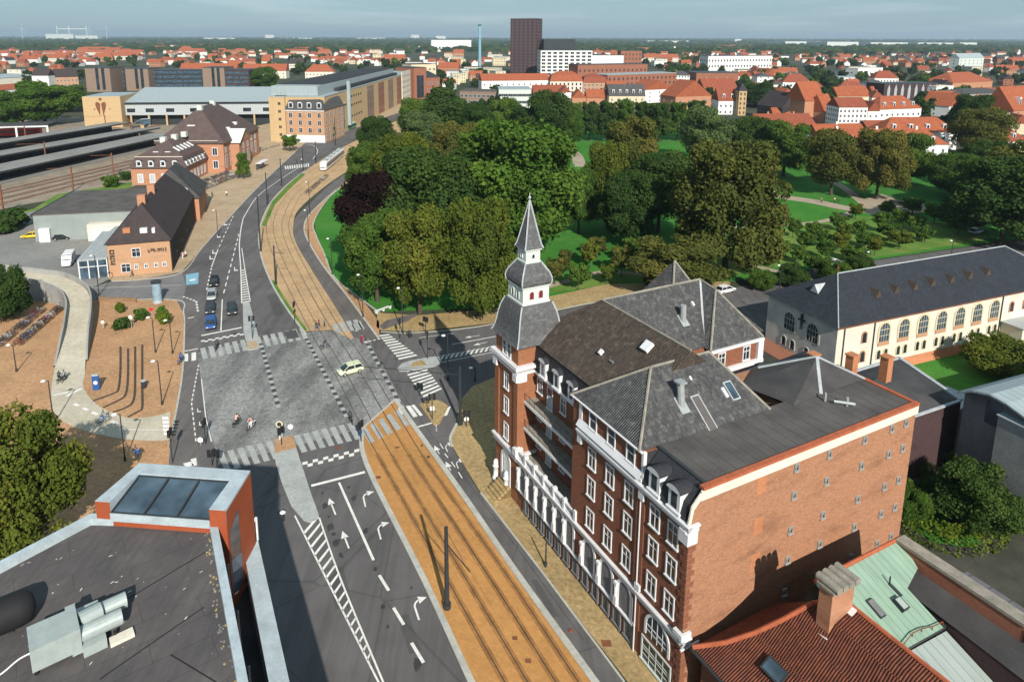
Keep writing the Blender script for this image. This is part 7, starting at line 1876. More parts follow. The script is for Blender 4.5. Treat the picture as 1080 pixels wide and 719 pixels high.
KINDS = {
    'bright orange': [town_mesh(14, 10, 6, 5, 'whitewash', 'orange_tile', 'gable'), town_mesh(20, 11, 7, 6, 'brick_pale', 'orange_tile', 'gable'), town_mesh(12, 11, 5.5, 5.5, 'plaster', 'orange_tile', 'hip'), town_mesh(26, 11, 8, 6, 'brick_st', 'orange_tile', 'gable')],
    'red-brown': [town_mesh(15, 10, 6, 5.5, 'brick_st', 'redbrown_tile', 'gable'), town_mesh(22, 12, 8, 6, 'whitewash', 'redbrown_tile', 'hip'), town_mesh(12, 10, 6, 5, 'cream', 'redbrown_tile', 'gable')],
    'dark': [town_mesh(16, 11, 7, 5, 'brick_red', 'dark_tile', 'gable'), town_mesh(20, 14, 9, 4, 'whitewash', 'slate_roof', 'hip')],
    'flat grey': [town_mesh(22, 16, 8, 0, 'whitewash', 'metal_roof', 'flat'), town_mesh(30, 20, 7, 0, 'plaster', 'felt2', 'flat'), town_mesh(18, 14, 10, 0, 'cream', 'zinc_white', 'flat')],
}
TERR = {'bright orange': [town_mesh(48, 11, 7, 7, 'brick_pale', 'orange_tile', 'gable'), town_mesh(70, 12, 8, 7, 'plaster', 'orange_tile', 'gable'), town_mesh(36, 12, 8, 8, 'brick_st', 'orange_tile', 'hip')]}
def zone_name(x, y):
    d = 'close' if y > 92 else 'mid-distance' if y > 66 else 'far-off'
    L = ((60, 'at the left edge above the railway'), (140, 'behind the brown office cluster'), (260, 'above the train hall'), (360, 'left of the wide street'), (440, 'beyond the ochre block'), (500, 'near the blue chimney'), (575, 'around the tower block'), (660, 'right of the tower block'), (740, 'above the clipped limes'), (800, 'near the slim brick tower'), (850, 'above the big brown tree'), (900, 'above the four-storey white house'), (950, 'left of the teal terrace'), (1000, 'right of the teal terrace'), (1050, 'above the grey hall'), (9999, 'at the right edge'))
    return d, next(s for l, s in L if x < l)
placed = list(BUILT); HC = [0]
hr = random.Random(21)
def town(x0, x1, y0, y1, n, mix, gap, terr=False, ang=12, big=1.0):
    c = 0; tries = 0
    while c < n and tries < n * 30:
        tries += 1
        x = hr.uniform(x0, x1); y = y0 + (y1 - y0) * hr.random() ** .9
        g = G(x, y); 
        gp = gap * (1.0 + .35 * hr.random())
        if any((g[0] - p[0]) ** 2 + (g[1] - p[1]) ** 2 < gp * gp for p in placed): continue
        placed.append((g[0], g[1]))
        k = hr.choices(list(mix), list(mix.values()))[0]
        a, b, ch, kd = hr.choice((TERR if terr and k in TERR else KINDS)[k])
        d, zn = zone_name(x, y)
        o = link('terrace_house' if terr else 'town_house', a); o.location = g
        o.rotation_euler = (0, 0, rad(hr.choice((0, 0, 0, 90, 90)) * (0 if terr else 1) + hr.gauss(0, ang)))
        s = hr.uniform(.7, 1.08) * big; o.scale = (s, s, s * hr.uniform(.9, 1.15))
        tag(o, '%s house with %s roof %s' % (d, k, zn), 'house', 'roofs of the town')
        link('roof', b, o)
        if kd != 'flat' and y > 58: link('chimney', ch, o)
        c += 1; HC[0] += 1
OR = {'bright orange': 7, 'red-brown': 2, 'dark': 1, 'flat grey': .6}
town(0, 130, 54, 66, 26, OR, 55, True, 6); town(130, 260, 52, 64, 20, OR, 60, True, 6); town(270, 360, 50, 62, 10, OR, 70, True)
town(-10, 90, 66, 84, 10, OR, 24); town(150, 260, 64, 74, 12, OR, 26)
town(355, 420, 58, 70, 9, OR, 34); town(395, 530, 56, 72, 22, {'flat grey': 6, 'bright orange': 2, 'dark': 1, 'red-brown': 1}, 30, False, 10, 1.2); town(465, 535, 74, 96, 14, {'flat grey': 4, 'bright orange': 3, 'dark': 2, 'red-brown': 1}, 22)
town(575, 700, 52, 66, 16, OR, 46, True); town(690, 740, 64, 96, 10, OR, 20)
town(735, 860, 60, 74, 12, {'bright orange': 3, 'red-brown': 3, 'flat grey': 2, 'dark': 1}, 28); town(770, 850, 76, 112, 22, {'bright orange': 4, 'red-brown': 4, 'flat grey': 1.4, 'dark': 1}, 16)
town(850, 1090, 56, 70, 40, {'bright orange': 3, 'red-brown': 5, 'flat grey': 1.5, 'dark': 2}, 27); town(850, 1090, 70, 90, 34, {'bright orange': 3, 'red-brown': 4, 'flat grey': 2, 'dark': 2}, 18)
town(850, 935, 88, 112, 12, {'bright orange': 4, 'red-brown': 4, 'flat grey': 1, 'dark': 1}, 15); town(970, 1090, 98, 150, 14, {'bright orange': 3, 'red-brown': 4, 'flat grey': 1, 'dark': 1}, 15)
# beyond the three hundred: the far carpet of roofs as one mass
def carpet(n):
    m = MB(); rc = random.Random(9); k = 0
    for i in range(n):
        x = rc.uniform(-20, 1100); y = 47.5 + 21 * rc.random() ** 1.1 + x * 3 / 1080
        if 400 < x < 560 and rc.random() < .5: continue
        if math.sin(x * .035) + math.sin(y * 1.3 + x * .012) < -.7: continue
        g = G(x, y)
        if any((g[0] - p[0]) ** 2 + (g[1] - p[1]) ** 2 < 400 for p in placed): continue
        placed.append((g[0], g[1]))
        F_ = Fr(g, rc.choice((0, 0, 90)) + rc.gauss(0, 12)); w_, d_, h_, r_ = rc.uniform(10, 24), rc.uniform(8, 11), rc.uniform(4, 7), rc.uniform(3.5, 5.5)
        P = lambda a, b, z: F_.Wd(a * w_ / 2, b * d_ / 2, z)
        wm, rm_ = rc.choice((0, 0, 1, 2)), rc.choice((3, 3, 3, 4, 4, 5))
        for a, b in (((-1, -1), (1, -1)), ((1, -1), (1, 1)), ((1, 1), (-1, 1)), ((-1, 1), (-1, -1))): m.poly([P(*a, 0), P(*b, 0), P(*b, h_), P(*a, h_)], wm)
        for s in (-1, 1): m.poly([P(s, -1, h_), P(s, 1, h_), P(s, 0, h_ + r_)], wm)
        m.poly([P(-1.04, -1.1, h_ - .2), P(1.04, -1.1, h_ - .2), P(1.04, 0, h_ + r_), P(-1.04, 0, h_ + r_)], rm_); m.poly([P(1.04, 1.1, h_ - .2), P(-1.04, 1.1, h_ - .2), P(-1.04, 0, h_ + r_), P(1.04, 0, h_ + r_)], rm_)
        k += 1
    tag(m.build('town_roofs', [M[q] for q in ('whitewash', 'brick_st', 'plaster', 'orange_tile', 'redbrown_tile', 'dark_tile')]), 'far carpet of small orange and red roofs between the nearer town and the woods', 'roofs', kind='stuff')
carpet(1100)
# trees scattered through the town
tcount = [0]
def town_trees(x0, x1, y0, y1, n, w=(9, 15), mats=('leaf_dark', 'leaf_far', 'leaf_green', 'leaf_far')):
    for i in range(n):
        x = hr.uniform(x0, x1); y = hr.uniform(y0, y1); g = G(x, y)
        if any((g[0] - p[0]) ** 2 + (g[1] - p[1]) ** 2 < 81 for p in placed): continue
        d, zn = zone_name(x, y)
        tree_at(g, hr.uniform(8, 14), hr.uniform(*w), hr.choice(('far_a', 'far_b')), hr.choice(mats), '%s dark green tree among the roofs %s' % (d, zn), group='trees among the roofs', name='town_tree'); tcount[0] += 1
town_trees(270, 430, 56, 80, 46); town_trees(0, 260, 58, 74, 36); town_trees(700, 860, 64, 112, 44); town_trees(850, 1080, 62, 100, 46); town_trees(575, 740, 56, 75, 26); town_trees(960, 1080, 100, 150, 14); town_trees(440, 540, 70, 100, 18); town_trees(0, 90, 84, 112, 12)
town_trees(850, 1080, 58, 92, 50); town_trees(575, 860, 54, 80, 40); town_trees(0, 360, 54, 70, 30); town_trees(840, 880, 100, 130, 5); town_trees(420, 540, 118, 128, 14, (9, 13))
# woods out to the horizon: one mass of small crowns
rng = np.random.default_rng(5)
base = []
for i in range(5):
    for j in range(8):
        t0, f0 = (i + .0) / 5 * PI / 2, j / 8 * 2 * PI
def blob_field(n):
    V = []; Fc = []; T = []
    u = rng.uniform(0, 1, n)
    y = 39.4 + 16.5 * u ** 1.5
    x = rng.uniform(-60, 1140, n)
    dens = np.sin(x * .021 + 1.3) + np.sin(x * .047 + y * .9) + np.sin(y * 1.7 + x * .011)
    k = 0
    for xi, yi, di in zip(x, y, dens):
        if di < -.9 and yi > 44: continue
        g = G(xi, yi + xi * 3 / 1080 - .6)
        D_ = g[1]
        if D_ < 1400 or D_ > 15500: continue
        r_ = rng.uniform(9, 20) * (1 + D_ / 7000); hz = rng.uniform(7, 15) * (1 + D_ / 16000)
        c = 7; nv = len(V)
        for lev, (rr_, zz) in enumerate(((1.0, 0), (.95, .55), (.5, .95))):
            for q in range(c):
                a = 2 * PI * (q + .5 * lev) / c; w_ = rng.uniform(.75, 1.25)
                V.append((g[0] + r_ * rr_ * math.cos(a) * w_, g[1] + r_ * rr_ * math.sin(a) * w_, hz * zz * rng.uniform(.8, 1.15)))
        V.append((g[0], g[1], hz * 1.08))
        for lev in range(2):
            for q in range(c):
                q2 = (q + 1) % c; A_ = nv + lev * c; Fc.append((A_ + q, A_ + q2, A_ + c + q2, A_ + c + q))
        for q in range(c): Fc.append((nv + 2 * c + q, nv + 2 * c + (q + 1) % c, nv + 3 * c))
        T += [rng.uniform(0, 1)] * (3 * c)
    me = bpy.data.meshes.new('distant_woods'); me.from_pydata(V, [], Fc); me.materials.append(M['leaf_far'])
    at = me.attributes.new('tint', 'FLOAT', 'FACE'); at.data.foreach_set('value', np.array(T, dtype=np.float32))
    tag(link('distant_woods', me), 'dark blue-green woods stretching behind the town to the horizon', 'woods', kind='stuff')
blob_field(7500)
print('houses', HC[0], 'town trees', tcount[0])

# the air: one closed box of thin even haze
hz = MB(); hz.box(-15000, -700, -1, 15000, 27000, 175)
t = NT('haze_air'); t.n.remove(t.b)
pv = t.n.new('ShaderNodeVolumePrincipled'); pv.inputs['Color'].default_value = (.66, .84, 1.0, 1); pv.inputs['Density'].default_value = .00008; pv.inputs['Anisotropy'].default_value = .2
t.l.new(pv.outputs['Volume'], t.out.inputs['Volume'])
tag(hz.build('haze', t.mat), kind='stuff')
# ---------------------------------------------------------------- cycle ramp
RO_ = [((178, 464), 0), ((164, 465), 0), (((130, 463)), 0), ((100, 457), 0), ((73, 448), 0), ((57, 435), 0), ((54, 413), 0), ((57.5, 390), .25), ((62.5, 372), .7), ((67.5, 353), 1.2), ((70, 338), 1.6), ((71, 322), 2.0), ((63, 309), 2.5), ((42, 301), 3.0), ((17, 297), 3.4), ((-20, 293), 3.8)]
RI_ = [((180, 434), 0), ((167, 438), 0), ((138, 441), 0), ((113, 433), 0), ((98, 423), 0), ((88, 408), 0), ((89.5, 395), 0), ((90, 383), .25), ((91, 368), .7), ((93, 350), 1.2), ((95, 334), 1.6), ((95, 315), 2.0), ((88, 303), 2.5), ((68, 293), 3.0), ((42, 289), 3.4), ((0, 284), 3.8)]
ro = spl([G(*p, z) for p, z in RO_], 4); ri = spl([G(*p, z) for p, z in RI_], 4)
rm = MB()
for i in range(len(ro) - 1):
    za = .045
    rm.poly([(*ro[i][:2], ro[i][2] + za), (*ro[i + 1][:2], ro[i + 1][2] + za), (*ri[i + 1][:2], ri[i + 1][2] + za), (*ri[i][:2], ri[i][2] + za)])
struct('cycle_ramp', rm, M['ramp'])
o = bpy.data.objects['cycle_ramp']
if o.data.polygons[0].normal.z < 0: o.data.flip_normals()
def parapet(pts, a, b, h_, lab, out):
    P = pts[a:b]; m = MB(); n = len(m.v)
    for i in range(len(P) - 1):
        for k in (i, i + 1):
            pass
        d = Vector((P[i + 1][0] - P[i][0], P[i + 1][1] - P[i][1], 0)).normalized(); s = Vector((-d.y, d.x, 0)) * (.28 * out)
        d2 = Vector((P[min(i + 2, len(P) - 1)][0] - P[i + 1][0], P[min(i + 2, len(P) - 1)][1] - P[i + 1][1], 0)); d2 = d2.normalized() if d2.length > 0 else d; s2 = Vector((-d2.y, d2.x, 0)) * (.28 * out)
        f = min(1, i / 6); g_ = min(1, (i + 1) / 6)
        A, B_ = Vector(P[i]), Vector(P[i + 1])
        za, zb = A.z + h_ * f, B_.z + h_ * g_
        q = [(A.x, A.y, 0), (B_.x, B_.y, 0), (B_.x, B_.y, zb), (A.x, A.y, za)]
        r = [(A.x + s.x, A.y + s.y, 0), (B_.x + s2.x, B_.y + s2.y, 0), (B_.x + s2.x, B_.y + s2.y, zb), (A.x + s.x, A.y + s.y, za)]
        m.poly(q); m.poly(r[::-1]); m.poly([q[3], q[2], r[2], r[3]])
    tag(m.build('ramp_wall', M['concrete']), lab, 'wall')
parapet(ro, 29, len(ro), 1.05, 'curved grey concrete wall on the left side of the cycle ramp', 1)
parapet(ri, 29, len(ri), 1.05, 'curved grey concrete wall on the right side of the cycle ramp', -1)
RMK = MB()
for a, b in (((70, 418), (86, 410)), ((56.5, 417), (72, 414))): line([a, b], .5, .07, 1, RMK)
dashes((78, 426), (128, 449), 5, .55, .45, .07, RMK); line([(128, 453), (160, 453.5), (178, 453)], .16, .07, 3, RMK); dashes((74, 395), (84, 322), 9, .5, .12, .07, RMK)
struct('ramp_markings', RMK, M['white_paint'])
# ---------------------------------------------------------------- vehicles
def loft(m, secs, mi=0, cap=True):
    """secs: (x, [(y, z) ...]) rings of equal length"""
    n = len(m.v); k = len(secs[0][1])
    for x, ring in secs: m.v += [(x, y, z) for y, z in ring]
    for i in range(len(secs) - 1):
        for j in range(k):
            a, b = n + i * k + j, n + i * k + (j + 1) % k
            m.f.append((a, b, b + k, a + k)); m.m.append(mi)
    if cap:
        m.f.append(tuple(range(n + k - 1, n - 1, -1))); m.m.append(mi)
        e = n + (len(secs) - 1) * k; m.f.append(tuple(range(e, e + k))); m.m.append(mi)
def ring(w, z0, z1, c=.12):
    return [(-w + c, z0), (w - c, z0), (w, z0 + c), (w, z1 - c * 1.3), (w - c * 1.3, z1), (-w + c * 1.3, z1), (-w, z1 - c * 1.3), (-w, z0 + c)]
def make_car(L=4.3, W=1.78, h=1.47, hood=.27, boot=.16, name='car', label='', loc=(0, 0, 0), rot=0.0, mat='lime', mid=.85, group=None):
    """front towards +X"""
    o = thing(name, label, 'car', loc, rot, group)
    m = MB(); hw = W / 2; x0, x1 = -L / 2, L / 2
    loft(m, [(x0, ring(hw * .84, .42, mid - .12)), (x0 + .12, ring(hw * .93, .3, mid)), (x0 + .5, ring(hw, .22, mid + .02)), (0, ring(hw, .2, mid)), (x1 - L * hood, ring(hw, .22, mid)), (x1 - .45, ring(hw * .97, .24, mid - .12)), (x1 - .1, ring(hw * .88, .3, mid - .22)), (x1, ring(hw * .76, .4, mid - .32))])
    m.build('body', M[mat], o, True)
    cx0, cx1 = x0 + L * boot * .35, x1 - L * hood + .25
    m = MB(); t0, t1 = cx0 + .45, cx1 - .85
    loft(m, [(cx0, ring(hw * .88, mid - .05, mid + .03, .02)), (t0, ring(hw * .76, mid - .05, h - .03, .06)), (t1, ring(hw * .76, mid - .05, h - .03, .06)), (cx1, ring(hw * .88, mid - .05, mid + .03, .02))])
    m.build('windows', M['glass'], o)
    m = MB(); loft(m, [(t0 - .06, ring(hw * .72, h - .07, h - .01, .02)), (t0 + .3, ring(hw * .78, h - .08, h + .01, .03)), (t1 - .3, ring(hw * .78, h - .08, h + .01, .03)), (t1 + .05, ring(hw * .72, h - .07, h - .01, .02))])
    for s in (-1, 1):
        for xa, za, xb, zb in ((cx0 + .03, mid, t0, h - .05), (cx1 - .03, mid, t1, h - .05)): m.bar((xa, s * hw * .865, za), (xb, s * hw * .77, zb), .08, .06)
        m.bar(((t0 + t1) / 2, s * hw * .88, mid), ((t0 + t1) / 2, s * hw * .775, h - .04), .09, .05)
    m.build('roof', M[mat], o)
    wm = MB(); wm.tube((0, -.1, 0), (0, .1, 0), .32, n=14); tyre = wm.mesh('wheel', [M['black']])
    rmesh = MB(); rmesh.tube((0, -.112, 0), (0, .112, 0), .19, n=10); rim_ = rmesh.mesh('rim', [M['metal_grey']])
    for x in (x0 + .78, x1 - .82):
        for s in (-1, 1):
            q = link('wheel', tyre, o); q.location = (x, s * (hw - .09), .32); link('rim', rim_, q)
    for s in (-1, 1):
        m = MB(); m.box(x1 - .26, s * hw * .62 - .16, mid - .34, x1 - .045, s * hw * .62 + .16, mid - .2); m.build('headlight', M['lamp_white'], o)
        m = MB(); m.box(x0 + .02, s * hw * .68 - .14, mid - .26, x0 + .14, s * hw * .68 + .14, mid - .1); m.build('tail_light', M['red'], o)
        m = MB(); m.box(cx1 - .55, s * hw * 1.02 - .08, mid, cx1 - .4, s * hw * 1.02 + .1, mid + .13); m.build('mirror', M['black'], o)
    return o
def face(p, q):
    a, b = G(*p), G(*q); return math.atan2(b[1] - a[1], b[0] - a[0])
CARS = (  # tail px, nose px, paint, length
    ((381, 390), (358, 396), 'lime', 3.9, 'pale lime green hatchback crossing the setts junction'),
    ((226.5, 296), (225.5, 304), 'black', 4.5, 'black car at the tail of the queue before the junction'),
    ((224, 310), (223, 318), 'metal_grey', 4.4, 'silver-grey car second from the tail of the queue'),
    ((222.5, 323), (221.5, 333), 'metal_dark', 4.6, 'dark car directly behind the blue one in the queue'),
    ((222.8, 338), (222.2, 350), 'blue', 4.4, 'blue car leading the queue at the stop line'),
    ((244.5, 323), (245, 335), 'metal_dark', 4.6, 'dark grey car alone in the turning lane beside the queue'),
    ((42, 250), (24, 251.5), 'yellow', 4.4, 'yellow car parked at the wall of the grey warehouse'),
    ((758, 310), (772, 306.5), 'white', 4.5, 'white car parked behind the slate roofs by the park street'),
    ((872, 281), (885, 278), 'white', 4.4, 'white car on the street above the hall ridge'),
    ((1022, 248), (1036, 244), 'white', 4.5, 'white car at the right end of the park street'),
    ((60, 253.2), (72, 252.5), 'black', 4.2, 'black car parked by the grey warehouse door'),
)
for a, b, mt, L_, lb in CARS:
    p, q = G(*a), G(*b); make_car(L=L_, name='car', label=lb, loc=((p[0] + q[0]) / 2, (p[1] + q[1]) / 2, .045), rot=math.atan2(q[1] - p[1], q[0] - p[0]), mat=mt, hood=.22 if mt == 'lime' else .27, boot=.05 if mt in ('lime', 'blue') else .16)
PK = [(992, 174, 'white'), (1000, 178, 'white'), (1008, 175, 'metal_grey'), (1013, 180, 'white'), (1021, 177, 'metal_dark'), (1030, 180, 'white'), (1040, 178, 'metal_grey'), (1049, 181, 'white')]
for i, (x, y, mt) in enumerate(PK):
    g = G(x, y); make_car(name='parked_car', label='parked car in the yard right of the white houses, %s from the left' % ORD[i], loc=(g[0], g[1], .08), rot=rad(60 if i % 2 else 20), mat=mt, group='cars parked by the white houses')
g = G(85, 279); g2 = G(92, 266)
van = thing('white_van', 'white van with high roof parked beside the glass porch', 'van', ((g[0] + g2[0]) / 2 - 1.0, (g[1] + g2[1]) / 2 - 4, .03), face((91, 268), (82, 283)))
m = MB(); loft(m, [(-2.9, ring(.95, .35, 2.5)), (-2.7, ring(1.0, .3, 2.6)), (1.2, ring(1.0, .3, 2.6)), (1.75, ring(.98, .3, 2.1)), (2.1, ring(.95, .3, 1.35)), (2.7, ring(.9, .32, 1.1)), (2.9, ring(.8, .4, .85))]); m.build('body', M['white'], van, False)
m = MB(); m.poly([(1.3, -.85, 2.46), (2.02, -.85, 1.42), (2.02, .85, 1.42), (1.3, .85, 2.46)][::-1]); m.xf(Matrix.Translation((.06, 0, .05))); m.build('windscreen', M['glass'], van)
for s in (-1, 1): m = MB(); m.box(.3, s * 1.005 - .01, 1.4, 1.5, s * 1.005 + .01, 2.1); m.build('side_window', M['glass'], van)
for x in (-1.9, 1.9):
    for s in (-1, 1): m = MB(); m.tube((x, s * .9 - .1, .36), (x, s * .9 + .1, .36), .36, n=12); m.build('wheel', M['black'], van)
for s in (-1, 1): m = MB(); m.box(2.72, s * .65 - .15, .75, 2.9, s * .65 + .15, .95); m.build('headlight', M['lamp_white'], van)
# tram and bus
ta, tb = G(340.5, 181), G(366, 160); td = math.atan2(tb[1] - ta[1], tb[0] - ta[0])
tr = thing('tram', 'white tram with black window band coming round the curve by the park', 'tram', (ta[0], ta[1], .06), td)
TL = 34.0
m = MB()
loft(m, [(0, ring(.95, .5, 2.2, .2)), (.5, ring(1.2, .35, 2.9, .2)), (1.4, ring(1.3, .3, 3.4, .2)), (TL - 1.4, ring(1.3, .3, 3.4, .2)), (TL - .5, ring(1.2, .35, 2.9, .2)), (TL, ring(.95, .5, 2.2, .2))]); m.build('body', M['white'], tr)
for s in (-1, 1):
    for k in range(5): m = MB(); m.box(1.8 + k * 6.3, s * 1.315 - .012, 1.25, 7.6 + k * 6.3, s * 1.315 + .012, 2.75); m.build('window_band', M['glass'], tr)
m = MB(); m.poly([(.12, -.88, 1.2), (.12, .88, 1.2), (.98, 1.02, 3.1), (.98, -1.02, 3.1)][::-1]); m.xf(Matrix.Translation((-.22, 0, .03))); m.build('windscreen', M['glass'], tr)
for k in range(5): m = MB(); m.box(3 + k * 6.3, -.9, 3.4, 7 + k * 6.3, .9, 3.75); m.build('roof_box', M['metal_grey'], tr)
for k in range(4): m = MB(); m.box(7.85 + k * 6.3, -1.33, .3, 8.05 + k * 6.3, 1.33, 3.45); m.build('gangway', M['metal_dark'], tr)
bs = thing('green_bus', 'green and white articulated bus standing at the ochre block', 'bus', (*G(361, 139.5)[:2], .12), face((361, 139.5), (383, 131.5)))
m = MB(); loft(m, [(0, ring(1.2, .4, 3.0)), (.3, ring(1.27, .35, 3.1)), (17.6, ring(1.27, .35, 3.1)), (18, ring(1.2, .4, 3.0))]); m.build('body', M['green_bus'], bs)
m = MB(); m.box(.4, -1.1, 3.1, 17.6, 1.1, 3.3); m.build('roof', M['green_white'], bs)
for s in (-1, 1): m = MB(); m.box(.6, s * 1.28 - .01, 1.4, 17.4, s * 1.28 + .01, 2.5); m.build('window_band', M['glass'], bs)
m = MB(); m.box(-.03, -1.05, 1.2, .01, 1.05, 2.7); m.build('windscreen', M['glass'], bs)
for x in (2.5, 8.5, 14.5):
    for s in (-1, 1): m = MB(); m.tube((x, s * 1.15 - .1, .48), (x, s * 1.15 + .1, .48), .48, n=12); m.build('wheel', M['black'], bs)
# ---------------------------------------------------------------- posts, lamps, signals
def post(px, top, label, kind='lamp', r=.09, group=None, arm=None, head=True):
    g = G(*px); h_ = hgt(px[0], px[1], px[0], top)
    o = thing({'lamp': 'street_lamp', 'tram': 'tram_mast'}[kind], label, {'lamp': 'street lamp', 'tram': 'tram mast'}[kind], (g[0], g[1], .05), 0, group)
    m = MB(); m.tube((0, 0, 0), (0, 0, h_), r * 1.2, r * .85, 10); m.build('pole', M['metal_dark'], o)
    m = MB(); m.tube((0, 0, 0), (0, 0, .5), r * 1.9, r * 1.9, 10); m.build('foot', M['metal_dark'], o)
    if kind == 'lamp' and head:
        m = MB(); m.bar((0, 0, h_ - .05), (-.55, -.1, h_ + .02), .07, .07); m.build('bracket', M['metal_dark'], o)
        m = MB(); m.lathe([(.04, .18), (.2, .11), (.31, 0), (.2, -.08), (.04, -.1)][::-1], (-.6 if h_ > 2 else 0, -.1, h_ + .02), 12); m.build('lamp_head', M['lamp_white'], o)
    if arm:
        ax, ay, az = arm
        m = MB(); m.bar((0, 0, h_ * az), (ax, ay, h_ * az), .07, .07); m.bar((0, 0, h_ * .97), (ax * .8, ay * .8, h_ * az + .05), .025, .025); m.build('arm', M['metal_dark'], o)
    return o, g, h_
TG, LG = 'dark masts carrying the tram wire', 'dark street lamps with white disc heads'
post((471.5, 641), 556, 'thick dark tram mast standing between the tracks in the foreground', 'tram', .19, TG, (2.2, -3.2, .8))
post((485.5, 448), 387, 'tall dark tram mast at the tip of the facade pavement', 'tram', .19, TG, (-13.0, 2.2, .86))
for (px, tp, lb) in (((291, 300), 259, 'dark tram mast in the planting strip nearest the upper crossing'), ((275, 265), 207, 'tall dark tram mast at the bend, outer side'), ((282, 216), 182, 'dark tram mast third from the junction along the bend'), ((297, 196), 167, 'dark tram mast fourth from the junction along the bend'), ((320, 180), 157, 'dark tram mast near the waiting tram'), ((333.5, 172), 149, 'thin dark tram mast beyond the zebra crossing'), ((354, 153), 124, 'dark tram mast in front of the ochre block')):
    post(px, tp, lb, 'tram', .16, TG, (2.4, -.6, .82))
for (px, tp, lb) in (((57, 447.5), 402, 'street lamp at the outer curve of the ramp, by the lower left tree'), ((17.5, 392), 364, 'street lamp on the left plaza below the bicycle racks'), ((132, 486), 437, 'street lamp on the plaza just above the orange roof light'), ((171, 427), 381, 'street lamp between plaza channels and cycle track'), ((164, 372), 335, 'street lamp on the plaza near the yellowish shrub'), ((104.5, 312), 270, 'street lamp at the bend by the glass porch'), ((182, 373), 338, 'street lamp beside the cycle track crossing'), ((383, 335), 290, 'street lamp by the white park bench'), ((425, 352), 304, 'street lamp at the foot of the left plane tree'), ((350.5, 290), 252, 'street lamp beside the copper beech'), ((326, 258), 222, 'street lamp at the narrow end of the curved lawn'), ((472.5, 401), 354, 'street lamp in the tower shadow between the zebra crossings'), ((501, 402), 388, 'low street lamp in the shadow left of the tower'), ((575.5, 598), 572, 'thin dark post on the facade pavement by the arcade'), ((299, 549), 540, 'short white headed post at the tip of the grey island'), ((230, 249), 222, 'street lamp on the station pavement by the dark roof'), ((822, 306), 280, 'street lamp on the park street above the hall'), ((916, 286), 266, 'street lamp behind the ridge of the hall'), ((1003, 272), 254, 'street lamp in the meadow right of centre'), ((327, 226), 192, 'slim street lamp beside the bicycle row')):
    post(px, tp, lb, 'lamp', .075, LG, head='thin dark post' not in lb)
def signal(px, top, label, rot=0, heads=2, sign=None):
    g = G(*px); h_ = hgt(px[0], px[1], px[0], top)
    o = thing('traffic_signal', label, 'traffic signal', (g[0], g[1], .05), rad(rot), 'traffic signals of the junction')
    m = MB(); m.tube((0, 0, 0), (0, 0, h_), .07, .06, 8); m.build('pole', M['metal_dark'], o)
    for k in range(heads):
        m = MB(); x = -.32 if k % 2 else .32; m.box(x - .15, -.14, h_ - .95, x + .15, .14, h_ - .1); m.box(x - .03 if x < 0 else -.05, -.03, h_ - .9, .05 if x < 0 else x, .03, h_ - .82)
        q = m.build('signal_head', M['black'], o)
        for j, c in enumerate(('lens_red', 'lamp_yellow', 'lamp_green')):
            m = MB(); m.tube((x, -.155, h_ - .24 - j * .28), (x, -.14, h_ - .24 - j * .28), .085, n=8); m.build('lens', M[c] if c in M else M['black'], q)
    if sign:
        m = MB(); m.box(-.3, -.05, h_ * .35, .3, -.02, h_ * .35 + .6); m.build('sign', M[sign], o)
for (px, tp, lb, sg) in (((217, 468), 442, 'dark signal pair on the tan kerb tip beside the cycle track', None), ((224, 491), 474, 'left of two short signals at the lower left of the setts', None), ((229, 491.5), 474, 'right of two short signals at the lower left of the setts', None), ((266.5, 358), 333, 'dark signal on the narrow grey island at the upper stop line', None), ((381, 466), 444, 'signal with blue sign at the corner of the tram bed', 'blue'), ((311, 341), 318, 'dark signal with orange sign beside the upper tram crossing', 'red'), ((422, 357), 336, 'signal cluster at the park corner of the zebra crossing', 'lamp_white'), ((451, 379), 350, 'dark signal on the oval island in the shadow', None), ((456, 443), 415, 'dark signal on the tan triangular island', 'lamp_white'), ((443, 418), 404, 'short dark signal beside the lower zebra crossing', None), ((297, 470), 450, 'signal on the square top of the lower grey island', 'lamp_white'), ((492, 450), 433, 'white panelled signal box beside the tall tram mast', 'lamp_white'), ((449, 352), 334, 'signal behind the zebra at the park pavement', None), ((182, 488), 452, 'dark signal on the pavement by the stacked white signs', None)):
    signal(px, tp, lb, R.choice((95, 150, 190, 250)), 2, sg)
def sign(px, h_, mat, shape, label, rot=0):
    g = G(*px); o = thing('road_sign', label, 'road sign', (g[0], g[1], .05), rad(rot))
    m = MB(); m.tube((0, 0, 0), (0, 0, h_), .05, .05, 8); m.build('pole', M['metal_grey'], o)
    if shape == 'ring':
        m = MB(); m.tube((0, -.08, h_ - .5), (0, -.04, h_ - .5), .45, n=18); q = m.build('plate', M['cream'], o); m = MB(); m.tube((0, -.1, h_ - .5), (0, -.081, h_ - .5), .28, n=16); m.build('field', M['metal_dark'], q)
    elif shape == 'stack':
        for k in range(5): m = MB(); m.box(-.36, -.08, h_ - .3 - k * .52, .36, -.04, h_ - k * .52); m.build('panel', M[mat], o)
    else:
        m = MB(); m.tube((0, -.08, h_ - .4), (0, -.05, h_ - .4), .36, n=12); m.build('plate', M[mat], o)
sign((296, 468), 3.2, 'cream', 'ring', 'cream ring shaped sign on the square of the grey island')
sign((307, 459), 1.6, 'lamp_white', 'disc', 'small white round sign on the setts right of the ring sign')
sign((178, 474), 4.4, 'lamp_white', 'stack', 'post with a stack of white direction panels by the cycle track')
sign((161, 341), 3.0, 'red', 'disc', 'red round sign on the plaza left of the shrubs')
sign((212, 470), 1.2, 'lamp_white', 'disc', 'low pale sign beside the cycle track end')
sign((139, 346), 2.4, 'lamp_white', 'disc', 'pale round sign at the plaza street lamp')
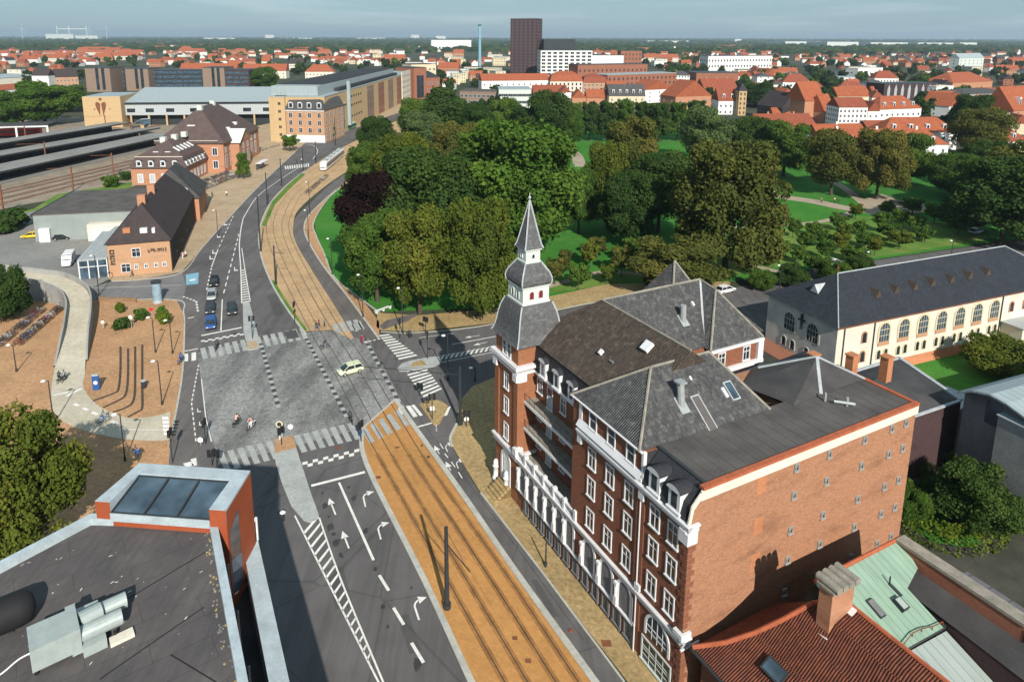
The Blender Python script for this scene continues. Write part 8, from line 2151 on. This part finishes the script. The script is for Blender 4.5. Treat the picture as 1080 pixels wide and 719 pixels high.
tt = thing('info_totem', 'blue information totem with pale emblem on the plaza beside the ramp', 'sign', (*G(102, 411)[:2], .03), rad(10))
m = MB(); m.box(-.45, -.15, 0, .45, .15, 2.2); m.build('panel', M['blue'], tt); m = MB(); m.tube((0, -.17, 1.15), (0, -.151, 1.15), .28, n=10); m.build('emblem', M['lamp_white'], tt); m = MB(); m.box(-.47, -.17, 2.2, .47, .17, 2.35); m.build('cap', M['lead'], tt)
ac = thing('advertising_column', 'round blue-grey advertising column at the edge of the orange plaza', 'advertising column', (*G(166.5, 319)[:2], .03))
m = MB(); m.tube((0, 0, 0), (0, 0, .5), .85, n=18); m.build('base', M['lead'], ac); m = MB(); m.tube((0, 0, .5), (0, 0, 4.0), .8, n=18); m.build('drum', m_plain('poster_blue', (.25, .36, .44), .3, .3, .9), ac); m = MB(); m.tube((0, 0, 4.0), (0, 0, 4.3), .95, n=18); m.build('cap', M['metal_dark'], ac)
bn = thing('litter_bin', 'dark round litter bin on the plaza beside the right channel', 'litter bin', (*G(152, 409)[:2], .03)); m = MB(); m.lathe([(.3, 0), (.36, .3), (.36, 1.0), (.28, 1.1)], (0, 0, 0), 12); m.build('drum', M['metal_dark'], bn); m = MB(); m.tube((0, 0, 1.1), (0, 0, 1.18), .38, n=12); m.build('lid', M['lead'], bn)
wb = thing('white_bench', 'long white bench on the lawn corner under the green tree', 'bench', (*G(404, 328)[:2], .05), face((397, 330), (410, 325)))
m = MB(); m.box(-1.9, -.3, .42, 1.9, .3, .5); m.build('seat', M['white'], wb)
for x in (-1.6, 0, 1.6): m = MB(); m.box(x - .15, -.25, 0, x + .15, .25, .42); m.build('leg', M['white'], wb)
bst = thing('bus_shelter', 'small bus shelter with white roof on the station pavement', 'shelter', (*G(277, 178)[:2], .1), face((272, 182), (286, 174)))
m = MB(); m.box(-4.5, -1, 2.6, 4.5, 1, 2.8); m.build('roof', M['white'], bst); m = MB(); m.box(-4.3, .85, .2, 4.3, .9, 2.6); m.build('rear_glass', M['glass_blue'], bst)
for x in (-4.2, 4.2): m = MB(); m.tube((x, .8, 0), (x, .8, 2.6), .06, n=6); m.build('post', M['metal_dark'], bst)
for i, t_ in enumerate((.155, .85)):
    P = [(*p[:2], 5.8) for p in between(t_)]; m = MB()
    for a, b in zip(P[::3], P[3::3]): m.tube(a, b, .014, n=4, caps=False)
    tag(m.build('contact_wire', M['black']), ('contact wire over the left hand tram track', 'contact wire over the right hand tram track')[i], 'wire')
# ---------------------------------------------------------------- bicycles
bk = MB()
def wheel(x):
    n = 12
    for i in range(n):
        a, b = 2 * PI * i / n, 2 * PI * (i + 1) / n
        bk.tube((x + .33 * math.cos(a), 0, .34 + .33 * math.sin(a)), (x + .33 * math.cos(b), 0, .34 + .33 * math.sin(b)), .028, n=4, m=1, caps=False)
    for i in range(6):
        a = PI * i / 6; bk.tube((x - .32 * math.cos(a), 0, .34 - .32 * math.sin(a)), (x + .32 * math.cos(a), 0, .34 + .32 * math.sin(a)), .006, n=3, m=1, caps=False)
wheel(-.53); wheel(.53)
for a, b in (((-.53, 0, .34), (-.08, 0, .32)), ((-.53, 0, .34), (-.2, 0, .82)), ((-.08, 0, .32), (-.22, 0, .92)), ((-.08, 0, .32), (.36, 0, .8)), ((-.2, 0, .82), (.34, 0, .86)), ((.32, 0, 1.0), (.53, 0, .34)), ((.33, -.28, 1.04), (.33, .28, 1.04))): bk.tube(a, b, .025, n=5)
bk.box(-.36, -.08, .92, -.1, .08, .98, 1); bk.box(-.85, -.1, .68, -.45, .1, .71)
BK = bk.mesh('bicycle', [M['metal_dark'], M['black']])
def bike(p, rot, mat, label, group=None, z=.05):
    o = link('bicycle', BK); o.location = (p[0], p[1], z); o.rotation_euler = (0, 0, rot); o.material_slots[0].link = 'OBJECT'; o.material_slots[0].material = M[mat]
    return tag(o, label, 'bicycle', group)
BC = ['metal_dark', 'blue', 'metal_dark', 'black', 'lead', 'metal_dark', 'black', 'metal_dark', 'white', 'wine']
def rack(a, b, n, name, group, z=.05, jit=.12):
    A, B_ = Vector(G(*a)), Vector(G(*b)); d = (B_ - A); ang = math.atan2(d.y, d.x)
    for i in range(n):
        if R.random() < .1: continue
        p = A + d * ((i + .5 + R.uniform(-.25, .25)) / n)
        bike(p, ang + PI / 2 + R.uniform(-jit, jit) + (PI if R.random() < .3 else 0), R.choice(BC), 'parked bicycle in %s, %s' % (name, 'near its left end' if i < n * .33 else 'around its middle' if i < n * .67 else 'near its right end'), group, z)
rack((-6, 369), (44, 328), 30, 'the upper rack row of the left plaza', 'bicycles parked on the left plaza')
rack((17, 366), (66, 324), 30, 'the lower rack row of the left plaza', 'bicycles parked on the left plaza')
rack((-4, 342), (30, 318), 16, 'the shaded rack row under the left tree', 'bicycles parked on the left plaza')
rack((206, 200), (250, 184), 26, 'the front rack row before the station', 'bicycles parked before the station', .13)
rack((200, 198), (244, 183), 24, 'the back rack row before the station', 'bicycles parked before the station', .13)
rack((212, 202), (254, 185), 26, 'the outer rack row before the station', 'bicycles parked before the station', .13)
rack((203, 196), (240, 182.5), 24, 'the wall side rack row before the station', 'bicycles parked before the station', .13)
rack((321, 207), (345, 186), 22, 'the row beside the tram curve', 'bicycles parked along the tram curve', .08)
rack((246, 170), (300, 152), 20, 'the long row at the station entrance', 'bicycles parked at the station entrance', .13)
# ---------------------------------------------------------------- people
def figure(name, V, E, Rd, regions):
    me = bpy.data.meshes.new(name); me.from_pydata(V, E, []); o = bpy.data.objects.new(name, me); COL.objects.link(o)
    sk = o.modifiers.new('skin', 'SKIN'); sk.use_smooth_shade = True
    for i, r in enumerate(Rd): me.skin_vertices[0].data[i].radius = (r, r) if not isinstance(r, tuple) else r
    me.skin_vertices[0].data[0].use_root = True
    sb = o.modifiers.new('sub', 'SUBSURF'); sb.levels = 1; sb.render_levels = 1
    dg = bpy.context.evaluated_depsgraph_get(); m2 = bpy.data.meshes.new_from_object(o.evaluated_get(dg)); bpy.data.objects.remove(o)
    m2.materials.clear()
    for k in ('metal_dark', 'blue', 'skin', 'hair'): m2.materials.append(M[k])
    for p in m2.polygons: p.material_index = regions(p.center); p.use_smooth = True
    m2.name = name
    return m2
def walk_fig(st, arm):
    V = [(0, 0, .95), (0, 0, 1.15), (.02, 0, 1.38), (.03, 0, 1.5), (.05, 0, 1.62), (.05, 0, 1.74),
         (.02, .19, 1.42), (-.08 - arm, .25, 1.15), (.06 - arm, .26, .92), (.10 - arm, .26, .84), (.02, -.19, 1.42), (.0 + arm, -.25, 1.15), (.14 + arm, -.26, .93), (.18 + arm, -.26, .85),
         (0, .1, .9), (.06 + st * .5, .11, .5), (-.02 + st, .11, .09), (.15 + st, .12, .04), (0, -.1, .9), (.06 - st * .3, -.11, .5), (-.06 - st, -.11, .1), (.1 - st, -.12, .04)]
    E = [(0, 1), (1, 2), (2, 3), (3, 4), (4, 5), (2, 6), (6, 7), (7, 8), (8, 9), (2, 10), (10, 11), (11, 12), (12, 13), (0, 14), (14, 15), (15, 16), (16, 17), (0, 18), (18, 19), (19, 20), (20, 21)]
    Rd = [.14, .13, .15, .06, .105, .08, .07, .05, .04, .035, .07, .05, .04, .035, .1, .07, .05, .045, .1, .07, .05, .045]
    def reg(c):
        if c.z > 1.64 or (c.z > 1.52 and c.x < .01): return 3
        if c.z > 1.48: return 2
        if abs(c.y) > .2 and c.z < .97 and c.z > .7: return 2
        return 1 if c.z < .95 else 0
    return figure('person', V, E, Rd, reg)
def ride_fig():
    V = [(-.2, 0, 1.0), (-.1, 0, 1.2), (.04, 0, 1.42), (.09, 0, 1.53), (.13, 0, 1.65), (.13, 0, 1.77),
         (.06, .18, 1.44), (.18, .24, 1.22), (.34, .24, 1.07), (.38, .22, 1.03), (.06, -.18, 1.44), (.18, -.24, 1.22), (.34, -.24, 1.07), (.38, -.22, 1.03),
         (-.18, .1, .96), (.16, .12, .8), (-.02, .11, .42), (.1, .12, .36), (-.18, -.1, .96), (.12, -.12, .62), (-.1, -.11, .24), (.04, -.12, .17)]
    E = [(0, 1), (1, 2), (2, 3), (3, 4), (4, 5), (2, 6), (6, 7), (7, 8), (8, 9), (2, 10), (10, 11), (11, 12), (12, 13), (0, 14), (14, 15), (15, 16), (16, 17), (0, 18), (18, 19), (19, 20), (20, 21)]
    Rd = [.14, .13, .15, .06, .105, .08, .07, .05, .04, .035, .07, .05, .04, .035, .1, .075, .05, .045, .1, .075, .05, .045]
    def reg(c):
        if c.z > 1.67 or (c.z > 1.56 and c.x < .1): return 3
        if c.z > 1.52: return 2
        if c.x > .3 and c.z > .98: return 2
        return 1 if c.z < .98 else 0
    return figure('person', V, E, Rd, reg)
WF = [walk_fig(.24, .14), walk_fig(.06, .02), walk_fig(-.2, -.12)]; RF = ride_fig()
M['cloth_pink'] = m_plain('pink_cloth', (.62, .36, .32), .8, .05); M['cloth_tan'] = m_plain('tan_cloth', (.42, .33, .22), .8, .05); M['cloth_wine'] = m_plain('wine_cloth', (.22, .03, .06), .8, .05); M['cloth_grey'] = m_plain('grey_cloth', (.22, .23, .25), .8, .05)
def person(px, rot, top, legs, label, fig=None, z=.05):
    g = G(*px); o = link('person', WF[fig] if fig is not None else RF); o.location = (g[0], g[1], z); o.rotation_euler = (0, 0, rad(rot))
    for i, mt in ((0, top), (1, legs)): o.material_slots[i].link = 'OBJECT'; o.material_slots[i].material = M[mt]
    return tag(o, label, 'person')
def cyclist(px, rot, top, legs, mat, lb):
    person(px, rot, top, legs, 'person in %s riding %s' % (lb[0], lb[1])); bike(G(*px), rad(rot), mat, 'bicycle under the rider in %s on the street' % lb[0])
cyclist((250, 449), 70, 'cloth_pink', 'metal_dark', 'black', ('pink top', 'across the lower left setts, on the left')); cyclist((265, 452), 250, 'cloth_pink', 'lamp_white', 'white', ('pale pink clothes', 'across the lower left setts, on the right'))
cyclist((370, 446), 120, 'metal_dark', 'metal_dark', 'metal_dark', ('black', 'at the tip of the tram bed')); cyclist((229, 369), 95, 'metal_dark', 'metal_dark', 'black', ('dark clothes', 'over the upper crossing before the queue'))
cyclist((343, 368), 20, 'metal_dark', 'cloth_grey', 'black', ('black jacket', 'over the upper setts by the rails')); cyclist((63, 403), 100, 'metal_dark', 'metal_dark', 'black', ('dark coat', 'on the ramp, left one of two')); cyclist((68, 402), 95, 'cloth_grey', 'metal_dark', 'black', ('grey coat', 'on the ramp, right one of two'))
cyclist((109, 445), 30, 'cloth_grey', 'blue', 'lead', ('grey top', 'along the lower curve of the ramp')); cyclist((191, 383), 80, 'blue', 'metal_dark', 'blue', ('blue top', 'on the cycle track at its crossing'))
for px, rot, tp, lg, lb, fg in (((334, 348), 200, 'metal_dark', 'blue', 'person in dark top walking over the upper tram crossing, on the left', 0), ((336.5, 345), 20, 'cloth_wine', 'metal_dark', 'person in wine red top on the upper tram crossing', 2), ((342.5, 344.5), 180, 'cloth_grey', 'metal_dark', 'person in grey on the upper tram crossing, on the right', 1), ((382, 363), 260, 'cloth_wine', 'cloth_wine', 'person in wine red clothes at the cycle track end', 1), ((146, 486), 90, 'blue', 'metal_dark', 'person in blue top on the plaza behind the roof light', 0), ((144, 485), 100, 'metal_dark', 'metal_dark', 'person in black on the plaza behind the roof light', 1), ((239, 207), 100, 'lamp_white', 'metal_dark', 'person in white top on the station pavement', 0), ((224, 208), 60, 'metal_dark', 'metal_dark', 'person in black beside the station bicycles', 1), ((218, 207), 60, 'cloth_tan', 'metal_dark', 'person in tan beside the station bicycles', 0), ((193, 273), 250, 'cloth_pink', 'lamp_white', 'person in pink top at the corner of the brick house', 0), ((196, 272), 240, 'lamp_white', 'metal_dark', 'person in white top at the corner of the brick house', 2), ((109, 347), 100, 'lamp_white', 'cloth_tan', 'person in white on the plaza by the ramp wall', 1), ((139, 292), 10, 'cloth_grey', 'metal_dark', 'person in grey walking below the house lettering', 0), ((866, 214), 30, 'cloth_tan', 'metal_dark', 'person in tan sitting area of the park path', 1), ((880, 214), 90, 'cloth_pink', 'metal_dark', 'person in pink on the park path under the copper tree', 0), ((884, 215), 90, 'metal_dark', 'metal_dark', 'person in black on the park path under the copper tree', 2), ((816, 206), 20, 'lamp_white', 'blue', 'person in white at the left end of the park path', 0), ((432, 357), 240, 'metal_dark', 'metal_dark', 'person in black waiting at the zebra by the park', 1), ((434.5, 356), 200, 'cloth_grey', 'metal_dark', 'person in grey waiting at the zebra by the park', 1), ((313, 172), 0, 'metal_dark', 'metal_dark', 'person in black on the far zebra crossing', 0), ((318, 171), 180, 'lamp_white', 'metal_dark', 'person in white top on the far zebra crossing', 2), ((700, 750), 0, 'metal_dark', 'metal_dark', '', None)):
    if fg is not None: person(px, rot, tp, lg, lb, fg)
